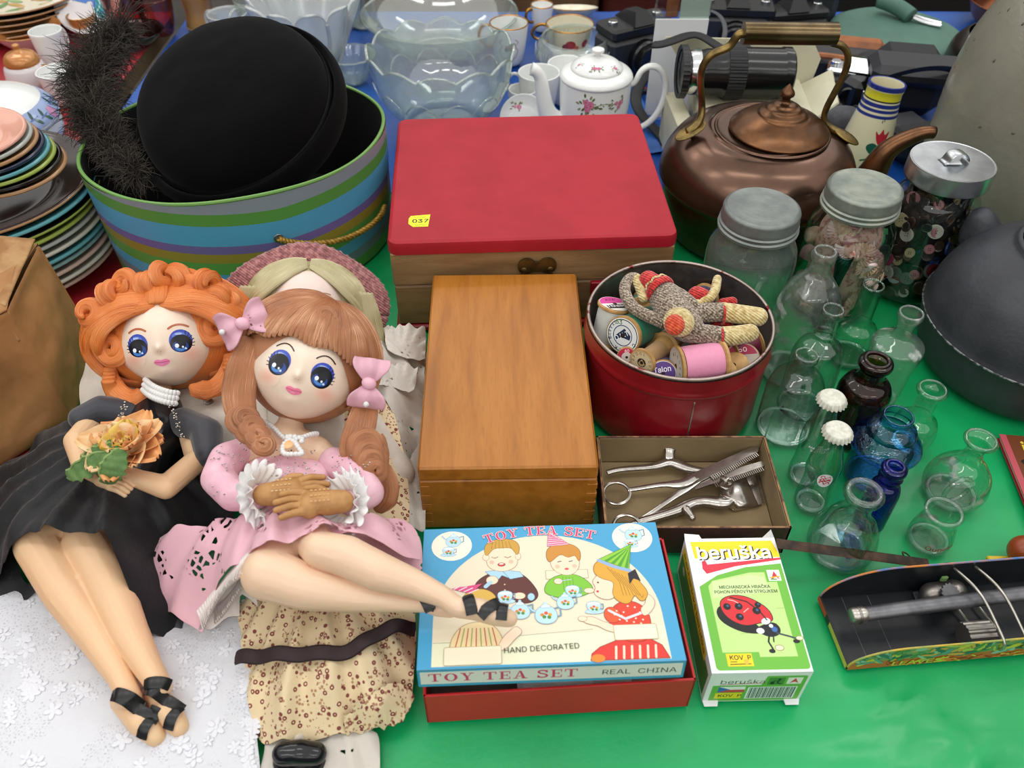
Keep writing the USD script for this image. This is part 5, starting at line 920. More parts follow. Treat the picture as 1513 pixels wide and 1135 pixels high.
q = at(1350, 170, .04); t = thing('equipment_bag', 'black nylon equipment bag between the vase and the stoneware jug', 'bag', (q[0] + .03, q[1] + .11, 0), -.2); rbox(t, 'bag', 'nylon_strap', -.06, .05, -.05, .06, 0, .085, .022); part(t, 'strap', tube(cspl([(-.07, -.06, .05), (-.03, -.085, .09), (.03, -.075, .095), (.06, -.05, .06)], 30), .008, 8, flat=.25), 'dark_vinyl'); rbox(t, 'flap', 'dark_vinyl', -.072, .062, -.073, .0, .06, .089, .01)
q = at(1352, 205, .02); t = thing('camera_case', 'black padded case on the blue cloth between the tulip vase and the stoneware jug', 'case', (q[0] - .012, q[1], 0), .3); rbox(t, 'case', 'dark_vinyl', -.036, .036, -.045, .045, 0, .045, .014); rbox(t, 'flap', 'nylon_strap', -.037, .037, -.047, .0, .030, .0475, .006)
def strap(label, pts, z, w=.007, m='nylon_strap'):
    P = cspl(np.array([at(x, y, z if np.ndim(z) == 0 else z[k]) for k, (x, y) in enumerate(pts)]), 60); solo('camera_strap', tube(P, w, 8, flat=.3), m, label, 'strap', smooth=True)
strap('black nylon strap looped in front of the cream carton', [(985, 215), (965, 188), (945, 165), (940, 140), (958, 105), (985, 80), (1010, 62)], [.006, .01, .02, .03, .05, .065, .07], .009)
strap('grey cord looping left of the white card packet', [(965, 20), (935, 45), (925, 70), (940, 92), (955, 88)], [.05, .05, .04, .03, .03], .0035, 'grey_felt')
strap('grey cord looping right of the white card packet', [(1045, 15), (1068, 30), (1070, 55), (1060, 75), (1050, 90)], [.09, .09, .08, .07, .06], .004, 'grey_felt')
strap('black strap lying over the top of the lens cartons', [(965, 66), (1000, 58), (1030, 52), (1060, 68), (1100, 66)], [.145, .150, .152, .146, .14], .011)
q = at(948, 130, .01); t = thing('cable_plug', 'small cable plug with a red mark, left of the cream carton', 'plug', (q[0], q[1], .004), .2); rbox(t, 'plug', 'black_plastic', -.006, .006, -.015, .015, 0, .01, .002); rbox(t, 'red_mark', 'red_rim', -.0045, .0045, -.012, -.002, .0095, .0105, .0002)
q0, q1 = aty(962, 66, 1.23), aty(1043, 65, 1.23); t = thing('card_packet', 'white card in a clear packet standing behind the cream carton', 'packet', ((q0[0] + q1[0]) / 2, 1.23, 0)); w = (q1[0] - q0[0]) / 2
rbox(t, 'white_card', 'white_paper', -w * .95, w * .95, -.004, -.001, .0, .150, .0004); rbox(t, 'green_card', 'green_card', -w * .1, w * .95, .000, .003, .10, .25, .0004); blown('clear_film', '#fbfcfc', '#e0e4e4', .05); part(t, 'film_sleeve', bx(-w, w, -.0008, .006, .15, .25, .003), 'clear_film'); part(t, 'tan_insert', bx(-w * .6, -w * .15, .001, .004, .15, .24, .002), 'tan_leather')
# green round case lid with a wrapped handle, dark pot, copper pan
mat('green_canvas', '#44685c', .7, col2='#547a6c', nscale=9, mix=(.35, .7), bump=.25, bscale=200); mat('pot_dark', '#3c3431', .3, .7, col2='#2a2422', nscale=12); mat('copper_pan', '#9a5c3c', .3, .85, col2='#7a4830', nscale=12)
q = at(1322, 52, .03); t = thing('round_case_lid', 'round dusty green canvas covered disc with a folded handle on top', 'disc', (q[0], q[1], 0), 0)
part(t, 'disc', lathe(spl([(0, 0), (.104, 0), (.113, .01), (.115, .025), (.111, .036), (.102, .040), (0, .043)], 40), 72, lambda v: v + np.c_[0 * v[:, :2], .004 * fbm(v, 12, 2, 4)]), 'green_canvas', True)
part(t, 'handle_grip', tube(cspl([(-.012, .075, .062), (.010, .050, .060), (.030, .025, .052)], 20), .0135, 14), 'green_canvas', True); part(t, 'handle_wire', tube(cspl([(.035, .030, .052), (.055, .022, .048), (.078, .010, .046)], 16), .003, 8), 'chrome'); part(t, 'handle_wire', tube(cspl([(.035, .026, .050), (.055, .012, .046), (.075, .000, .046)], 16), .003, 8), 'chrome')
q = at(1428, 105, .0); t = thing('dark_pot', 'round bellied dark metal pot behind the stoneware jug', 'pot', (q[0] + .015, q[1] - .065, .0), 0, R=rz_(.2)); part(t, 'pot', lathe(shell(spl([(0, 0), (.06, 0), (.076, .012), (.086, .038), (.084, .060), (.072, .080), (.064, .086)], 40), .002), 64), 'pot_dark', True); part(t, 'enamel_chip', mv(ellipsoid((0, 0, 0), (.012, .0015, .004), 2), (-.042, -.074, .030), rz_(-.55)), 'sock_red')
q = at(1492, 20, .03); t = thing('copper_pan', 'shallow copper pan at the far right corner', 'pan', (q[0] + .04, q[1] + .02, .0)); part(t, 'pan', lathe(shell(spl([(0, .0), (.07, 0), (.085, .008), (.105, .04), (.11, .046)], 24), .002), 64), 'copper_pan', True); part(t, 'ring_handle', mv(lathe([(.012 + .002 * math.cos(a), .002 * math.sin(a)) for a in np.linspace(0, 2 * np.pi, 10)], 24), (-.02, -.115, .04), rx(.8)), 'chrome')
# ================================================================ glass and china on the blue cloth
blown('bowl_glass', '#fafdfb', '#e2ece7', .01, .3, None, .12); blown('frosted_glass', '#f4f7f7', '#e2e8e8', .12, .3, None, .38); blown('pink_glass', '#f0d4d0', '#c89a98', .02, .35); blown('amber_lustre', '#e2b878', '#a87838', .04, .4, None, .4)
mat('porcelain', '#eaecea', .12); mat('cream_china', '#ddd6c0', .16); mat('gold', '#b5813a', .25, .9); mat('glaze_ink', (1, 1, 1), .12, ink=True)
def rim_of(t, r, z, k, m, n=64, fn=None): part(t, 'rim', lathe([(r + k * math.cos(a), z + k * math.sin(a)) for a in np.linspace(0, 2 * np.pi, 11)], n, fn), m)
# big scalloped bowl with a band of petals
q = at(655, 185); B = (-.103, 1.195)
t = thing('glass_bowl', 'large clear glass bowl with a scalloped rim and pressed petals, behind the red topped box', 'bowl', (*B, .0005))
def scal(v):
    a = np.arctan2(v[:, 1], v[:, 0]); k = np.clip((v[:, 2] - .085) / .035, 0, 1); w = np.abs(np.cos(a * 6)); return np.c_[v[:, :2] * (1 + .012 * k * w + .018 * np.exp(-((v[:, 2] - .06) / .02) ** 2) * np.abs(np.cos(a * 6)))[:, None], v[:, 2] + .010 * k * (w - .6)]
pr = spl([(0, .001), (.050, 0), (.056, .002), (.054, .012), (.066, .022), (.086, .045), (.099, .075), (.1045, .105), (.107, .12)], 60)
part(t, 'bowl', lathe(shell(pr, .004), 144, scal), 'bowl_glass', True); rim_of(t, .1048, .1195, .0022, 'bowl_glass', 144, scal)
for k in range(12):
    a = (k + .5) * np.pi / 6; u = np.linspace(-1, 1, 17); aa = a + u * np.pi / 12.3; z = .080 - .020 * u ** 2; r = np.interp(z, pr[:, 1], pr[:, 0]) + .001; part(t, 'petal_ridge', tube(np.stack([r * np.cos(aa), r * np.sin(aa), z], 1), .0013, 6), 'bowl_glass')
q = at(650, 30, .05); t = thing('glass_bowl', 'wide shallow clear glass bowl behind the scalloped one', 'bowl', (q[0], q[1] + .0, .0005)); part(t, 'bowl', lathe(shell(spl([(0, 0), (.06, 0), (.10, .02), (.128, .05), (.136, .064)], 40), .0035), 80), 'bowl_glass', True); rim_of(t, .1345, .0635, .002, 'bowl_glass', 80)
# frosted petal bowl, cups with looped handles, pitchers and stemware
q = at(445, 100); t = thing('petal_bowl', 'frosted glass basket bowl with tall looped petal rim, behind the black hat', 'bowl', (-.335, 1.385, .0005))
def petal(v):
    a = np.arctan2(v[:, 1], v[:, 0]); k = np.clip((v[:, 2] - .03) / .08, 0, 1); w = np.abs(np.cos(a * 5)) ** .7; return np.c_[v[:, :2] * (1 + .09 * k * np.cos(a * 10))[:, None], v[:, 2] + .020 * k * (w - .5)]
part(t, 'bowl', lathe(shell(spl([(0, 0), (.045, 0), (.050, .006), (.046, .02), (.062, .05), (.078, .09), (.088, .118)], 40), .005), 120, petal), 'frosted_glass', True)
rim_of(t, .0855, .1175, .0026, 'frosted_glass', 120, petal)
for k in range(10):
    a = k * np.pi / 5 + .3; P = [( (.05 + .03 * s) * math.cos(a + .10 * math.sin(s * 3)), (.05 + .03 * s) * math.sin(a + .10 * math.sin(s * 3)), .02 + .085 * s) for s in np.linspace(0, 1, 12)]; part(t, 'petal_rib', tube(np.array(P), .003, 8), 'frosted_glass', True)
def mug(label, x, y, z, r, h, m, ang, name='glass_cup', handle=True, hm=None):
    q = at(x, y, 0); t = thing(name, label, 'cup', (q[0], q[1], .0005 + z), ang); part(t, 'bowl', lathe(shell(spl([(0, 0), (r * .62, 0), (r * .68, .003), (r * .9, h * .4), (r, h * .85), (r * 1.02, h)], 30), .0022), 48), m, smooth=True); rim_of(t, r * 1.0, h, .0015, m)
    if handle: part(t, 'handle', tube(cspl([(r * .95, 0, h * .8), (r * 1.5, 0, h * .85), (r * 1.7, 0, h * .5), (r * 1.35, 0, h * .2), (r * .85, 0, h * .25)], 30), .0032, 10), hm or m, True)
    return t
mug('clear glass cup with a white looped handle, left of the petal bowl', 345, 62, 0, .034, .05, 'frosted_glass', 2.6)
mug('clear glass cup just left of the petal bowl, behind the hat crown', 385, 48, 0, .036, .06, 'bowl_glass', -2.2)
mug('tall clear glass cup behind the petal bowl', 430, 22, 0, .036, .07, 'bowl_glass', -.4)
mug('clear glass cup right of the petal bowl with its handle to the right', 515, 38, 0, .03, .055, 'bowl_glass', .2)
q = at(300, 40); t = thing('lustre_vase', 'tall amber lustre vase behind the black hat', 'vase', (q[0], q[1], .0005)); part(t, 'vase', lathe(shell(spl([(0, 0), (.026, 0), (.028, .004), (.024, .03), (.030, .07), (.034, .11)], 30), .002), 40), 'amber_lustre', True); part(t, 'base_ring', lathe([(.027 + .002 * math.cos(a), .003 + .002 * math.sin(a)) for a in np.linspace(0, 2 * np.pi, 9)], 40), 'amber_lustre')
mug('pink tinted glass pitcher behind the feather', 195, 48, 0, .036, .075, 'pink_glass', 2.0, 'glass_pitcher'); mug('pink tinted glass tumbler between the pitcher and the amber vase', 240, 50, 0, .032, .065, 'pink_glass', 0, 'glass_tumbler', False)
q = at(522, 120); t = thing('glass_dish', 'small pressed glass dish between the petal bowl and the scalloped bowl', 'dish', (q[0], q[1], .0005)); part(t, 'dish', lathe(shell(spl([(0, 0), (.02, 0), (.024, .004), (.034, .03), (.042, .045)], 24), .003), 90, lambda v: v * np.c_[(1 + .03 * np.cos(np.arctan2(v[:, 1], v[:, 0]) * 15))[:, None] * [1, 1], np.ones(len(v))]), 'bowl_glass', True); rim_of(t, .041, .045, .0015, 'bowl_glass')
q = at(515, 90); t = thing('stem_glass', 'clear stemmed glass between the two big glass bowls', 'glass', (q[0] + .01, q[1] + .16, .0005)); part(t, 'foot', lathe(spl([(0, 0), (.026, 0), (.026, .002), (.006, .006), (.004, .012), (.004, .05), (.007, .054)], 30), 40), 'bowl_glass', True); part(t, 'cup', lathe(shell(spl([(.0, .054), (.02, .06), (.032, .08), (.034, .10)], 24), .0018), 40), 'bowl_glass', True)
# the white teapot with pink roses
def sprig(p, x, y, k, n=5):
    r_ = np.random.default_rng(int(abs(x * 9173 + y * 771)) + n)
    for i in range(n * 3): a = r_.uniform(0, 6.28); d = r_.uniform(.5, 1.3) * k; p.disc(x + d * math.cos(a) * 1.3, y + d * math.sin(a), k * .24, ('#6c7a4c', '#8a9468', '#56663e')[i % 3], k * .12, math.degrees(a))
    for i in range(n): a = r_.uniform(0, 6.28); d = r_.uniform(0, .65) * k; cx, cy = x + d * math.cos(a) * 1.2, y + d * math.sin(a); p.disc(cx, cy, k * .36, '#c86a8e'); p.disc(cx + k * .05, cy, k * .24, '#e09ab4'); p.disc(cx, cy, k * .10, '#a83e68')
TP = (.119, 1.150); t = thing('teapot', 'white china teapot sprigged with pink roses, behind the red topped box', 'teapot', (*TP, .0005))
pt = spl([(0, 0), (.038, 0), (.041, .003), (.040, .008), (.046, .03), (.050, .06), (.0505, .092), (.0505, .098), (.0520, .101), (.049, .1065), (.040, .1105), (.036, .1115)], 120)
part(t, 'body', lathe(np.vstack([pt, [(.034, .1095), (0, .1085)]]), 72), 'porcelain', True)
pl = spl([(.036, .1035), (.0365, .106), (.033, .113), (.024, .121), (.010, .126), (.006, .128), (.004, .131), (.0055, .136), (.009, .141), (.0085, .145), (0, .147)], 60)
pl[:, 1] = .1110 + (pl[:, 1] - .1035) * .66
ld = part(t, 'lid', lathe(pl, 64), 'porcelain', True); part(ld, 'price_tag', mv(bx(-.006, .006, -.0004, .0004, -.003, .005, .0001), (.008, -.003, .145), rz_(.4)), 'lime_tag') if 'lime_tag' in _mats else None
P = cspl(np.array([(-.044, -.004, .030), (-.066, -.006, .045), (-.076, -.006, .085), (-.082, -.006, .106), (-.092, -.006, .113)]), 40); part(t, 'spout', tube(P, np.interp(np.linspace(0, 1, 40), [0, .4, .8, 1], [.019, .012, .0085, .009]), 20), 'porcelain', True)
P = cspl(np.array([(.046, 0, .088), (.056, 0, .092), (.064, 0, .108), (.080, 0, .114), (.096, 0, .10), (.100, 0, .068), (.088, 0, .036), (.066, 0, .020), (.044, 0, .022)]), 60); part(t, 'handle', tube(P, np.interp(np.linspace(0, 1, 60), [0, .3, .7, 1], [.0045, .0058, .0055, .0045]), 12, flat=.8), 'porcelain', True)
p = Print(3e-6); sprig(p, -.016, .078, .012, 7); sprig(p, .030, .079, .0085, 5); p.stroke([(-.006, .078), (.008, .082), (.024, .080)], .0008, '#6c7a4c')
for k in range(7): p.disc(-.004 + .004 * k, .0805 + .0015 * (-1) ** k, .0016, '#7a8858', .0008, 40 * k)
pprint(t, 'painted_roses', p, 'glaze_ink', lambda xy, z: (lambda r, a: np.c_[r * np.cos(a), r * np.sin(a), xy[:, 1]])(np.interp(xy[:, 1], pt[:, 1], pt[:, 0]) + .0004 + z, -np.pi / 2 + xy[:, 0] / .05), .003)
p = Print(3e-6); sprig(p, -.004, -.026, .006, 4); sprig(p, .024, -.020, .0045, 3); sprig(p, -.026, -.012, .004, 2); zl = pl[:, 1]; 
pprint(t, 'painted_lid_roses', p, 'glaze_ink', lambda xy, z: np.c_[xy, np.interp(-np.hypot(xy[:, 0], xy[:, 1]), -pl[:40, 0], pl[:40, 1]) + .0006 + z], .003)
def cup(label, x, y, r, h, m='porcelain', hm=None, ang=None, flower=None, name='china_cup', cat_='cup', fr=None):
    q = at(x, y, 0); t = thing(name, label, cat_, (q[0], q[1], .0005)); pr = spl([(0, 0), (r * .6, 0), (r * .66, .002), (r * .8, h * .25), (r * .93, h * .7), (r, h)], 40)
    part(t, 'bowl', lathe(shell(pr, .002), 48), m, True)
    if hm: part(t, 'handle', mv(tube(cspl([(r * .9, 0, h * .85), (r * 1.35, 0, h * .88), (r * 1.55, 0, h * .6), (r * 1.2, 0, h * .4), (r * .82, 0, h * .38)], 24), .0026, 8), (0, 0, 0), rz_(ang)), hm, True); part(t, 'rim', lathe([(r - .001 + .0012 * math.cos(a), h + .0012 * math.sin(a)) for a in np.linspace(0, 2 * np.pi, 9)], 48), hm)
    if flower:
        p = Print(3e-6); flower(p); pprint(t, 'painted_flower', p, 'glaze_ink', lambda xy, z: (lambda rr, a: np.c_[rr * np.cos(a), rr * np.sin(a), xy[:, 1]])(np.interp(xy[:, 1], pr[:, 1], pr[:, 0]) + .0004 + z, -np.pi / 2 + xy[:, 0] / r), .003)
    return t
def orn(p):
    p.disc(0, .036, .007, '#b84a48', .005); p.disc(-.004, .033, .004, '#34508a', .004); p.disc(.006, .034, .003, '#c87a50')
    for s in (-1, 1): p.stroke([(s * .012, .05), (s * .018, .045), (s * .012, .038), (s * .019, .03), (s * .014, .018), (0, .012)], .0012, '#b08a7a')
cup('white china mug with gold handle and ornamental red flower, right of the scalloped bowl', 752, 92, .033, .067, 'porcelain', 'gold', 3.0, orn)
cup('white china shaker with a domed top at the back of the blue cloth', 800, 44, .021, .045, 'porcelain', 'gold', 3.6, None, 'china_shaker', 'shaker'); 
q = at(848, 36); t = thing('china_dish', 'oval cream china dish tipped up behind the cut glass bowl', 'dish', (q[0], q[1] + .02, .006), R=rx(-.25)); part(t, 'dish', lathe(shell(spl([(0, 0), (.024, 0), (.03, .003), (.042, .012), (.046, .016)], 24), .002), 56), 'cream_china', True); part(t, 'gold_line', lathe([(.0455 + .0008 * math.cos(a), .0162 + .0008 * math.sin(a)) for a in np.linspace(0, 2 * np.pi, 9)], 56), 'gold')
cup('china sugar bowl with gold handles and red roses, seen through the cut glass bowl', 840, 80, .042, .052, 'cream_china', 'gold', 3.0, lambda p: (p.disc(0, .03, .010, '#a83440', .008), p.disc(-.010, .026, .006, '#7a3a4a'), p.disc(.012, .024, .005, '#c86a5a'), p.disc(.030, .03, .007, '#a83440')), 'sugar_bowl', 'sugar bowl')
q = at(848, 98); t = thing('cut_glass_bowl', 'round cut glass bowl with fan cuts and a green tag, behind the teapot', 'bowl', (q[0] - .004, q[1] - .03, .0005)); prc = spl([(0, .001), (.035, 0), (.052, .014), (.063, .034), (.060, .052), (.054, .062)], 40)
part(t, 'bowl', lathe(shell(prc, .003), 72), 'bowl_glass', True); rim_of(t, .0528, .062, .0016, 'bowl_glass', 72); mat('lime_tag', '#9ac832', .5)
for k in range(10):
    a0 = k * np.pi / 5
    for j in range(5): 
        u = np.linspace(0, 1, 6); aa = a0 + (j - 2) * .11 * u; z = .014 + .036 * u; r = np.interp(z, prc[:30, 1], prc[:30, 0]) + .0006; part(t, 'cut_line', tube(np.stack([r * np.cos(aa), r * np.sin(aa), z], 1), .0009, 5), 'frosted_glass')
part(t, 'price_tag', mv(bx(-.011, .011, -.0005, .0005, -.004, .005, .0003), (.022, -.060, .050), rx(-.4) @ rz_(.35)), 'lime_tag', label='small lime green price tag')
pk = lambda p: sprig(p, 0, .03, .007, 3)
cup('white china creamer left of the teapot, tallest of the sprigged cups', 795, 168, .032, .066, 'porcelain', 'porcelain', 2.9, pk, 'creamer', 'creamer'); cup('white china cup in front of the creamer with pink sprigs', 772, 178, .022, .050, 'porcelain', 'porcelain', 2.2, lambda p: sprig(p, 0, .022, .006, 3)); cup('white china cup half behind the teapot body', 835, 150, .030, .062, 'porcelain', 'porcelain', .2, pk)
q = at(775, 182); t = thing('china_saucer', 'white china saucer with pink sprigs leaning behind the red topped box', 'saucer', (q[0] - .002, q[1] - .035, .024), R=rx(.9)); part(t, 'saucer', lathe(shell(spl([(0, 0), (.018, 0), (.026, .002), (.034, .006), (.036, .0075)], 24), .0015), 48), 'porcelain', True)
p = Print(3e-6); sprig(p, -.008, .018, .007, 4); pprint(t, 'painted_roses', p, 'glaze_ink', lambda xy, z: np.c_[xy, np.interp(np.hypot(xy[:, 0], xy[:, 1]), [0, .018, .026, .034, .036], [.0015, .0015, .0035, .0076, .0095]) + .0004 + z], .003)

# ================================================================ plates and lustreware on the red cloth
def plate(name, label, x, y, z, R, m, h=.016, R3=None, edge=None, group=None):
    t = thing(name, label, 'plate', (x, y, z), R=R3, group=group); part(t, 'plate', lathe(shell(spl([(0, 0), (R * .55, 0), (R * .62, .001), (R * .72, h * .45), (R * .98, h * .95), (R, h)], 24), .0026), 64), m, True)
    edge = edge or m
    if edge: part(t, 'rim_line', lathe([(R - .0012 + .0017 * math.cos(a), h - .0002 + .0017 * math.sin(a)) for a in np.linspace(0, 2 * np.pi, 9)], 64), edge)
    return t
for n_, c in dict(pl_brown='#2e1a14', pl_teal='#5a9aa2', pl_pale='#b8b6aa', pl_pink='#dba490', pl_tan='#a8805a', pl_navy='#232a40', pl_lime='#94a44a', pl_black='#17120f', pl_grey='#a8aca6', pl_blush='#c4a69a', pl_aqua='#8cb2b4').items(): mat(n_, c, .13)
BX, BY = -.610, .846
big = [('pl_blush', 'blush'), ('pl_pale', 'pale grey'), ('pl_blush', 'rosy'), ('pl_aqua', 'aqua'), ('pl_teal', 'teal'), ('pl_pale', 'off white'), ('pl_grey', 'cool grey'), ('pl_lime', 'lime rimmed'), ('pl_black', 'black'), ('pl_teal', 'blue rimmed'), ('pl_brown', 'glossy dark brown')]
for k, (m, w) in enumerate(big):
    last = k == len(big) - 1
    plate('dinner_plate', f'{w} dinner plate, {("lowest", "second", "third", "fourth", "fifth", "sixth", "seventh", "eighth", "ninth", "tenth")[k]} from the bottom of the tall stack' if not last else 'glossy dark brown dinner plate on top of the tall stack', BX + .0015 * math.sin(k * 1.7), BY + .0015 * math.cos(k * 2.3), .001 + .0092 * k, .123, m, .020, edge={'pl_black': 'pl_lime', 'pl_brown': 'pl_tan'}.get(m), group='dinner plates in the tall stack')
sm = [('pl_tan', 'tan'), ('pl_black', 'black'), ('pl_lime', 'lime green'), ('pl_teal', 'teal'), ('pl_navy', 'navy'), ('pl_tan', 'light brown'), ('pl_grey', 'pale grey'), ('pl_pink', 'salmon pink')]
for k, (m, w) in enumerate(sm):
    plate('side_plate', f'{w} side plate, {("lowest", "second", "third", "fourth", "fifth", "sixth", "seventh")[k]} from the bottom of the small leaning stack' if k < 7 else 'salmon pink side plate on top of the small leaning stack', -.566 - .0034 * k, .838 - .0015 * k, .1235 + .0064 * k, .064, m, .012, group='side plates in the small stack')
# tureen with a painted band
TX, TY = -.722, 1.085; t = thing('china_tureen', 'white lidded china tureen with a blue flowered band, far left', 'tureen', (TX, TY, .002)); pu = spl([(0, 0), (.05, 0), (.055, .003), (.078, .022), (.088, .05), (.086, .062)], 50); part(t, 'body', lathe(np.vstack([pu, [(0, .062)]]), 64), 'porcelain', True)
pd = spl([(.088, .062), (.089, .065), (.074, .086), (.045, .1), (.020, .106), (.010, .108), (.008, .114), (.014, .122), (.012, .128), (0, .130)], 60); part(t, 'lid', lathe(pd, 64), 'porcelain', True)
def band(pr, z0, z1, c):
    v, f = lathe(np.c_[np.interp(np.linspace(z0, z1, 8), pr[:, 1], pr[:, 0]) + .0004, np.linspace(z0, z1, 8)], 64); return v, f
mat('band_blue', '#9db0d8', .15); part(t, 'painted_band', band(pd, .068, .088, 0), 'band_blue', True); part(t, 'painted_band', band(pu, .018, .036, 0), 'band_blue', True)
p = Print(3e-6)
for k in range(16):
    x = -.12 + k * .017; z = .077 - .0 + .003 * math.sin(k * 2)
    if k % 4 == 0: [p.disc(x + .004 * math.cos(j), z + .004 * math.sin(j), .0036, '#c890b8') for j in range(6)]; p.disc(x, z, .002, '#d8a8c8')
    else: p.disc(x, z + .004, .0052, '#2c5048', .0019, 55); p.disc(x + .004, z - .004, .0052, '#33604c', .0019, -50); p.stroke([(x - .006, z), (x + .008, z + .001)], .0012, '#5a74b8')
pprint(t, 'painted_flowers', p, 'glaze_ink', lambda xy, z: (lambda r, a: np.c_[r * np.cos(a), r * np.sin(a), xy[:, 1]])(np.interp(xy[:, 1], pd[:40, 1], pd[:40, 0]) + .0009 + z, -np.pi / 2 + .6 + xy[:, 0] / .08), .003)
p2 = Print(3e-6)
for k in range(9): x = -.1 + k * .026; [p2.disc(x + .0045 * math.cos(j * 1.2), .028 + .0045 * math.sin(j * 1.2), .0036, '#c070a8') for j in range(5)]; p2.disc(x, .028, .002, '#e8c890')
pprint(t, 'painted_flowers', p2, 'glaze_ink', lambda xy, z: (lambda r, a: np.c_[r * np.cos(a), r * np.sin(a), xy[:, 1]])(np.interp(xy[:, 1], pu[:, 1], pu[:, 0]) + .0009 + z, -np.pi / 2 + .6 + xy[:, 0] / .08), .003)
mat('orange_lustre', '#b87a42', .15, .25, col2='#c89058', nscale=12); mat('pearl_lustre', '#d8d4d4', .12)
q = at(46, 76); t = thing('lustre_bowl', 'orange lustre bowl with a pearly outside, behind the lustre pot', 'bowl', (q[0], q[1] + .01, .0005)); prl = spl([(0, 0), (.022, 0), (.026, .003), (.046, .022), (.058, .036)], 24); part(t, 'outside', lathe(prl, 56), 'pearl_lustre', True); part(t, 'inside', lathe(np.c_[np.maximum(prl[:, 0] - .0015, 0), prl[:, 1] + .002][::-1], 56), 'orange_lustre', True); part(t, 'rim', lathe([(.0575 + .001 * math.cos(a), .037 + .001 * math.sin(a)) for a in np.linspace(0, 2 * np.pi, 9)], 56), 'orange_lustre')
q = at(52, 138); t = thing('lustre_pot', 'small pearly white pot with an orange lustre top, in front of the lustre bowl', 'pot', (q[0], q[1], .0005)); part(t, 'body', lathe(spl([(0, 0), (.02, 0), (.024, .004), (.033, .025), (.030, .045), (.026, .05)], 30), 48), 'pearl_lustre', True); part(t, 'lid', lathe(spl([(.026, .05), (.027, .053), (.022, .064), (.008, .07), (.005, .073), (.006, .078), (0, .081)], 30), 48), 'orange_lustre', True); part(t, 'handle', tube(cspl([(.028, 0, .042), (.042, -.004, .044), (.044, -.004, .028), (.031, 0, .02)], 20), .003, 8), 'orange_lustre', True)
for k, (x, y, r, h, l) in enumerate(((92, 112, .026, .075, 'white milk glass creamer beside the feather, with a looped handle'), (100, 150, .03, .05, 'white milk glass cup between the tureen and the feather'))):
    cup(l, x, y, r, h, 'porcelain', 'porcelain', (1.3, 2.2)[k], None, 'milk_glass_cup')
for k in range(5): plate('leaf_plate', f'dark edged plate with a painted leaf top, {("lowest", "second", "third", "fourth", "top")[k]} of the far left stack', -.93 + .003 * k, 1.60 + .002 * k, .001 + .0095 * k, .125, 'cream_china' if k == 4 else 'pl_black', .018, edge='pl_tan', group='dark edged plates at the far left')
p = Print(3e-6)
for k in range(14): p.disc(.02 + .05 * math.cos(k * 1.1), -.03 + .03 * math.sin(k * 1.7), .016, ('#9ab884', '#c8a46a', '#7a9c6a', '#d8b088')[k % 4], .006, k * 40)
pprint('/World/leaf_plate_004', 'painted_leaves', p, 'glaze_ink', lambda xy, z: np.c_[xy, 0 * z + .0034 + z])
q = at(140, 28, .02); t = thing('lustre_plate', 'white lustre plate painted with a blue and teal band, propped behind the feather', 'plate', (q[0], q[1], .045), R=rx(.75)); part(t, 'plate', lathe(shell(spl([(0, 0), (.03, 0), (.045, .006), (.06, .012)], 20), .002), 56), 'pearl_lustre', True)
p = Print(3e-6); an = lambda r0, r1, a0, a1: Polygon([(r0 * math.cos(a), r0 * math.sin(a)) for a in np.linspace(a0, a1, 20)] + [(r1 * math.cos(a), r1 * math.sin(a)) for a in np.linspace(a1, a0, 20)])
p.poly(an(.006, .036, -.6, 2.9), '#4a78c4'); p.poly(an(.012, .04, -.9, 1.2), '#2f96a0'); p.poly(an(.018, .020, -.7, 1.1), '#b8e0e0')
pprint(t, 'painted_band', p, 'glaze_ink', lambda xy, z: np.c_[xy, np.interp(np.hypot(xy[:, 0], xy[:, 1]), [0, .03, .045, .06], [.002, .002, .008, .014]) + .0006 + z], .006)
cup('orange lustre cup with a dark inside, half behind the feather', 128, 52, .024, .035, 'orange_lustre', 'gold', 3.0); q = at(200, 62, 0); t = thing('teal_dish', 'teal glass dish behind the black hat and feather', 'dish', (q[0], q[1], .0005)); part(t, 'dish', lathe(shell(spl([(0, 0), (.03, 0), (.045, .01), (.055, .02)], 20), .002), 56), 'teal_glass', True); rim_of(t, .054, .02, .0014, 'teal_glass')
# ================================================================ brown carton, hat box, velvet hat with its plume
mat('kraft', '#ac7c4a', .75, col2='#9a6c3f', nscale=14, bump=.25, bscale=40, bdist=.004); mat('kraft_torn', '#b08a5c', .8, col2='#94683c', nscale=30)
t = thing('brown_carton', 'old crumpled brown cardboard carton at the left edge beside the dolls', 'carton')
c0 = at(147, 512, 0); c1 = at(108, 622, 0)
def face(P00, P10, P11, P01, nm, m='kraft', amp=.006, seed=0, th=.002, n=(26, 26), lab=None):
    P00, P10, P11, P01 = map(np.asarray, (P00, P10, P11, P01)); nn = np.cross(P10 - P00, P01 - P00); nn = nn / np.linalg.norm(nn)
    def fn(u, v):
        p = (P00 * ((1 - u) * (1 - v))[..., None] + P10 * (u * (1 - v))[..., None] + P11 * (u * v)[..., None] + P01 * ((1 - u) * v)[..., None]); e = np.clip(np.minimum(np.minimum(u, 1 - u), np.minimum(v, 1 - v)) * 8, 0, 1)
        return p + nn * (amp * e * (1.5 * fbm(p, 16, 3, seed) + .8 * np.abs(fbm(p, 30, 2, seed + 3))))[..., None]
    part(t, nm, grid(fn, *n, thick=th), m, True, label=lab)
T = .134; br, fr = c0, c1; dv = (at(0, 690, 0) - c1) * 3.2; L = c1 + dv; bl = c0 + dv * .95
u = np.array([0, 0, T]); ins = np.array([-.012, .0, 0])
face(L, fr, fr + u + (-.014, .010, 0), L + u + (0, .012, 0), 'front_panel', seed=1, amp=.013)
face(fr, br, br + u + (-.014, 0, 0), fr + u + (-.014, .010, 0), 'side_panel', seed=2, amp=.010)
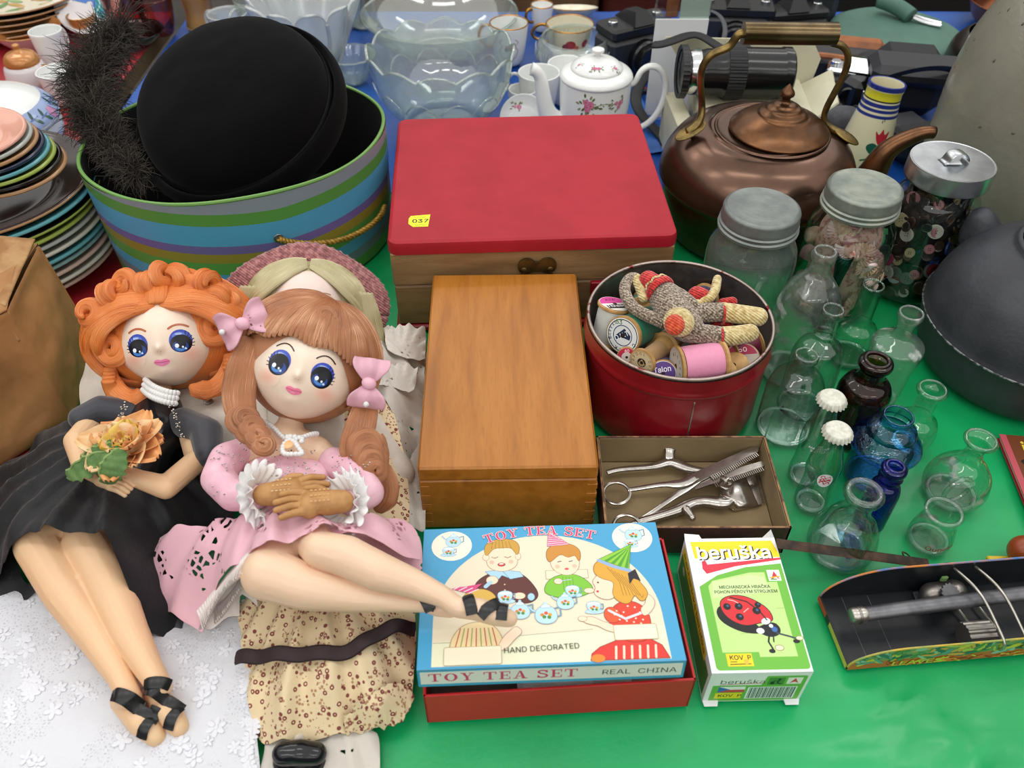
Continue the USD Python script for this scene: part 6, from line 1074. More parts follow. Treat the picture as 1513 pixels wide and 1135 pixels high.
face(bl, L, L + u + (0, .012, 0), bl + u, 'side_panel', seed=3); face(br, bl, bl + u, br + u + (-.014, 0, 0), 'back_panel', seed=4)
ft, bt_ = fr + u + (-.014, .010, 0), br + u + (-.014, 0, 0)
face(L + u + (0, .012, .002), ft + (0, 0, .002), ft * .45 + bt_ * .55 + (-.006, 0, .010), L + u + (0, .07, .012), 'top_flap', seed=5, amp=.011)
face(L + u + (0, .06, .004), ft * .5 + bt_ * .5 + (-.004, 0, .006), bt_ + (0, 0, .004), bl + u + (0, 0, .004), 'top_flap', seed=6, amp=.011)
face(ft + (-.055, .028, .012), ft + (-.002, .004, .004), bt_ + (.001, -.002, .010), bt_ + (-.045, .0, .014), 'torn_flap', 'kraft_torn', .013, 9, lab='crumpled torn corner flap'); face(ft + (-.09, .0, .006), ft + (-.004, -.002, -.004), ft + (.001, -.004, -.03), ft + (-.05, -.014, -.036), 'torn_flap', 'kraft_torn', .012, 12)
p = Print(3e-6)

# --- hat box: oval drum with diagonal striped paper, seam and gold cord
HX, HYc = -.324, .908; HA, HB_, HROT = .176, .149, math.radians(201.5); HH = .14
n = {'uv': ('uvmap', {'attribute': 'st'}), 's': ('separate_xyz', {}), 'rp': ('rgb_ramp', {'interpolate': False, 'ramp': [(0, srgb('#5f8a48')), (.012, srgb('#8f9aa8')), (.085, srgb('#5f9a4a')), (.15, srgb('#58a4d0')), (.27, srgb('#7664a4')), (.315, srgb('#9a8836')), (.37, srgb('#5f9a4a')), (.44, srgb('#58a4d0')), (.51, srgb('#7a8694')), (.57, srgb('#5f9a4a')), (.64, srgb('#7664a4')), (.70, srgb('#58a4d0')), (.80, srgb('#9a8836')), (.86, srgb('#5f9a4a')), (.93, srgb('#58a4d0'))]}),
     'nz': ('noise_texture', {'scale': 60.0}), 'bp': ('bump', {'strength': .08, 'distance': .001}), 'p': ('principled_bsdf', {'roughness': .3, 'metallic': .08})}
_mats['striped_foil'] = usdkit.material(stage, '/World/Looks/striped_foil', n, [('uv.UV', 's.vector'), ('s.y', 'rp.fac'), ('rp.color', 'p.base_color'), ('nz.fac', 'bp.height'), ('bp.normal', 'p.normal')], 'p.BSDF')
mat('lining_black', '#08080a', .85); mat('rim_green', '#6c9a4e', .35); mat('gold_cord', '#b8913a', .45, .35, col2='#8a6a24', nscale=200, bump=.3, bscale=600)
t = thing('hat_box', 'oval hat box covered in diagonal striped foil paper, holding a black hat', 'hat box', (HX, HYc, 0), HROT)
def oval(r, z, a): return np.stack([HA * r * np.cos(a), HB_ * r * np.sin(a), z], -1)
def wall(u, v):
    a = u * 2 * np.pi; z = HH * v; return oval(1 - .03 * (1 - v) + .004 * np.sin(3 * a), z, a)
(vv, ff), st = grid(wall, 181, 24, uv=True)
a = st[:, 0] * 2 * np.pi; aw = ((a + HROT - math.radians(-62)) + np.pi) % (2 * np.pi) - np.pi    # angle in the world from the seam
s = (1 - st[:, 1]) * .62 - .085 * aw / np.pi * 2.2 * (aw < 0) + .03 * aw * (aw > 0) + .0
st2 = np.c_[st[:, 0], np.mod(np.clip(s, 0, 2), 1)]
part(t, 'drum_wall', (vv, ff), 'striped_foil', True, uv=np.c_[st[:, 0], np.clip(s + .0, .013, .999)])
part(t, 'lining', grid(lambda u, v: oval(.975 - .03 * (1 - v), .004 + (HH - .005) * v, -u * 2 * np.pi), 121, 6), 'lining_black', True); part(t, 'bottom', mv(lathe([(0, 0), (1, 0), (1, .004), (0, .004)], 96), s=(HA * .965, HB_ * .965, 1)), 'lining_black')
aa = np.linspace(0, 2 * np.pi, 121); P = oval(.988, HH + 0 * aa, aa) + np.stack([0 * aa, 0 * aa, .0012 * np.sin(aa * 5)], -1); part(t, 'rim_edge', tube(P, .0022, 8, False), 'rim_green')
# the cord: in world space, relative to the turned box
def tobox(q): q = np.asarray(q) - [HX, HYc, 0]; c, s_ = math.cos(-HROT), math.sin(-HROT); return np.array([c * q[0] - s_ * q[1], s_ * q[0] + c * q[1], q[2]])
def onwall(px_, py_, off=.004):
    """where the sight line of a pixel meets the drum, pushed out a little"""
    d = ray(px_, py_); best = None
    for k in np.linspace(.3, 1.6, 3000) / np.linalg.norm(d):
        q = tobox(_C + d * k)
        if (q[0] / HA) ** 2 + (q[1] / HB_) ** 2 < .98 and q[2] < HH: best = q; break
    if best is None: best = tobox(at(px_, py_, .08))
    n_ = np.array([best[0] / HA ** 2, best[1] / HB_ ** 2, 0]); return best + n_ / np.linalg.norm(n_) * off
CP = [onwall(411, 351, .002), onwall(425, 354, .005), onwall(455, 355, .008), onwall(490, 350, .011), onwall(525, 336, .012), onwall(550, 318, .010), onwall(563, 304, .004)]
cp = cspl(np.array(CP), 160); tt = np.gradient(cp, axis=0); tt /= np.linalg.norm(tt, axis=1)[:, None]; e1 = np.cross(tt, [0, 0, 1]); e1 /= np.linalg.norm(e1, axis=1)[:, None]; e2 = np.cross(tt, e1); ph = np.linspace(0, 34 * np.pi, 160)
for k in range(2): part(t, 'cord_strand', tube(cp + .0018 * (np.cos(ph + k * np.pi)[:, None] * e1 + np.sin(ph + k * np.pi)[:, None] * e2), .0021, 7), 'gold_cord', True, label='twisted gold cord handle')
e_ = CP[0]; n_ = np.array([e_[0] / HA ** 2, e_[1] / HB_ ** 2, 0]); part(t, 'cord_eyelet', mv(lathe([(.0042 + .0012 * math.cos(a_), .0008 * math.sin(a_)) for a_ in np.linspace(0, 2 * np.pi, 9)], 24), e_, basis(n_)), 'nickel_dark')

# --- velvet hat
n = {'lw': ('layer_weight', {'blend': .4}), 'mx': ('mix_color', {'a': srgb('#040405'), 'b': srgb('#101012')}), 'nz': ('noise_texture', {'scale': 12.0, 'detail': 3.0}), 'p': ('principled_bsdf', {'roughness': .9, 'specular_ior_level': .12, 'sheen_weight': .03, 'sheen_roughness': .4})}
_mats['black_velvet'] = usdkit.material(stage, '/World/Looks/black_velvet', n, [('lw.facing', 'mx.fac'), ('mx.result', 'p.base_color')], 'p.BSDF')
mat('satin_black', '#0e0d10', .45)
ax = np.array([-.18, -.42, .89]); ax /= np.linalg.norm(ax); hc = at(343, 152, .182)
t = thing('velvet_hat', 'black velvet hat with a rolled brim sitting tilted in the striped hat box', 'hat', hc, R=basis(ax))
part(t, 'crown', lathe(spl([(.108, -.045), (.113, -.02), (.112, .0), (.104, .020), (.085, .036), (.055, .046), (.02, .050), (0, .0505)], 50), 72, lambda v: v + np.c_[0 * v[:, :2], .010 * fbm(v, 16, 3, 2)]), 'black_velvet', True)
part(t, 'brim', lathe(spl([(.100, -.050), (.112, -.048), (.121, -.038), (.1245, -.022), (.1225, -.010), (.119, -.005), (.116, -.010), (.113, -.024), (.108, -.036)], 40), 80, lambda v: v * (1 + .02 * np.sin(np.arctan2(v[:, 1], v[:, 0]) * 2 + .5))[:, None]), 'black_velvet', True)
part(t, 'hat_band', lathe(spl([(.1135, -.030), (.1155, -.022), (.1155, -.010), (.1135, -.004)], 10), 72), 'satin_black', True)
part(t, 'inner_brim', lathe(spl([(.100, -.050), (.075, -.058), (.05, -.06), (0, -.06)], 14), 48), 'black_velvet', True)
# --- ostrich plume: a bent quill with thousands of curling barbs
mat('plume', '#3f382f', .75, col2='#241f1b', nscale=40)
plume = thing('ostrich_plume', 'dark brown black ostrich feather plume curling over the left side of the hat', 'feather')
Q = [aty(182, 40, 1.08), aty(150, 78, 1.03), aty(132, 128, .97), aty(142, 180, .915), aty(172, 226, .87), aty(205, 262, .835)]
Qp = cspl(np.array(Q), 80); part(plume, 'quill', tube(Qp, np.linspace(.0012, .0028, 80), 8), 'plume', True)
pr_ = np.random.default_rng(21); pts, cnt, wid = [], [], []
for k in range(6500):
    s = pr_.random(); i = min(int(s * 79), 78); o = Qp[i]; tg = Qp[i + 1] - Qp[i]; tg /= np.linalg.norm(tg); side = 1 if pr_.random() < .5 else -1
    n_ = np.cross(tg, [0.2, -.75, .6]); n_ /= np.linalg.norm(n_); up_ = np.cross(n_, tg); L_ = pr_.uniform(.016, .046) * (.75 + .5 * math.sin(math.pi * min(1, s * 1.1 + .1))); d = n_ * side * pr_.uniform(.15, 1.0) + up_ * pr_.normal(.15, .5) + tg * pr_.uniform(-.3, .9); d /= np.linalg.norm(d)
    cax = pr_.normal(0, 1, 3) + tg * side; cax /= np.linalg.norm(cax); p_ = o + pr_.normal(0, .003, 3); tot = pr_.uniform(.8, 3.6); step = L_ / 6
    pts.append(p_)
    for j in range(6):
        th = tot / 6; d = d * math.cos(th) + np.cross(cax, d) * math.sin(th) + cax * (cax @ d) * (1 - math.cos(th)); p_ = p_ + d * step; pts.append(p_)
    cnt.append(7); wid += [.0007, .0007, .0006, .0006, .0005, .0004, .0002]
for k in range(16):                                                            # stray long barbs at the tip
    o = Qp[pr_.integers(0, 6)]; d = np.array([pr_.uniform(-.1, .7), .3, pr_.uniform(.4, 1.0)]); d /= np.linalg.norm(d); pts.append(o)
    for j in range(6): d = d + np.array([.10, .05, -.12]) * pr_.random(); d /= np.linalg.norm(d); pts.append(pts[-1] + d * .009)
    cnt.append(7); wid += [.0007] * 4 + [.0005] * 3
cv = UsdGeom.BasisCurves.Define(stage, plume + '/barbs'); cv.CreatePointsAttr(Vt.Vec3fArray.FromNumpy(np.array(pts, np.float32))); cv.CreateCurveVertexCountsAttr(Vt.IntArray(cnt)); cv.CreateWidthsAttr(Vt.FloatArray.FromNumpy(np.array(wid, np.float32) * 1.35)); cv.SetWidthsInterpolation('vertex'); cv.CreateTypeAttr('linear')
UsdShade.MaterialBindingAPI.Apply(cv.GetPrim()).Bind(look('plume')); tag(cv.GetPrim(), kind='stuff')
# ================================================================ the three dolls and the cloths under them
from scipy.interpolate import RBFInterpolator
from scipy.spatial import Delaunay
import shapely
def cloth(outline, inner=(), folds=None, step=.0045, thick=.0008, noise_=(.0, 40), seed=0, curve=True, ruffle=None):
    """a garment piece: outline and inner points are (photo x, photo y, height); the sheet is draped through them, with folds fanning from a point"""
    o = np.array([at(*q) for q in outline]); 
    if curve:
        p = np.vstack([o, o[:1]]); d = np.r_[0, np.cumsum(np.linalg.norm(np.diff(p, axis=0), axis=1))]
        from scipy.interpolate import PchipInterpolator
        n = int(d[-1] / step); tt = np.linspace(0, d[-1], n, endpoint=False); B = np.stack([PchipInterpolator(d, p[:, k])(tt) for k in range(3)], 1)
    else: B = o
    pg = Polygon(B[:, :2]).buffer(0)
    if pg.geom_type != 'Polygon': pg = max(pg.geoms, key=lambda g: g.area)
    I = np.array([at(*q) for q in inner]) if len(inner) else np.zeros((0, 3)); K = np.vstack([B[::4], I]); rb = RBFInterpolator(K[:, :2], K[:, 2], kernel='linear', smoothing=.0002)
    x0, y0, x1, y1 = pg.bounds; gx, gy = np.meshgrid(np.arange(x0, x1, step), np.arange(y0, y1, step)); G = np.c_[gx.ravel(), gy.ravel()]; G[:, 0] += (np.arange(len(G)) // gx.shape[1] % 2) * step / 2
    G = G[shapely.contains_xy(pg.buffer(-step * .55), G[:, 0], G[:, 1])]; bd = np.array(pg.exterior.segmentize(step).coords)[:-1]; A = np.vstack([bd, G]); z = rb(A)
    edge = shapely.distance(shapely.points(A), pg.exterior)
    if folds:
        for (fx, fy, k, amp, ph) in folds:
            c = at(fx, fy, .04)[:2]; v = A - c; th = np.arctan2(v[:, 1], v[:, 0]); r = np.hypot(v[:, 0], v[:, 1]); z = z + amp * np.sin(k * th + ph + 2.2 * fbm(np.c_[A, 0 * z], 18, 2, seed)) * np.clip(r / .08, .1, 1.3)
    if noise_[0]: z = z + noise_[0] * 2 * fbm(np.c_[A, 0 * z], noise_[1], 3, seed + 1)
    if ruffle: z = z + ruffle[0] * np.sin(np.arange(len(A)) * 0 + ruffle[1] * (A[:, 0] * ruffle[2] + A[:, 1] * ruffle[3])) * np.exp(-edge / ruffle[4])
    T = Delaunay(A).simplices; T = T[shapely.contains_xy(pg, *A[T].mean(1).T)]; e = A[T]; cr = (e[:, 1, 0] - e[:, 0, 0]) * (e[:, 2, 1] - e[:, 0, 1]) - (e[:, 1, 1] - e[:, 0, 1]) * (e[:, 2, 0] - e[:, 0, 0]); T = T[np.abs(cr) > 1e-10]; cr = cr[np.abs(cr) > 1e-10]; T[cr < 0] = T[cr < 0][:, ::-1]
    z = np.maximum(z, .0015); V = np.c_[A, z]; nb = len(bd)
    W = V - [0, 0, thick]; N = len(V); b = np.arange(nb); c2 = np.roll(b, -1)
    if pg.exterior.is_ccw is False: b, c2 = c2, b
    return np.vstack([V, W]), np.vstack([T, T[:, ::-1] + N, np.stack([b, b + N, c2], 1), np.stack([c2, b + N, c2 + N], 1)])
def lacemat(name, c, hole=.32, scale=260., relief=.5, rough=.8, c2=None, patch=(.40, .52), pscale=38., open_=1.0):
    """net with thread flowers: open holes between the threads where the pattern thins out"""
    n = {'tc': ('texture_coordinate', {}), 'v': ('voronoi_texture', {'scale': scale, 'feature': 'distance_to_edge'}), 'th': ('math', {'math_type': 'greater_than', 'value2': hole}), 'nz': ('noise_texture', {'scale': pscale, 'detail': 2.0}), 'mr': ('map_range', {'from_min': patch[0], 'from_max': patch[1], 'clamp': True}), 'ml': ('math', {'math_type': 'multiply'}), 'r2': ('math', {'math_type': 'greater_than', 'value2': .5}), 'op': ('math', {'math_type': 'multiply', 'value2': open_}),
         'p': ('principled_bsdf', {'roughness': rough, 'base_color': srgb(c), 'sheen_weight': .2}), 'tl': ('translucent_bsdf', {'color': srgb(c)}), 'm0': ('mix_closure', {'fac': .18}), 'tr': ('transparent_bsdf', {}), 'mx': ('mix_closure', {}), 'bn': ('noise_texture', {'scale': pscale * 3, 'detail': 4.0}), 'bp': ('bump', {'strength': relief, 'distance': .0015})}
    L = [('tc.object', 'v.vector'), ('tc.object', 'nz.vector'), ('tc.object', 'bn.vector'), ('v.distance', 'th.value1'), ('nz.fac', 'mr.value'), ('th.value', 'ml.value1'), ('mr.result', 'ml.value2'), ('ml.value', 'r2.value1'), ('r2.value', 'op.value1'), ('op.value', 'mx.fac'), ('p.BSDF', 'm0.closure1'), ('tl.BSDF', 'm0.closure2'), ('m0.closure', 'mx.closure1'), ('tr.BSDF', 'mx.closure2'), ('bn.fac', 'bp.height'), ('bp.normal', 'p.normal')]
    _mats[name] = usdkit.material(stage, f'/World/Looks/{name}', n, L, 'mx.closure')
def hairmat(name, c1, c2, c3, rough=.32):
    n = {'uv': ('uvmap', {'attribute': 'st'}), 'mp': ('mapping', {'scale': (60, 1.0, 1)}), 'nz': ('noise_texture', {'scale': 3.0, 'detail': 4.0, 'roughness': .7}), 'rp': ('rgb_ramp', {'ramp': [(.25, srgb(c2)), (.5, srgb(c1)), (.75, srgb(c3))]}), 'bp': ('bump', {'strength': .6, 'distance': .001}), 'p': ('principled_bsdf', {'roughness': rough, 'specular_ior_level': .7})}
    _mats[name + '_strand'] = usdkit.material(stage, f'/World/Looks/{name}_strand', {'tc': ('texture_coordinate', {}), 'nz': ('noise_texture', {'scale': 45.0, 'detail': 1.0}), 'rp': ('rgb_ramp', {'ramp': [(.3, srgb(c2)), (.5, srgb(c1)), (.68, srgb(c3))]}), 'p': ('principled_bsdf', {'roughness': .25, 'specular_ior_level': .9})}, [('tc.object', 'nz.vector'), ('nz.fac', 'rp.fac'), ('rp.color', 'p.base_color')], 'p.BSDF')
    _mats[name] = usdkit.material(stage, f'/World/Looks/{name}', n, [('uv.UV', 'mp.vector'), ('mp.vector', 'nz.vector'), ('nz.fac', 'rp.fac'), ('rp.color', 'p.base_color'), ('nz.fac', 'bp.height'), ('bp.normal', 'p.normal')], 'p.BSDF')
lacemat('white_lace', '#e6e8ee', .22, 420., .9, .8, None, (.44, .54), 40., .28); lacemat('pink_lace', '#efbecb', .17, 150., .35, .6, None, (.53, .56), 24.); lacemat('cream_eyelet', '#dcd6cc', .30, 150., .4, .8, None, (.58, .60), 60.)
mat('white_cotton', '#dfe1e6', .85, col2='#d2d4dc', nscale=30, bump=.35, bscale=180); mat('cream_cotton', '#d6cec2', .85, col2='#c9bfb2', nscale=30, bump=.35, bscale=180); mat('black_chiffon', '#15161b', .55, col2='#0d0e12', nscale=30, bump=.3, bscale=300, extra={'sheen_weight': .15, 'specular_ior_level': .3}); mat('black_satin', '#121216', .3, col2='#1a1a20', nscale=60, bump=.2, bscale=500); mat('sheer_black', '#262a34', .5, extra={'sheen_weight': .4}); mat('pink_satin', '#eec2cf', .5, col2='#e6b2c3', nscale=60, bump=.25, bscale=300)
mat('doll_skin_pale', '#e8c6a8', .42, extra={'subsurface_weight': .15, 'subsurface_scale': .004}); mat('doll_skin', '#e6bd94', .42, extra={'subsurface_weight': .15, 'subsurface_scale': .004}); mat('doll_face', '#f2dac6', .33, extra={'subsurface_weight': .15, 'subsurface_scale': .004}); mat('pale_face', '#e6d2c8', .45); mat('glove_tan', '#b98a54', .6, col2='#a97a46', nscale=80, bump=.2, bscale=500); mat('pearl_white', '#dcdcda', .15); mat('patent_black', '#14161c', .12); mat('black_ribbon', '#131315', .35); mat('brown_ribbon', '#2c1a1e', .7, bump=.3, bscale=500)
hairmat('orange_hair', '#e58238', '#c25e1a', '#f8b274'); hairmat('auburn_hair', '#b3744a', '#8c5432', '#d8a47c'); hairmat('blonde_hair', '#c2b88e', '#a29768', '#dcd4ae', .42)
knit('crochet_rose', '#9a5f60', '#7a4648', '#b27a78', 240.)

def tube_uv(P, R, n=10, flat=1.0, upv=None):
    v, f = tube(P, R, n, True, flat, upv); m = len(P); j, k = np.meshgrid(np.arange(n), np.arange(m)); st = np.stack([np.abs(j.ravel() / n * 2 - 1), k.ravel() / m * 1.0], 1); return (v, f), np.vstack([st, [[.5, 0], [.5, 1]]])
class Head:
    """a doll's head: local x to the photo's right, y to the crown, z out of the face; k is half the face's width"""
    def __init__(s, t, px_, py_, z, k, roll=0, turn=0, tilt=0, ball=((0, .08, -.55), (1.62, 1.5, 1.25))):
        s.t, s.k = t, k; s.c = at(px_, py_, z); zc = _C - s.c; zc /= np.linalg.norm(zc); s.R = basis(zc, _rt) @ rz_(-roll) @ ry(turn) @ rx(-tilt); s.bc, s.br = np.array(ball[0], float), np.array(ball[1], float); s.r = np.random.default_rng(int(px_))
    def W(s, p): return s.c + (np.asarray(p, float) * s.k) @ s.R.T
    def zf(s, x, y):
        b = 1.04; dy = np.clip(y / b, -1, 1); w = 1 + .10 * np.exp(-((dy + .30) / .34) ** 2) - .05 * np.exp(-((dy + .95) / .25) ** 2); dx = x / w; z = .93 * np.sqrt(np.maximum(1 - dx ** 2 - dy ** 2, 0))
        return z + s.bump(x, y)
    def bump(s, x, y): return .085 * np.exp(-(x / .085) ** 2 - ((y + .20) / .10) ** 2) + .03 * np.exp(-(x / .10) ** 2 - ((y + .05) / .22) ** 2) + .05 * np.exp(-(x / .17) ** 2 - ((y + .72) / .12) ** 2) - .03 * (np.exp(-((x - .44) / .2) ** 2 - ((y) / .2) ** 2) + np.exp(-((x + .44) / .2) ** 2 - (y / .2) ** 2)) + .03 * np.exp(-(x / .16) ** 2 - ((y + .47) / .09) ** 2)
    def skull(s, m):
        q = trimesh.creation.icosphere(5); d = np.array(q.vertices); y = 1.04 * d[:, 1]; w = 1 + .10 * np.exp(-((d[:, 1] + .30) / .34) ** 2) - .05 * np.exp(-((d[:, 1] + .95) / .25) ** 2); x = d[:, 0] * w; z = .93 * d[:, 2] + np.where(d[:, 2] > 0, s.bump(x, y) * np.clip(d[:, 2] * 4, 0, 1), 0)
        s.path = part(s.t, 'head', (s.W(np.c_[x, y, z]), np.array(q.faces)), m, True); return s.path
    def paint(s, p): pprint(s.path, 'painted_face', p, 'ink_face', lambda xy, z: s.W(np.c_[xy, s.zf(xy[:, 0], xy[:, 1]) + .006]), .05, 'painted eyes, brows and mouth')
    def ball(s, d, sc=1.0): d = np.asarray(d, float); d = d / np.linalg.norm(d, axis=-1, keepdims=True); return s.bc + d * s.br * sc
    def lock(s, dirs, sc, w, flat=.4, n=26, nn=10):
        """one lock of hair lying on the hair ball through directions dirs"""
        dd = cspl(np.array(dirs, float), n); ss = np.interp(np.linspace(0, 1, n), np.linspace(0, 1, len(sc)), sc); P = s.ball(dd, ss[:, None]); nrm = P - s.bc; nrm /= np.linalg.norm(nrm, axis=1)[:, None]; ww = w * np.interp(np.linspace(0, 1, n), [0, .12, .7, 1], [.55, 1, 1, .35])
        return tube_uv(s.W(P), ww * s.k, nn, flat, nrm @ s.R.T)
    def free(s, pts, w, flat=.6, n=40, nn=10, prof=((0, .3, .8, 1), (.7, 1, 1, .3))):
        P = cspl(np.array(pts, float), n); return tube_uv(s.W(P), s.k * w * np.interp(np.linspace(0, 1, n), *prof), nn, flat, np.tile(s.R @ [0, .2, 1], (n, 1)))
    def cap(s, m, name='hair', locks_=()):
        q = trimesh.creation.icosphere(4); d = np.array(q.vertices); P = s.W(s.ball(d, .97)); uvb = np.c_[np.arctan2(d[:, 0], d[:, 2]) * 1.2, d[:, 1] * .5]; ms = [((P, np.array(q.faces)), uvb)] + list(locks_)
        V, F_ = cat(*[a for a, b in ms]); return part(s.t, name, (V, F_), m, True, uv=np.vstack([b for a, b in ms]))
    def spiral(s, c, r0, r1, turns, w, axis=(0, 0, 1), rise=.0, ph=0, n=44, sgn=1):
        th = np.linspace(0, turns * 2 * np.pi, n); r = np.linspace(r0, r1, n); B = basis(axis); P = np.array(c) + (np.stack([r * np.cos(sgn * th + ph), r * np.sin(sgn * th + ph), np.linspace(0, rise, n)], 1)) @ B.T; return tube_uv(s.W(P), s.k * w * np.interp(np.linspace(0, 1, n), [0, .15, .8, 1], [.5, 1, .9, .3]), 10, .8, np.tile(s.R @ B[:, 2], (n, 1)))
def strands(t, ls, m, per=26, seed=1, nn=10, w=.0003):
    """single hairs lying along the locks"""
    r = np.random.default_rng(seed); pts, cnt = [], []
    for (v, f), st in ls:
        k = (len(v) - 2) // nn; g = v[:k * nn].reshape(k, nn, 3); mid = g.mean(1)
        for _ in range(per):
            j = r.integers(0, nn); u = r.random(); c = g[:, j] * (1 - u) + g[:, (j + 1) % nn] * u; o = 1.006 + .025 * r.random() + .05 * r.random() * np.linspace(0, 1, k)[:, None] ** 3; a, b_ = int(r.random() * .25 * k), k - int(r.random() * .12 * k); q = (mid + (c - mid) * o)[a:b_]
            pts.append(q); cnt.append(len(q))
    cv = UsdGeom.BasisCurves.Define(stage, numbered(t, 'loose_hairs')); cv.CreatePointsAttr(Vt.Vec3fArray.FromNumpy(np.vstack(pts).astype(np.float32))); cv.CreateCurveVertexCountsAttr(Vt.IntArray([int(c) for c in cnt])); cv.CreateWidthsAttr(Vt.FloatArray([w])); cv.SetWidthsInterpolation('constant'); cv.CreateTypeAttr('linear')
    UsdShade.MaterialBindingAPI.Apply(cv.GetPrim()).Bind(look(m + '_strand')); tag(cv.GetPrim(), kind='stuff')
def joinlocks(t, name, ls, m): V, F_ = cat(*[a for a, b in ls]); return part(t, name, (V, F_), m, True, uv=np.vstack([b for a, b in ls]))
mat('ink_face', (1, 1, 1), .3, ink=True)
def eye(p, x, y, rx_, ry_, half=False, side=1):
    p.disc(x, y + .20 * ry_, rx_ * 1.06, '#3a4fb8', ry_ * .98); p.disc(x - .02, y + .62 * ry_, rx_ * .62, '#5f7ad6', ry_ * .34); p.disc(x - .03, y + .80 * ry_, rx_ * .34, '#a9bdf0', ry_ * .10)
    p.disc(x, y - .08 * ry_, rx_, '#0b0d16', ry_ * (.80 if half else .92)); p.disc(x - .02 * side, y - .34 * ry_, rx_ * .74, '#22428e', ry_ * .52); p.disc(x - .02, y - .42 * ry_, rx_ * .5, '#4a86cc', ry_ * .34); p.disc(x, y - .12 * ry_, rx_ * .46, '#0b0d16', ry_ * .42)
    p.disc(x - .40 * rx_, y - .24 * ry_, rx_ * .19, '#eef4ff', ry_ * .19); p.disc(x + .12 * rx_, y - .40 * ry_, rx_ * .10, '#dfeaff', ry_ * .1); p.disc(x + .36 * rx_, y - .56 * ry_, rx_ * .11, '#c6d8f8', ry_ * .09)
    for k in range(6): a = math.radians(60 - k * 17) if side > 0 else math.radians(120 + k * 17); p.stroke([(x + rx_ * .92 * math.cos(a), y + ry_ * .8 * math.sin(a)), (x + rx_ * 1.22 * math.cos(a + .1 * side), y + ry_ * 1.08 * math.sin(a + .1 * side))], .016, '#14141c')
def face(p, half, brow, browc, lip, ew=.26, eh=.29, ey=.06):
    for s in (-1, 1):
        for j in range(14): p.disc(s * .60, -.38, .27 - .018 * j, tuple(np.array([.949, .855, .776]) * (1 - j / 14) + np.array([.945, .73, .65]) * (j / 14)), .21 - .0142 * j)
        eye(p, s * .45, ey, ew, eh, half, s)
        p.stroke(cspl(np.array([(s * .24, ey + .33), (s * .42, ey + .40 + brow), (s * .62, ey + .34)]), 12), .045 if brow < .03 else .03, browc)
    p.blob([(-.17, -.49), (-.07, -.435), (0, -.455), (.07, -.435), (.17, -.49), (.08, -.57), (0, -.59), (-.08, -.57)], lip); p.stroke([(-.15, -.49), (0, -.505), (.15, -.49)], .018, '#d8688c'); p.disc(-.01, -.545, .05, '#f2a4be', .014)
    for s in (-1, 1): p.disc(s * .035, -.27, .010, '#cf9f84', .008)
    return p
def pearls(t, P, r, m='pearl_white', name='pearl'):
    for q in P: part(t, name, ellipsoid(q, (r, r, r), 2), m, True)
def px3(pts): return [(*at(x, y, z), r / ppm(at(x, y, z))) for x, y, z, r in pts]
def foot(t, a, b, r0, r1, lay):
    """a bare doll foot from ankle a to toe b (photo x, y, height) with crossed ribbon sandal straps"""
    A, B = at(*a), at(*b)
def topz(chains, q):
    z = np.full(len(q), -1.0)
    for ch in chains:
        for a, b in zip(ch[:-1], ch[1:]):
            a, b = np.array(a), np.array(b)
            for k in np.linspace(0, 1, 25): c = a + (b - a) * k; d2 = ((q[:, :2] - c[:2]) ** 2).sum(1); z = np.maximum(z, np.where(d2 < c[3] ** 2, c[2] + np.sqrt(np.maximum(c[3] ** 2 - d2, 0)), -1))
    return z
def strap_over(t, chains, a, b, zb, w=.0042, bow=0.0):
    """a flat ribbon laid over a foot from a to b (photo points), dropping at both ends"""
    k = np.linspace(0, 1, 26); P = np.array([at(a[0] + (b[0] - a[0]) * u, a[1] + (b[1] - a[1]) * u + bow * math.sin(math.pi * u), zb) for u in k]); z = topz(chains, P); ok = z > 0
    if ok.sum() < 3: return
    P = P[ok]; P[:, 2] = z[ok]; P[:, 2] = np.convolve(np.pad(P[:, 2], 2, mode='edge'), np.ones(5) / 5, 'valid') + .0012; part(t, 'sandal_strap', tube(P, w, 8, True, .2, np.array([0, -.25, 1.0])), 'black_ribbon')
def strapring(t, c, d, r, w, m='black_ribbon', name='sandal_strap', flat=1.0, a0=-.2, a1=math.pi + .2):
    """a ribbon going over a limb: centre c, limb direction d, radius r"""
    z = np.array(d, float); z /= np.linalg.norm(z); u = np.array([0, 0, 1.0]) - z * z[2]; u /= np.linalg.norm(u); s = np.cross(z, u); aa = np.linspace(a0, a1, 18); P = np.array(c) + r * (np.cos(aa)[:, None] * s + np.sin(aa)[:, None] * u * flat); nrm = P - np.array(c); part(t, name, tube(P, w, 8, True, .18, nrm / np.linalg.norm(nrm, axis=1)[:, None]), m)

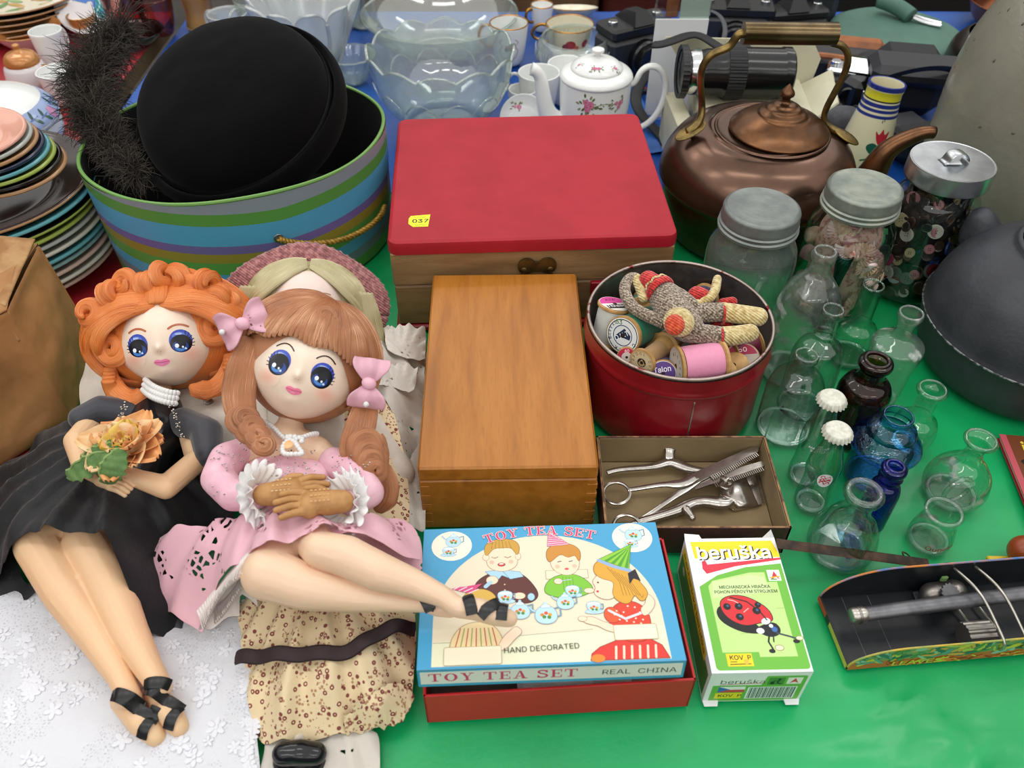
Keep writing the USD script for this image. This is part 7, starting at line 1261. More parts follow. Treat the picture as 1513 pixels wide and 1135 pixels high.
# ---------------------------------------------------------------- cloths lying under the dolls
LC = cloth([(-40, 880, .012), (60, 868, .014), (200, 915, .016), (280, 915, .018), (372, 888, .022), (366, 960, .020), (372, 1040, .018), (384, 1150, .012), (384, 1260, .006), (-60, 1260, .006), (-60, 1000, .01)], [(100, 980, .014), (200, 1060, .014), (310, 1020, .024), (80, 1080, .018), (320, 1110, .016)], [(200, 780, 9, .0022, 0)], .004, noise_=(.003, 26), seed=3)
t = thing('lace_cloth', 'white floral lace cloth under the black dressed doll, at the bottom left', 'lace cloth'); part(t, 'net', LC, 'white_lace', True)
mat('lace_thread', '#dddfe6', .8); _k = LC[0][:len(LC[0]) // 2]; er = np.random.default_rng(8); E_ = []
from scipy.spatial import cKDTree
_tree = cKDTree(_k[:, :2])
def embroider(x, y, r0, n):
    for m in range(n + 1):
        a = m * 2 * math.pi / n + x * 90; rr = (r0 * .62, r0 * .40) if m < n else (r0 * .35, r0 * .35); c = np.array([x + (r0 * .75 * math.cos(a) if m < n else 0), y + (r0 * .75 * math.sin(a) if m < n else 0)]); d_, i_ = _tree.query(c)
        if d_ < .006: E_.append(mv(ellipsoid((0, 0, 0), (rr[0], rr[1], .0006), 1), (*c, _k[i_, 2] + .0003), rz_(a)))
for k in range(75):
    q = at(er.uniform(-20, 372), er.uniform(885, 1180), .014); embroider(q[0], q[1], er.uniform(.003, .0058), er.integers(5, 7))
for k in range(34):
    q = at(374 - 6 * math.sin(k * .5), 895 + k * 7.5, .018); embroider(q[0] - .003, q[1], .0042, 6)
part(t, 'embroidery', cat(*E_), 'lace_thread', True, kind='stuff')
solo('white_underskirt', cloth([(-40, 900, .006), (80, 890, .008), (280, 930, .009), (366, 900, .010), (360, 1050, .009), (376, 1140, .006), (376, 1240, .003), (-50, 1240, .003)], [(150, 1000, .008), (250, 1080, .008)], [(180, 800, 7, .0012, 1)], .006, noise_=(.001, 30), seed=8), 'white_cotton', 'plain white cotton under the floral lace cloth', 'cloth', smooth=True)
solo('white_satin_scrap', cloth([(128, 640, .03), (122, 560, .045), (140, 515, .06), (190, 520, .065), (250, 560, .06), (262, 640, .045), (200, 660, .04)], [(160, 570, .062), (215, 600, .06)], [(190, 640, 6, .003, .5)], .004, noise_=(.006, 40), seed=11), 'cream_cotton', 'crumpled whitish satin under the chin of the red haired doll', 'cloth', smooth=True)
t = thing('cream_pouch', 'cream vinyl pouch with a small dark snap, between the two seated dolls', 'pouch')
part(t, 'pouch', cloth([(238, 622, .055), (262, 574, .062), (330, 566, .062), (386, 586, .060), (398, 640, .050), (350, 672, .04), (300, 670, .045)], [(305, 605, .068), (330, 620, .066)], None, .004, noise_=(.002, 30), seed=2, thick=.004), 'cream_cotton', True); q = at(307, 592, .0705); part(t, 'snap', mv(lathe([(0, -.004), (.0042, -.004), (.004, .0006), (.002, .0012), (0, .0008)], 20), q, basis((0, -.35, 1))), 'nickel_dark')

# ================================================================ doll in black, red hair
t = D1 = thing('doll', 'red haired doll in a black dress holding a peach flower', 'doll')
L1 = [px3([(57, 806, .060, 34), (99, 875, .050, 34), (147, 947, .040, 26), (177, 1000, .036, 18), (192, 1032, .034, 17)]), px3([(125, 800, .062, 31), (160, 862, .052, 33), (192, 938, .042, 27), (220, 988, .038, 20), (237, 1016, .036, 17)])]
body = [px3([(240, 556, .083, 15), (234, 596, .070, 15)]), px3([(234, 612, .060, 34), (210, 670, .052, 34), (150, 745, .050, 46)]), px3([(150, 745, .050, 40), (95, 770, .055, 36), (57, 806, .060, 34)]), px3([(150, 745, .050, 40), (125, 800, .062, 31)])] + L1
body += [px3([(188, 620, .062, 18), (135, 625, .075, 17), (112, 652, .088, 17), (122, 690, .098, 14), (148, 706, .102, 11)]), px3([(280, 632, .062, 18), (292, 680, .078, 17), (245, 720, .092, 18), (205, 708, .100, 14), (172, 695, .104, 12)])]
def footchain(a, b): return [px3([a, ((a[0] + b[0]) / 2 + 2, (a[1] + b[1]) / 2, (a[2] + b[2]) / 2, (a[3] + b[3]) / 2 + 2), b]), ]
FEET1 = [px3([(188, 1030, .034, 18), (178, 1036, .022, 15), (208, 1066, .023, 20), (230, 1088, .018, 15)]), px3([(236, 1014, .036, 17), (226, 1022, .023, 14), (248, 1050, .024, 19), (264, 1074, .019, 15)])]; body += FEET1
for k, (h, w2) in enumerate((((150, 708, .103), (176, 716, .104)), ((170, 695, .106), (150, 688, .112)))):                  # hands: palm, four bent fingers, thumb
    a, b = at(*h), at(*w2); d = b - a; d /= np.linalg.norm(d); sd = np.cross([0, 0, 1], d)
    body.append([(*a, .0065), (*(a + d * .010), .0068)])
    for j in range(4): r0 = a + d * .012 + sd * (j - 1.5) * .0036; body.append([(*r0, .0023), (*(r0 + d * (.008 + .0015 * (1.5 - abs(j - 1.5)))), .0021), (*(r0 + d * .014 - np.array([0, 0, .004])), .0018)])
    body.append([(*(a + sd * .006), .0026), (*(a + sd * .010 + d * .007), .0022), (*(a + sd * .009 + d * .012), .0019)])
part(t, 'body', limbs(body, .0035, 6), 'doll_skin', True)
ob = lambda pts: limbs([px3(pts)], .004, 6)
# sandals: crossed ribbons over each foot
for a_, b_, z_ in (((176, 1040), (234, 1066), .026), ((236, 1050), (200, 1100), .026), ((172, 1034), (214, 1046), .030), ((222, 1030), (276, 1052), .027), ((272, 1038), (240, 1086), .027), ((220, 1022), (256, 1020), .032)): strap_over(t, FEET1 + L1, a_, b_, z_)
part(t, 'bodice', ob([(236, 588, .068, 17), (234, 606, .068, 34), (228, 640, .066, 42), (205, 690, .058, 40), (180, 730, .055, 46)]), 'black_satin', True, label='black satin bodice')
for pts in ([(195, 612, .074, 22), (150, 606, .082, 22), (120, 618, .084, 18)], [(270, 624, .074, 22), (305, 640, .082, 24), (308, 672, .084, 20)]): part(t, 'puff_sleeve', mv(*[limbs([px3(pts)], .004, 4)]), 'sheer_black', True, label='sheer black puffed sleeve')
V_, F_ = cat(*[ellipsoid(at(x + rng.normal(0, 3), y + rng.normal(0, 3), .102 - .0004 * abs(y - 600)), (.0011, .0011, .0008), 1) for x, y in [(190 - .9 * k, 598 + 1.3 * k) for k in range(0, 22, 1)] + [(252 + .75 * k, 598 + 1.9 * k) for k in range(0, 26, 1)]]); part(t, 'glitter_trim', (V_, F_), 'nickel', kind='stuff')
part(t, 'skirt', cloth([(-30, 706, .006), (20, 675, .009), (66, 644, .013), (104, 620, .030), (108, 646, .078), (150, 690, .080), (205, 700, .078), (262, 712, .074), (300, 695, .060), (345, 705, .040), (345, 765, .036), (300, 790, .036), (262, 842, .028), (270, 900, .020), (264, 944, .016), (224, 942, .018), (196, 880, .050), (172, 820, .084), (150, 786, .094), (118, 782, .096), (85, 786, .094), (52, 780, .096), (22, 792, .086), (8, 845, .05), (-30, 860, .03)], [(120, 740, .088), (60, 740, .085), (200, 760, .082), (250, 780, .060), (10, 740, .06)], [(185, 690, 15, .0045, .4), (185, 690, 31, .0018, 1)], .004, noise_=(.003, 60), seed=5), 'black_chiffon', True, label='black chiffon overskirt with soft folds')
part(t, 'cape', cloth([(100, 640, .022), (118, 600, .030), (170, 592, .034), (240, 600, .036), (300, 640, .034), (348, 690, .030), (345, 730, .026), (250, 760, .030), (120, 740, .030)], [(220, 660, .036)], None, .005, noise_=(.002, 40), seed=4), 'black_chiffon', True)
part(t, 'underskirt', cloth([(-30, 770, .030), (10, 780, .035), (24, 830, .030), (40, 862, .022), (60, 868, .018), (40, 888, .014), (-30, 896, .012)], [(5, 840, .028)], [(60, 760, 12, .003, 0)], .004, noise_=(.002, 60), seed=6), 'black_chiffon', True)
part(t, 'underskirt', cloth([(160, 800, .04), (210, 790, .04), (262, 850, .020), (274, 905, .014), (268, 950, .010), (225, 948, .012), (205, 880, .03)], [], [(150, 720, 20, .003, 1)], .004, noise_=(.002, 60), seed=9), 'sheer_black', True)
H = Head(t, 248, 503, .112, .0400, roll=math.radians(-7), turn=-.22, tilt=.05, ball=((.02, .10, -.55), (1.66, 1.28, 1.30)))
H.skull('doll_face'); H.paint(face(Print(flat=True), True, .0, '#b0623a', '#f48cbc', .215, .245, -.12))
ls = []
for s in (-1, 1):
    for j in range(11):                                                       # side sweeps from the parting
        u = j / 10; st0 = np.array([s * .05, .62 + .38 * u, .95 - 1.05 * u]); ls.append(H.lock([st0, st0 * .4 + np.array([s * .55, .52 + .2 * u, .80 - .8 * u]), (s * .98, .10 + .1 * u, .50 - .75 * u), (s * 1.0, -.42, .34 - .75 * u), (s * .80, -.86, .30 - .5 * u), (s * .55, -.95, .42 - .4 * u)], [1.02, 1.12 + .02 * math.sin(j * 3), 1.14, 1.13, 1.06, .96], .30, .42))
    for j in range(5): u = j / 4; ls.append(H.lock([(s * .04, .60 + .05 * u, .95), (s * .34, .50 + .12 * u, .92 - .05 * u), (s * .64, .24 + .15 * u, .80 - .1 * u), (s * .80, -.06 + .1 * u, .66 - .1 * u), (s * .86, -.42, .50)], [1.03, 1.10, 1.14, 1.12, 1.03], .21, .5))
    ls.append(H.spiral((s * 1.10, .12 if s > 0 else -.05, .36), .36, .07, 1.7, .15, (s * .35, .1, 1), .05, math.pi / 2 if s > 0 else 1.2, sgn=s))
    for j in range(4): ls.append(H.free([(s * 1.30, -.45 - .1 * j, .05 + .1 * j), (s * 1.18, -.95 - .05 * j, .20), (s * .85, -1.22, .36), (s * .42, -1.24 + .05 * j, .40)], .20, .5))
ls += [H.lock([(x_, .66, .93), (x_, .86, .60), (x_, 1.0, .1), (x_, .9, -.4)], [1.035, 1.06, 1.04, 1.0], .16, .4) for x_ in (-.05, .05)] + [H.lock([(x_, .56, .97), (x_, .76, .70), (x_, .95, .3), (x_, 1.0, -.2)], [1.09, 1.11, 1.08, 1.02], .17, .5) for x_ in (-.045, .045)]
H.cap('orange_hair', 'hair', ls); strands(t, ls, 'orange_hair', 34, 3)
crl = []
for k, (x, y, a) in enumerate(((-1.42, .72, 1.0), (-1.06, 1.10, .6), (-.58, 1.34, .3), (-.02, 1.44, 0), (.50, 1.38, -.3), (.95, 1.18, -.6), (1.30, .86, -.9), (-.28, 1.24, .2), (.74, 1.14, -.4))):
    c_l = [H.spiral((x, y, .10 + .08 * (k % 2)), .20, .17, 1.7, .17, (math.cos(a) * (1 if k % 2 else -.5), math.sin(a) * .4, .75), .34, k, 40), H.spiral((x + .16, y - .10, .12), .22, .10, 1.3, .14, (.3, .2, 1), .15, k * 2., 30)]; joinlocks(t, 'curl', c_l, 'orange_hair'); crl += c_l
strands(t, crl, 'orange_hair', 30, 8)
cpos = [at(x, y, z) for x, y, z in ((213, 566, .098), (222, 574, .104), (234, 580, .107), (247, 584, .106), (260, 586, .102))]; c_ = cspl(np.array(cpos), 16)
for r_ in range(3): pearls(t, c_ + np.array([0, -.0048, -.0015]) * r_ + np.array([0, .004, 0]), .0027)
# the silk flower she holds
t = thing('silk_flower', 'peach silk flower with yellow heart and green leaves, held by the doll in black', 'flower')
mat('petal_peach', '#e2ab6e', .6, col2='#d8925a', nscale=30); mat('petal_cream', '#e6c698', .6, col2='#e0b07a', nscale=30); mat('petal_yellow', '#d9ac3e', .6, col2='#e0c060', nscale=40); mat('leaf_velvet', '#5f8046', .8, col2='#486a36', nscale=60, bump=.4, bscale=300); mat('leaf_vein', '#86a060', .8)
fc = at(187, 668, .118); fr_ = np.random.default_rng(4)
def petal(c, az, el, L_, w, m, cup=.3):
    L_, w = L_ * .86, w * .86
    d = np.array([math.cos(az) * math.cos(el), math.sin(az) * math.cos(el), math.sin(el)]); B = basis(np.cross(d, [-math.sin(az), math.cos(az), 0]), d)
    def fn(u, v):
        x = v * L_; ww = w * np.sin(np.pi * np.clip(v * .82 + .10, 0, 1)) * (1 + .10 * np.sin(u * 17 + az * 9) * v); y = (u - .5) * 2 * ww; z = cup * L_ * v ** 2 + .6 * y ** 2 / w + .0015 * np.sin(u * 14 + az * 5) * v; return np.stack([x, y, z], -1) @ B.T + c
    part(t, 'petal', grid(fn, 12, 10, thick=.0006), m, True)
for k in range(11): petal(fc, k * .571 + .2, .12 + .1 * (k % 2), .036 + .004 * (k % 3), .017, ('petal_peach', 'petal_cream')[k % 2], .12)
for k in range(8): petal(fc + [.001, 0, .004], k * .785, .55, .026, .014, ('petal_cream', 'petal_peach', 'petal_yellow')[k % 3], .2)
for k in range(6): petal(fc + [.003, -.003, .007], k * 1.05 + .4, .95, .018, .010, 'petal_yellow' if k % 2 else 'petal_peach', .3)
def leaf(a, b, w, bend):
    A, B = at(*a), at(*b); d = B - A; L_ = np.linalg.norm(d); d /= L_; s_ = np.cross([0, 0, 1.0], d); s_ /= np.linalg.norm(s_); n_ = np.cross(d, s_)
    def fn(u, v): ww = w * np.sin(np.pi * (v * .9 + .05)) ** .7 * (1 + .06 * np.sin(v * 40)); y = (u - .5) * 2 * ww; return A + d * (v * L_)[..., None] + s_ * y[..., None] + n_ * (bend * np.sin(np.pi * v) - np.abs(y) * .5 + .001 * np.sin(v * 30 + u * 9))[..., None]
    p_ = part(t, 'leaf', grid(fn, 13, 20, thick=.0008), 'leaf_velvet', True); part(p_, 'leaf_vein', tube(fn(np.full(12, .5), np.linspace(.02, .95, 12)) + n_ * .0008, .0009, 6), 'leaf_vein')
leaf((172, 664, .134), (98, 700, .116), .0150, .006); leaf((176, 662, .137), (150, 712, .120), .0165, .008); leaf((170, 655, .133), (120, 676, .124), .012, .004)

# ================================================================ doll in pink, auburn hair
DSK = 'doll_skin_pale'
t = D2 = thing('doll', 'auburn haired doll in a pink lace dress, legs on the tea set box', 'doll')
legA = px3([(428, 790, .085, 36), (396, 848, .105, 40), (452, 868, .100, 34), (520, 880, .096, 25), (598, 890, .093, 15), (632, 893, .092, 12)]); legB = px3([(455, 785, .090, 34), (474, 812, .118, 28), (512, 822, .118, 31), (560, 845, .114, 29), (610, 862, .108, 22), (655, 882, .104, 16)])
body = [px3([(434, 600, .120, 17), (428, 632, .108, 19), (424, 650, .102, 30)]), px3([(395, 660, .098, 24), (424, 655, .098, 30), (468, 668, .098, 24)]), px3([(424, 656, .096, 34), (432, 700, .088, 36), (438, 760, .084, 42)]), legA, legB, px3([(438, 760, .084, 42), (428, 790, .085, 36)]), px3([(438, 760, .084, 42), (455, 785, .090, 34)])]
FEET2 = [px3([(655, 882, .104, 16), (676, 898, .100, 15), (704, 900, .102, 17), (732, 908, .098, 17), (752, 914, .094, 13)]), px3([(632, 893, .092, 12), (645, 898, .090, 13), (665, 900, .089, 13)])]; body += FEET2
body += [px3([(385, 662, .098, 20), (335, 690, .100, 17), (330, 722, .104, 16), (395, 732, .118, 12)]), px3([(475, 672, .098, 20), (528, 705, .100, 17), (540, 735, .104, 16), (498, 740, .118, 12)])]
part(t, 'body', limbs(body, .0035, 6), DSK, True)
for (a, dd, sd_, z0, nm) in (((402, 730), (1, -.10), 1, .124, 0), ((494, 742), (-1, .08), -1, .132, 1)):
    A = at(*a, z0); B = at(a[0] + dd[0] * 60, a[1] + dd[1] * 60, z0 + .002); d = (B - A) / np.linalg.norm(B - A); s_ = np.cross([0, 0, 1.0], d) * sd_; ch_ = [[(*(A - d * .006), .0085), (*(A + d * .004), .0095), (*(A + d * .016 + s_ * .002), .0088), (*(A + d * .018 - s_ * .003), .0085)]]
    for j in range(4):
        r0 = A + d * .019 + s_ * (j - 1.5) * .0052 + [0, 0, .002]; Lf = (.018, .022, .0225, .0185)[j]; fan = s_ * (j - 1.5) * .0012; ch_.append([(*r0, .0031), (*(r0 + d * Lf * .5 + fan + [0, 0, .0015]), .0028), (*(r0 + d * Lf + fan * 1.6 - [0, 0, .0015]), .0023)])
    ch_.append([(*(A + d * .004 + s_ * .008), .0036), (*(A + d * .012 + s_ * .0145), .0031), (*(A + d * .020 + s_ * .0145), .0026)])
    hp_ = part(t, 'gloved_hand', limbs(ch_, .0022, 3), 'glove_tan', True, label='tan gloved hand with stitched fingers')
    for j in range(3):
        r0 = A + d * .002 + s_ * (j - 1) * .005 + [0, 0, .0096]; [part(hp_, 'glove_stitch', tube([r0 + d * (.003 * k), r0 + d * (.003 * k + .0016)], .0005, 4), 'petal_cream') for k in range(5)]
part(t, 'bodice', limbs([px3([(388, 702, .092, 27), (424, 710, .095, 36), (472, 708, .092, 27)]), px3([(424, 712, .094, 42), (434, 730, .093, 46), (440, 762, .090, 52)])], .004, 6), 'pink_satin', True)
for pts in ([(360, 668, .100, 22), (336, 680, .104, 27), (322, 708, .106, 25), (345, 732, .110, 24), (378, 736, .116, 18)], [(492, 682, .100, 22), (522, 698, .106, 26), (544, 728, .108, 24), (520, 744, .114, 20)]): part(t, 'sleeve', limbs([px3(pts)], .004, 5), 'pink_satin', True, label='pink glittery sleeve')
gr_ = np.random.default_rng(9); V_ = []
for k in range(150):
    x, y = ((gr_.uniform(310, 365), gr_.uniform(655, 735)), (gr_.uniform(395, 470), gr_.uniform(665, 705)), (gr_.uniform(490, 550), gr_.uniform(670, 725)))[k % 3]; V_.append(ellipsoid(at(x, y, .1225 if k % 3 else .120) , (.0008, .0008, .0006), 0))
part(t, 'silver_glitter', cat(*V_), 'nickel', kind='stuff')
def ruffle(c, d, r0, r1, L_, waves, m, nm, seed=0, amp=.004):
    B = basis(d)
    def fn(u, v): a = u * 2 * np.pi; r = r0 + (r1 - r0) * v + amp * v * np.sin(a * waves + seed); return np.stack([r * np.cos(a), r * np.sin(a), L_ * v + amp * .8 * v * np.cos(a * waves * 1.0 + 1)], -1) @ B.T + c
    part(t, nm, grid(fn, waves * 10 + 1, 8, thick=.0006), m, True)
mat('cuff_white', '#eeeceb', .8)
for (c_, d_) in ((at(386, 734, .118), at(406, 730, .124) - at(386, 734, .118)), (at(512, 744, .120), at(494, 741, .128) - at(512, 744, .120))):
    ruffle(c_, d_, .0105, .0215, .0085, 15, 'cuff_white', 'lace_cuff', 1, .0026); ruffle(c_ - d_ * .12, d_, .012, .026, .003, 18, 'cuff_white', 'lace_cuff', 2, .0026)
part(t, 'skirt', cloth([(204, 836, .030), (214, 806, .050), (240, 788, .062), (290, 776, .080), (345, 764, .096), (400, 756, .112), (450, 760, .120), (500, 768, .122), (550, 764, .108), (598, 766, .085), (616, 785, .080), (622, 832, .080), (596, 824, .096), (560, 796, .116), (520, 780, .130), (480, 780, .132), (440, 792, .128), (405, 802, .128), (372, 812, .122), (345, 838, .100), (318, 868, .070), (300, 900, .045), (297, 930, .035), (268, 918, .030), (238, 892, .026), (214, 866, .026)], [(260, 830, .062), (300, 810, .085), (240, 860, .045), (290, 860, .060), (420, 780, .126), (560, 780, .112)], [(430, 740, 17, .0035, .3), (430, 740, 37, .0012, 1)], .0035, noise_=(.002, 50), seed=12), 'pink_lace', True, label='pink lace skirt with open flower holes')
part(t, 'skirt_back', cloth([(480, 780, .090), (560, 778, .085), (618, 790, .070), (624, 842, .066), (602, 856, .062), (560, 846, .075), (500, 820, .085)], [], [(430, 740, 17, .003, .3)], .004, noise_=(.002, 50), seed=18), 'pink_lace', True)
part(t, 'underskirt', cloth([(345, 790, .078), (370, 775, .092), (400, 764, .104), (500, 774, .114), (590, 772, .080), (606, 800, .082), (560, 800, .108), (500, 786, .124), (430, 796, .120), (380, 812, .112), (350, 815, .090)], [], [(430, 740, 15, .002, .8)], .005, noise_=(.001, 40), seed=15), 'pink_satin', True)
mat('ruffle_white', '#e4dcd8', .8)
for k, (pl_, w_) in enumerate((([(294, 912, .040), (318, 880, .062), (345, 846, .094), (368, 826, .112)], .009), ([(318, 905, .045), (340, 884, .062), (362, 852, .090), (388, 826, .108)], .007))):
    P = cspl(np.array([at(*q) for q in pl_]), 160); T_ = np.gradient(P, axis=0); T_ /= np.linalg.norm(T_, axis=1)[:, None]; s_ = np.cross(T_, [0, 0, 1.0]); s_ /= np.linalg.norm(s_, axis=1)[:, None]
    V_ = lambda u, v: (P[np.clip((u * 159).round().astype(int), 0, 159)] + s_[np.clip((u * 159).round().astype(int), 0, 159)] * ((v - .3) * w_ * 2 + .0022 * np.sin(u * 150) * v)[..., None] + np.stack([0 * u, 0 * u, .0030 * np.sin(u * 150 + 1.2) * v + .002], -1)); part(t, 'petticoat_ruffle', grid(V_, 160, 7, thick=-.0006), 'ruffle_white', True)
part(t, 'petticoat', cloth([(296, 915, .030), (322, 872, .055), (352, 838, .085), (392, 812, .105), (440, 800, .112), (410, 830, .098), (372, 850, .080), (396, 872, .052), (384, 896, .040), (340, 914, .032), (312, 930, .028)], [(350, 860, .075)], [(430, 760, 28, .002, 0)], .004, noise_=(.001, 60), seed=19), 'ruffle_white', True)
# sandal straps on the leg lying over the box
for a_, b_, z_ in (((744, 890), (738, 936), .098), ((698, 926), (738, 896), .100), ((690, 884), (700, 922), .100)): strap_over(t, FEET2[:1], a_, b_, z_)
for a_, b_, z_ in (((622, 882), (640, 910), .092), ((648, 884), (630, 908), .092)): strap_over(t, FEET2[1:] + [legA], a_, b_, z_)
H = Head(t, 450, 548, .150, .0378, roll=math.radians(18), turn=-.10, tilt=.06, ball=((-.04, .26, -.50), (1.44, 1.42, 1.30)))
H.skull('doll_face'); H.paint(face(Print(flat=True), False, .04, '#3e2318', '#f486a8', .215, .25, -.06))
ls = []
for j in range(30):                                                            # straight full fringe
    u = j / 29 * 2 - 1; ls.append(H.lock([(u * .10 + .1, 1.0, .20), (u * .40 + .06, .84, .60), (u * .72, .50, .86 - .20 * abs(u)), (u * .88, .16 - .10 * abs(u) + .03 * math.sin(j * 7), .90 - .32 * abs(u))], [1.0, 1.06, 1.09 + .01 * (j % 3), 1.06], .115, .5))
for s in (-1, 1):
    for j in range(9): u = j / 8; ls.append(H.lock([(.1, 1.0, .30 - .5 * u), (s * .55, .75, .42 - .7 * u), (s * .92, .25, .36 - .6 * u), (s * .98, -.18, .30 - .4 * u), (s * .80, -.55, .25 - .3 * u)], [1.0, 1.06, 1.07, 1.05, 1.0], .28, .4))
ls.append(H.spiral((.10, 1.18, .62), .22, .05, 1.0, .12, (0, .6, .8), .0, 0))
H.cap('auburn_hair', 'hair', ls); strands(t, ls, 'auburn_hair', 34, 4)
gl = [H.free([(-1.34 + .05 * j, .30, .15), (-1.36 + .07 * j, -.30, .30), (-1.26 + .08 * j, -.95, .35), (-.98 + .07 * j, -1.38, .40), (-.62, -1.55 + .06 * j, .42)], .15, .7) for j in range(6)]
gl += [H.spiral((-.80 + .18 * j, -1.38 - .13 * j, .42 + .06 * j), .27 - .04 * j, .07, 1.7, .15, (.2, .3, 1), .2, 2. + j) for j in range(4)]; joinlocks(t, 'pigtail', gl, 'auburn_hair'); strands(t, gl, 'auburn_hair', 40, 6)
gl = [H.free([(1.30, .10, .05), (1.36 + .05 * j, -.40, .25), (1.34 + .07 * j, -.9, .45), (1.40 + .08 * j, -1.38, .55), (1.72 + .05 * j, -1.62, .55)], .15, .7) for j in range(6)]
gl += [H.spiral((1.74 + .09 * j, -1.16 - .14 * j, .52 + .06 * j), .38 - .05 * j, .07, 1.8, .165, (.3, .1, 1), .25, 1. + j, sgn=-1) for j in range(4)] + [H.free([(1.85, -1.4, .42), (2.2 + .05 * j, -1.58, .45), (2.42 + .05 * j, -1.92, .4), (2.34 + .05 * j, -2.4, .3)], .18, .7) for j in range(3)]; joinlocks(t, 'pigtail', gl, 'auburn_hair'); strands(t, gl, 'auburn_hair', 40, 7)
lacemat('bow_lace', '#e8b6c6', .2, 300., .4, .6, None, (.62, .66), 60.)
for c_, a_ in (((-1.44, .52, .40), .75), ((1.40, .12, .50), 1.75)):
    c_ = np.array(c_); d_ = np.array([math.cos(a_), math.sin(a_), .1])
    for s in (-1, 1):
        def fn(u, v, s=s):
            sid = np.array([-d_[1], d_[0], 0]); y = (u - .5) * 2 * (.06 + .34 * np.sin(v * 1.9))
            q = c_ + (d_ * s) * (v * .52)[..., None] + sid * y[..., None] + np.array([0, 0, 1.0]) * (.16 * np.sin(np.pi * v) + .06 * np.cos(u * 12) * v)[..., None]
            return H.W(q.reshape(-1, 3)).reshape(*u.shape, 3)
        part(t, 'hair_bow', grid(fn, 16, 12, thick=.0012), 'bow_lace', True)
    part(t, 'bow_knot', mv(ellipsoid((0, 0, 0), (.16 * H.k, .13 * H.k, .12 * H.k), 2), H.W(c_ + [0, 0, .12]), H.R), 'pink_satin', True); part(t, 'bow_pearl', ellipsoid(H.W(c_ + d_ * -.45 + [0, 0, .2]), (.0024,) * 3, 2), 'pearl_white', True)
c_ = cspl(np.array([at(x, y, z) for x, y, z in ((393, 624, .118), (404, 632, .122), (416, 644, .125), (428, 652, .127))]), 12); pearls(t, c_, .0021); c_ = cspl(np.array([at(x, y, z) for x, y, z in ((428, 652, .127), (442, 648, .127), (456, 643, .124), (468, 641, .118))]), 11); pearls(t, c_, .0021)
c_ = cspl(np.array([at(x, y, .1285) for x, y in ((428, 650), (418, 660), (420, 670), (436, 671), (446, 670), (440, 660), (434, 652), (424, 646), (440, 646), (446, 652))]), 26); pearls(t, c_, .0021); part(t, 'pendant_flower', mv(ellipsoid((0, 0, 0), (.005, .0045, .002), 2), at(425, 657, .1285)), 'petal_cream', True)

# ================================================================ doll with the crocheted hat, lying underneath
t = D3 = thing('doll', 'blonde doll in a crocheted rose hat, half hidden under the pink dressed doll', 'doll')
H = Head(t, 454, 456, .098, .0365, roll=math.radians(3), turn=0, tilt=-.05, ball=((0, .10, -.50), (1.46, 1.20, 1.22)))
H.skull('pale_face'); p = Print(flat=True)
for s in (-1, 1): p.stroke(cspl(np.array([(s * .22, .40), (s * .40, .46), (s * .58, .42)]), 10), .028, '#a8866a'); eye(p, s * .42, .0, .22, .24, False, s)
p.blob([(-.16, -.49), (0, -.455), (.16, -.49), (0, -.58)], '#d8848c'); H.paint(p); ls = []
for s in (-1, 1):
    for j in range(12): u = j / 11; ls.append(H.lock([(s * .04, .90 + .1 * u, .56 - .6 * u), (s * .36, .74 + .1 * u, .74 - .8 * u), (s * .66, .30, .70 - .7 * u), (s * 1.0, -.30, .30 - .4 * u), (s * .95, -.72, .2 - .2 * u)], [1.0, 1.03, 1.08, 1.12, 1.16], .17, .4))
    for j in range(6): ls.append(H.free([(s * (1.10 + .1 * j), .5, .15), (s * (1.38 + .08 * j), -.1, .1), (s * (1.46 + .10 * j), -.8, .0), (s * (1.40 + .12 * j), -1.5, -.1)], .16, .5))
H.cap('blonde_hair', 'hair', ls); strands(t, ls, 'blonde_hair', 40, 5)
def brim(u, v):
    a = u * 2 * np.pi; r = 1.40 + .72 * v; wob = 1 + .03 * np.sin(a * 5) * v; return H.W(np.stack([r * np.cos(a) * wob * 1.02, -.10 + r * np.sin(a) * wob * .82, -.55 - .30 * v ** 1.4 + .07 * np.sin(a * 5 + 1) * v], -1).reshape(-1, 3)).reshape(*u.shape, 3)
part(t, 'hat_brim', grid(brim, 121, 16, thick=.006), 'crochet_rose', True); a_ = np.linspace(0, 2 * np.pi, 181); rim_p = brim(a_ / (2 * np.pi), np.ones(181) * .985)
B_ = basis(H.R[:, 2]); part(t, 'brim_edge', tube(rim_p, .0042 * (1 + .25 * np.sin(a_ * 60)), 8, False), 'crochet_rose', True)
for ring_ in range(4):
    rp = brim(np.linspace(0, 1, 64), np.full(64, .15 + .22 * ring_)); nrm = H.R[:, 2]
    part(t, 'crochet_row', cat(*[ellipsoid(q + nrm * .0015, (.0042, .0030, .0026), 1, basis(nrm, (math.cos(k), math.sin(k), 0))) for k, q in enumerate(rp[:-1])]), 'crochet_rose', True, kind='stuff')
part(t, 'hat_crown', mv(lathe(spl([(1.32, -.5), (1.25, -.9), (1.0, -1.2), (.5, -1.38), (0, -1.42)], 20)[::-1], 48), s=H.k, R=H.R, t=H.W((0, .10, 0))), 'crochet_rose', True)
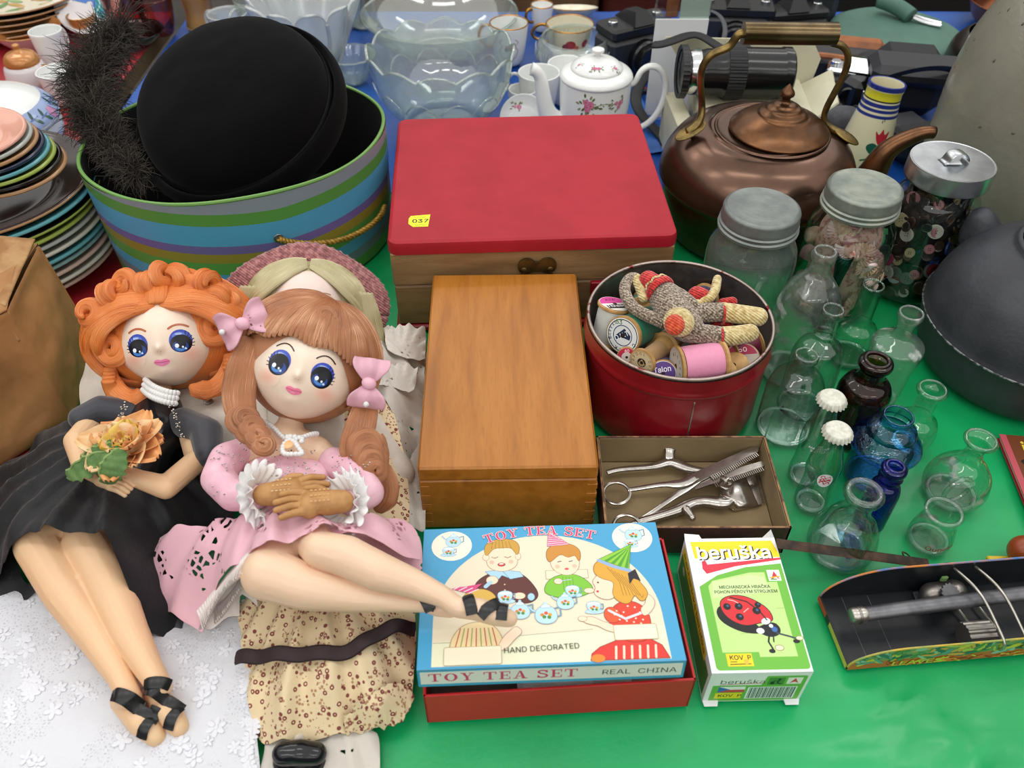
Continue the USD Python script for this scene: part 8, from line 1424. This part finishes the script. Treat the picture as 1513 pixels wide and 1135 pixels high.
# flowered print
def floral(name, base, c1, c2):
    n = {'tc': ('texture_coordinate', {}), 'v': ('voronoi_texture', {'scale': 165.0, 'randomness': .9}), 'lt': ('math', {'math_type': 'less_than', 'value2': .30}), 'gt': ('math', {'math_type': 'greater_than', 'value2': .13}), 'ml': ('math', {'math_type': 'multiply'}), 'v2': ('voronoi_texture', {'scale': 330.0}), 'l2': ('math', {'math_type': 'less_than', 'value2': .36}), 'nz': ('noise_texture', {'scale': 70.0, 'detail': 1.0}), 'g3': ('math', {'math_type': 'greater_than', 'value2': .52}), 'm2': ('math', {'math_type': 'multiply'}), 'm2b': ('math', {'math_type': 'multiply', 'value2': .8}), 'mx': ('mix_color', {'a': srgb(base), 'b': srgb(c2)}), 'mx2': ('mix_color', {'b': srgb(c1)}), 'bn': ('noise_texture', {'scale': 300.0}), 'bp': ('bump', {'strength': .15, 'distance': .001}), 'p': ('principled_bsdf', {'roughness': .85})}
    L = [('tc.object', 'v.vector'), ('tc.object', 'v2.vector'), ('tc.object', 'nz.vector'), ('v.distance', 'lt.value1'), ('v.distance', 'gt.value1'), ('lt.value', 'ml.value1'), ('gt.value', 'ml.value2'), ('v2.distance', 'l2.value1'), ('nz.fac', 'g3.value1'), ('l2.value', 'm2.value1'), ('g3.value', 'm2.value2'), ('m2.value', 'm2b.value1'), ('m2b.value', 'mx.fac'), ('mx.result', 'mx2.a'), ('ml.value', 'mx2.fac'), ('mx2.result', 'p.base_color'), ('bn.fac', 'bp.height'), ('bp.normal', 'p.normal')]
    _mats[name] = usdkit.material(stage, f'/World/Looks/{name}', n, L, 'p.BSDF')
floral('floral_cotton', '#dfcba4', '#80403a', '#9a6448')
SK_ = [(350, 900, .030), (372, 886, .040), (440, 888, .048), (540, 888, .046), (612, 890, .030), (614, 940, .026), (612, 1000, .020), (600, 1050, .014), (560, 1078, .012), (500, 1088, .014), (440, 1096, .016), (392, 1098, .012), (368, 1040, .016), (360, 970, .022)]
part(t, 'skirt', cloth(SK_, [(430, 960, .050), (500, 1000, .046), (560, 960, .044), (420, 1050, .034), (550, 1040, .034)], [(480, 800, 26, .0035, 0), (480, 800, 47, .0014, 2)], .0035, noise_=(.003, 40), seed=31), 'floral_cotton', True, label='brown flower printed cotton skirt')
rb_ = [(352, 978, .026), (400, 974, .043), (460, 972, .050), (520, 966, .049), (556, 944, .050), (590, 932, .042), (614, 936, .030)]; P = cspl(np.array([at(*q) for q in rb_]), 90) + [0, 0, .0062]; P[:, 2] += .002 * np.sin(np.arange(90) * .35); sd = np.gradient(P, axis=0); part(t, 'brown_ribbon', tube(P, .0056, 8, True, .25, np.array([0, -.25, 1.0])), 'brown_ribbon', True, label='dark brown ribbon sewn round the skirt')
part(t, 'hem_flounce', cloth([(508, 1060, .030), (540, 1030, .040), (590, 1010, .032), (612, 1030, .020), (590, 1070, .014), (548, 1082, .012), (512, 1086, .016)], [(560, 1050, .036)], [(560, 960, 40, .004, 0)], .0035, noise_=(.002, 60), seed=36), 'floral_cotton', True)
part(t, 'eyelet_petticoat', cloth([(480, 1090, .012), (520, 1075, .014), (556, 1082, .010), (562, 1140, .004), (560, 1200, .003), (380, 1200, .003), (392, 1090, .010)], [(520, 1120, .010)], [(500, 980, 22, .002, 0)], .004, noise_=(.001, 60), seed=33), 'cream_eyelet', True)
sh_ = [(420, 1114, .017, 18), (444, 1112, .019, 19), (466, 1114, .017, 17)]; part(t, 'shoe', limbs([px3(sh_)], .004, 4), 'patent_black', True); part(t, 'shoe_sole', limbs([px3([(420, 1126, .009, 17), (444, 1126, .009, 18), (466, 1126, .009, 16)])], .004, 2), 'patent_black', True)
part(t, 'body', limbs([px3([(452, 540, .075, 30), (456, 600, .060, 60), (470, 720, .050, 70), (480, 860, .026, 44)]), px3([(456, 600, .060, 40), (540, 620, .055, 30), (590, 700, .04, 24)]), px3([(480, 860, .026, 40), (445, 1000, .012, 12), (440, 1090, .012, 14)])], .007, 5), 'cream_cotton', True, label='cloth body')
part(t, 'dress_bodice', cloth([(455, 600, .085), (500, 585, .080), (545, 582, .074), (575, 600, .066), (592, 650, .056), (604, 730, .045), (604, 780, .040), (540, 790, .060), (470, 760, .075), (450, 680, .085)], [(530, 650, .078), (560, 690, .066)], [(500, 560, 20, .003, 0)], .004, noise_=(.002, 50), seed=41), 'floral_cotton', True)
part(t, 'eyelet_sleeve', cloth([(540, 500, .060), (568, 480, .060), (600, 484, .050), (628, 492, .035), (628, 560, .030), (628, 640, .026), (622, 720, .022), (622, 775, .018), (596, 778, .022), (596, 700, .040), (586, 630, .058), (560, 580, .070), (540, 560, .070)], [(585, 530, .064), (600, 590, .056), (605, 650, .046), (575, 555, .070)], [(560, 470, 26, .004, 0), (600, 700, 14, .002, 1)], .0035, noise_=(.011, 46), seed=44), 'cream_eyelet', True)
part(t, 'eyelet_frill', cloth([(570, 486, .070), (600, 478, .062), (628, 486, .045), (628, 530, .040), (600, 528, .060), (580, 520, .072)], [], [(590, 560, 40, .004, 0)], .003, noise_=(.003, 60), seed=47), 'cream_eyelet', True); part(t, 'eyelet_frill', cloth([(600, 690, .042), (626, 650, .034), (630, 720, .026), (628, 780, .022), (598, 780, .030)], [], [(590, 640, 40, .003, 0)], .003, noise_=(.003, 60), seed=49), 'cream_eyelet', True); part(t, 'eyelet_frill', cloth([(556, 548, .078), (590, 536, .072), (618, 545, .055), (612, 575, .055), (580, 572, .070), (560, 570, .078)], [], [(590, 620, 36, .004, 0)], .003, noise_=(.003, 60), seed=50), 'cream_eyelet', True)
# ================================================================ tin toy, magazine, metal strip, ball
mat('black_tin', '#16191d', .32, col2='#24282c', nscale=40, mix=(.5, .8), bump=.05, bscale=200); mat('bar_metal', '#77777a', .42, .75, col2='#56565a', nscale=30, bump=.1, bscale=200); mat('raw_tin', '#b8b4aa', .3, .9)
ang = math.radians(5.2); A0 = at(1250, 988, 0); t = thing('tin_toy', 'long curved tin toy with a black inside and jungle printed outside, front right corner', 'tin toy', A0, ang)
Ln, Wd = .235, .062
part(t, 'floor_panel', bx(.0, Ln, .0, Wd, .001, .003, .0004), 'black_tin')
def sidepoly(h, x0=.0, nose=.045): xs = np.linspace(0, 1, 18); return Polygon([(0, 0), (Ln, 0), (Ln, h)] + [(Ln - (Ln - nose) * u, h) for u in (.5, 1)] + [(nose * (1 - math.sin(a)), .004 + (h - .004) * math.cos(a)) for a in np.linspace(.1, np.pi / 2, 14)])
HF, HB = .026, .040
fp = part(t, 'front_panel', mv(prism(sidepoly(HF), .0012), (0, .0, 0), rx(math.pi / 2)), 'black_tin'); bp_ = part(t, 'back_panel', mv(prism(sidepoly(HB, nose=.06), .0012), (0, Wd, 0), rx(math.pi / 2)), 'black_tin')
part(t, 'end_panel', bx(-.0008, .0006, .0, Wd, 0, .006, .0003), 'black_tin')
def jungle(w, h, seed, words=None):
    p = Print(3e-6, flat=False); r = np.random.default_rng(seed); sp = sidepoly(h, nose=.045 if seed == 1 else .06); p.poly(sp, '#b8682c'); p.poly(sp.intersection(sbox(0, h * .42, Ln, h)), '#6f9a5c')
    for k in range(150):
        x, y = r.uniform(.004, Ln), r.uniform(.35 * h, h * .98); a = r.uniform(0, 180); g = affinity.translate(affinity.rotate(affinity.scale(Point(0, 0).buffer(1, quad_segs=4), r.uniform(.003, .009), r.uniform(.001, .0028)), a), x, y).intersection(sp); p.poly(g, ('#4a8a4a', '#a8c84c', '#2f6a50', '#8ac0a0', '#c8cc3c', '#5a9e8a', '#d0a84a', '#39705a')[r.integers(0, 8)]) if not g.is_empty else None
    for k in range(60):
        x, y = r.uniform(.03, Ln), r.uniform(.002, .30 * h); g = affinity.translate(affinity.rotate(sbox(-.004, -.0008, .004, .0008), r.uniform(-50, 50)), x, y).intersection(sp); p.poly(g, ('#c8cc3c', '#d87a2c', '#8a3a1c')[r.integers(0, 3)]) if not g.is_empty else None
    if words: p.text(words, .034, .0022, .0062, '#c8d03c', True, 1.3)
    return p
pprint(t, 'printed_jungle', jungle(Ln, HF, 1, 'LEAVES'), 'ink', lambda xy, z: np.c_[xy[:, 0], -.0013 - z, xy[:, 1]], label='green and orange jungle leaves printed on the front')
pprint(t, 'printed_jungle', jungle(Ln, HB, 2), 'ink', lambda xy, z: np.c_[xy[:, 0], Wd + .0003 + z, xy[:, 1]])
p = Print(3e-6); p.poly(sbox(0, 0, Wd, .006), '#c8bc50'); p.poly(sbox(Wd * .72, 0, Wd, .006), '#c23a24'); p.poly(sbox(Wd * .6, 0, Wd * .72, .006), '#2a241c'); pprint(t, 'printed_end', p, 'ink', lambda xy, z: np.c_[0 * z - .0009 - z, xy])
# coloured folded edges
for nm, h, y, cs, nose in (('front_edge', HF, -.0006, ('#c8a83a', '#7a9a5a'), .045), ('back_edge', HB, Wd - .0006, ('#c87a2c', '#3a78b4'), .06)):
    P = [(nose * (1 - math.sin(a)), .004 + (h - .004) * math.cos(a)) for a in np.linspace(np.pi / 2, .0, 16)] + [(nose + (Ln - nose) * u, h) for u in (.33, .66, 1)]
    mat(nm + '_paint', cs[0], .4, col2=cs[1], nscale=40); part(t, nm, tube(np.array([(x, y, z) for x, z in P]), .0009, 6), nm + '_paint')
part(t, 'rod', mv(tube(cspl([(.012, Wd * .52, .0225), (.12, Wd * .56, .028), (Ln, Wd * .60, .030)], 20), .0062, 14, True, .75, np.array([0, 0, 1.0])), (0, 0, 0)), 'bar_metal', True, label='grey metal bar along the middle')
part(t, 'rod_end', mv(lathe(spl([(0, -.004), (.0058, -.003), (.0066, 0), (.0066, .007), (.006, .009)], 12), 20), (.013, Wd * .52, .0225), basis((1, .03, .03)) ), 'raw_tin'); part(t, 'rod_end_groove', mv(lathe([(.0069, .002), (.0072, .003), (.0069, .004)], 20), (.013, Wd * .52, .0225), basis((1, .03, .03))), 'nickel_dark')
for x, nm in ((.040, 'scored_line'), (.018, 'scored_line')): part(t, nm, bx(x, x + .0005, .002, Wd - .002, .003, .0033, .0001), 'bar_metal')
mb = part(t, 'spring_motor', limbs([[(.088, Wd * .80, .014, .010), (.106, Wd * .80, .016, .010)]], .004, 2), 'nickel_dark'); part(mb, 'motor_plate', bx(.078, .112, Wd * .66, Wd * .94, .003, .006, .0005), 'bar_metal'); part(mb, 'gear', mv(lathe([(0, 0), (.008, 0), (.008, .002), (0, .002)], 60, lambda v: v * np.c_[(1 + .06 * np.sign(np.sin(np.arctan2(v[:, 1], v[:, 0]) * 15)))[:, None] * [1, 1], np.ones(len(v))]), (.096, Wd * .70, .024), basis((.2, -.4, 1))), 'bar_metal'); part(mb, 'green_tab', bx(.092, .098, Wd * .86, Wd * .9, .026, .032, .001), 'leaf_velvet')
part(t, 'cog_drum', mv(lathe([(0, 0), (.011, 0), (.011, .022), (0, .022)], 72, lambda v: v * np.c_[(1 + .05 * np.sign(np.sin(np.arctan2(v[:, 1], v[:, 0]) * 18)))[:, None] * [1, 1], np.ones(len(v))]), (.096, Wd * .18, .013), basis((1, 0, 0))), 'nickel_dark')
for x in (.104, .122): part(t, 'wire_clip', tube(cspl([(x, Wd * .98, .034), (x + .002, Wd * .8, .038), (x + .006, Wd * .5, .040), (x + .012, Wd * .12, .030), (x + .014, -.003, .024), (x + .0135, -.003, .016)], 36), .0013, 7), 'raw_tin', True); part(t, 'wire_clip', tube([(x + .002, Wd * .7, .008), (x + .010, Wd * .2, .006)], .001, 6), 'raw_tin')
q0, q1 = at(1148, 803, .050), at(1372, 833, .006); t = thing('metal_strip', 'thin dark rusty metal strip leaning from the ladybird box across the green cloth', 'metal strip'); mat('rusty_strip', '#3a322c', .55, .5, col2='#5a4436', nscale=80); part(t, 'strip', tube(np.linspace(q0, q1, 12), .0042, 8, True, .16, np.array([0, -.35, 1.0])), 'rusty_strip'); q = at(1340, 822, .010); part(t, 'clip', mv(lathe([(.0045 + .0009 * math.cos(a), .0009 * math.sin(a)) for a in np.linspace(0, 2 * np.pi, 9)], 24, lambda v: v * [.45, 1, 1]), q, rz_(.5)), 'rusty_strip')
mat('orange_wood', '#8a3c1a', .3); q = at(1512, 812, .016); solo('wooden_ball', ellipsoid((q[0] + .002, q[1], .0135), (.0135,) * 3, 4), 'orange_wood', 'reddish brown wooden ball at the right edge, behind the tin toy', 'ball', smooth=True)
mat('yellow_paint', '#d8b81e', .4); a_, b_ = at(1462, 824, .004), at(1540, 830, .004); solo('yellow_stick', mv(bx(-.028, .028, -.0032, .0032, 0, .005, .001), [(a_[0] + b_[0]) / 2 + .004, (a_[1] + b_[1]) / 2, .0], rz_(-.03)), 'yellow_paint', 'short flat yellow painted stick lying behind the tin toy beside the ball', 'stick')
# magazine
q = [at(1476, 642, .006), at(1530, 775, .006)]; d = q[1] - q[0]; a = math.atan2(d[1], d[0]) + math.pi / 2
t = thing('magazine', 'old brown and red magazine with yellow cover lettering, at the right edge', 'magazine', (q[0][0], q[0][1], 0), a); mat('paper_edge', '#c89a8e', .7)
part(t, 'pages', bx(.0015, .14, -.19, -.0015, .0012, .0058, .0005), 'paper_edge'); part(t, 'cover', bx(0, .142, -.192, 0, .0058, .0064, .0002), 'red_rim', label='printed front cover'); part(t, 'back_cover', bx(0, .142, -.192, 0, .0004, .0010, .0002), 'red_rim')
p = Print(3e-6); p.poly(sbox(0, -.192, .142, 0), '#6e3a1e'); p.poly(sbox(0, -.192, .0062, 0), '#b8505a'); p.text('ideas', .016, -.024, .0155, '#d8c43c', True, .85)
r_ = np.random.default_rng(2)
for k in range(24): p.disc(r_.uniform(.012, .14), r_.uniform(-.03, -.002), r_.uniform(.004, .009), ('#5a2e18', '#7c4826', '#884c22')[k % 3], .004)
p.text('ideas', .016, -.024, .0155, '#d8c43c', True, .85); p.blob([(.010, -.034), (.03, -.030), (.06, -.036), (.10, -.03), (.14, -.04), (.14, -.06), (.07, -.052), (.025, -.046)], '#221612'); p.poly(Polygon([(.020, -.046), (.10, -.044), (.10, -.10), (.022, -.10)]), '#1a1612', '#b0a83a', .0012); p.disc(.05, -.06, .018, '#d8d06a', .012); p.disc(.06, -.075, .02, '#c8b84a', .010); p.disc(.05, -.058, .009, '#e8e4a8', .006); p.poly(sbox(.02, -.16, .12, -.115), '#8a2c2c')
pprint(t, 'printed_cover', p, 'ink', lambda xy, z: np.c_[xy, .0065 + z])
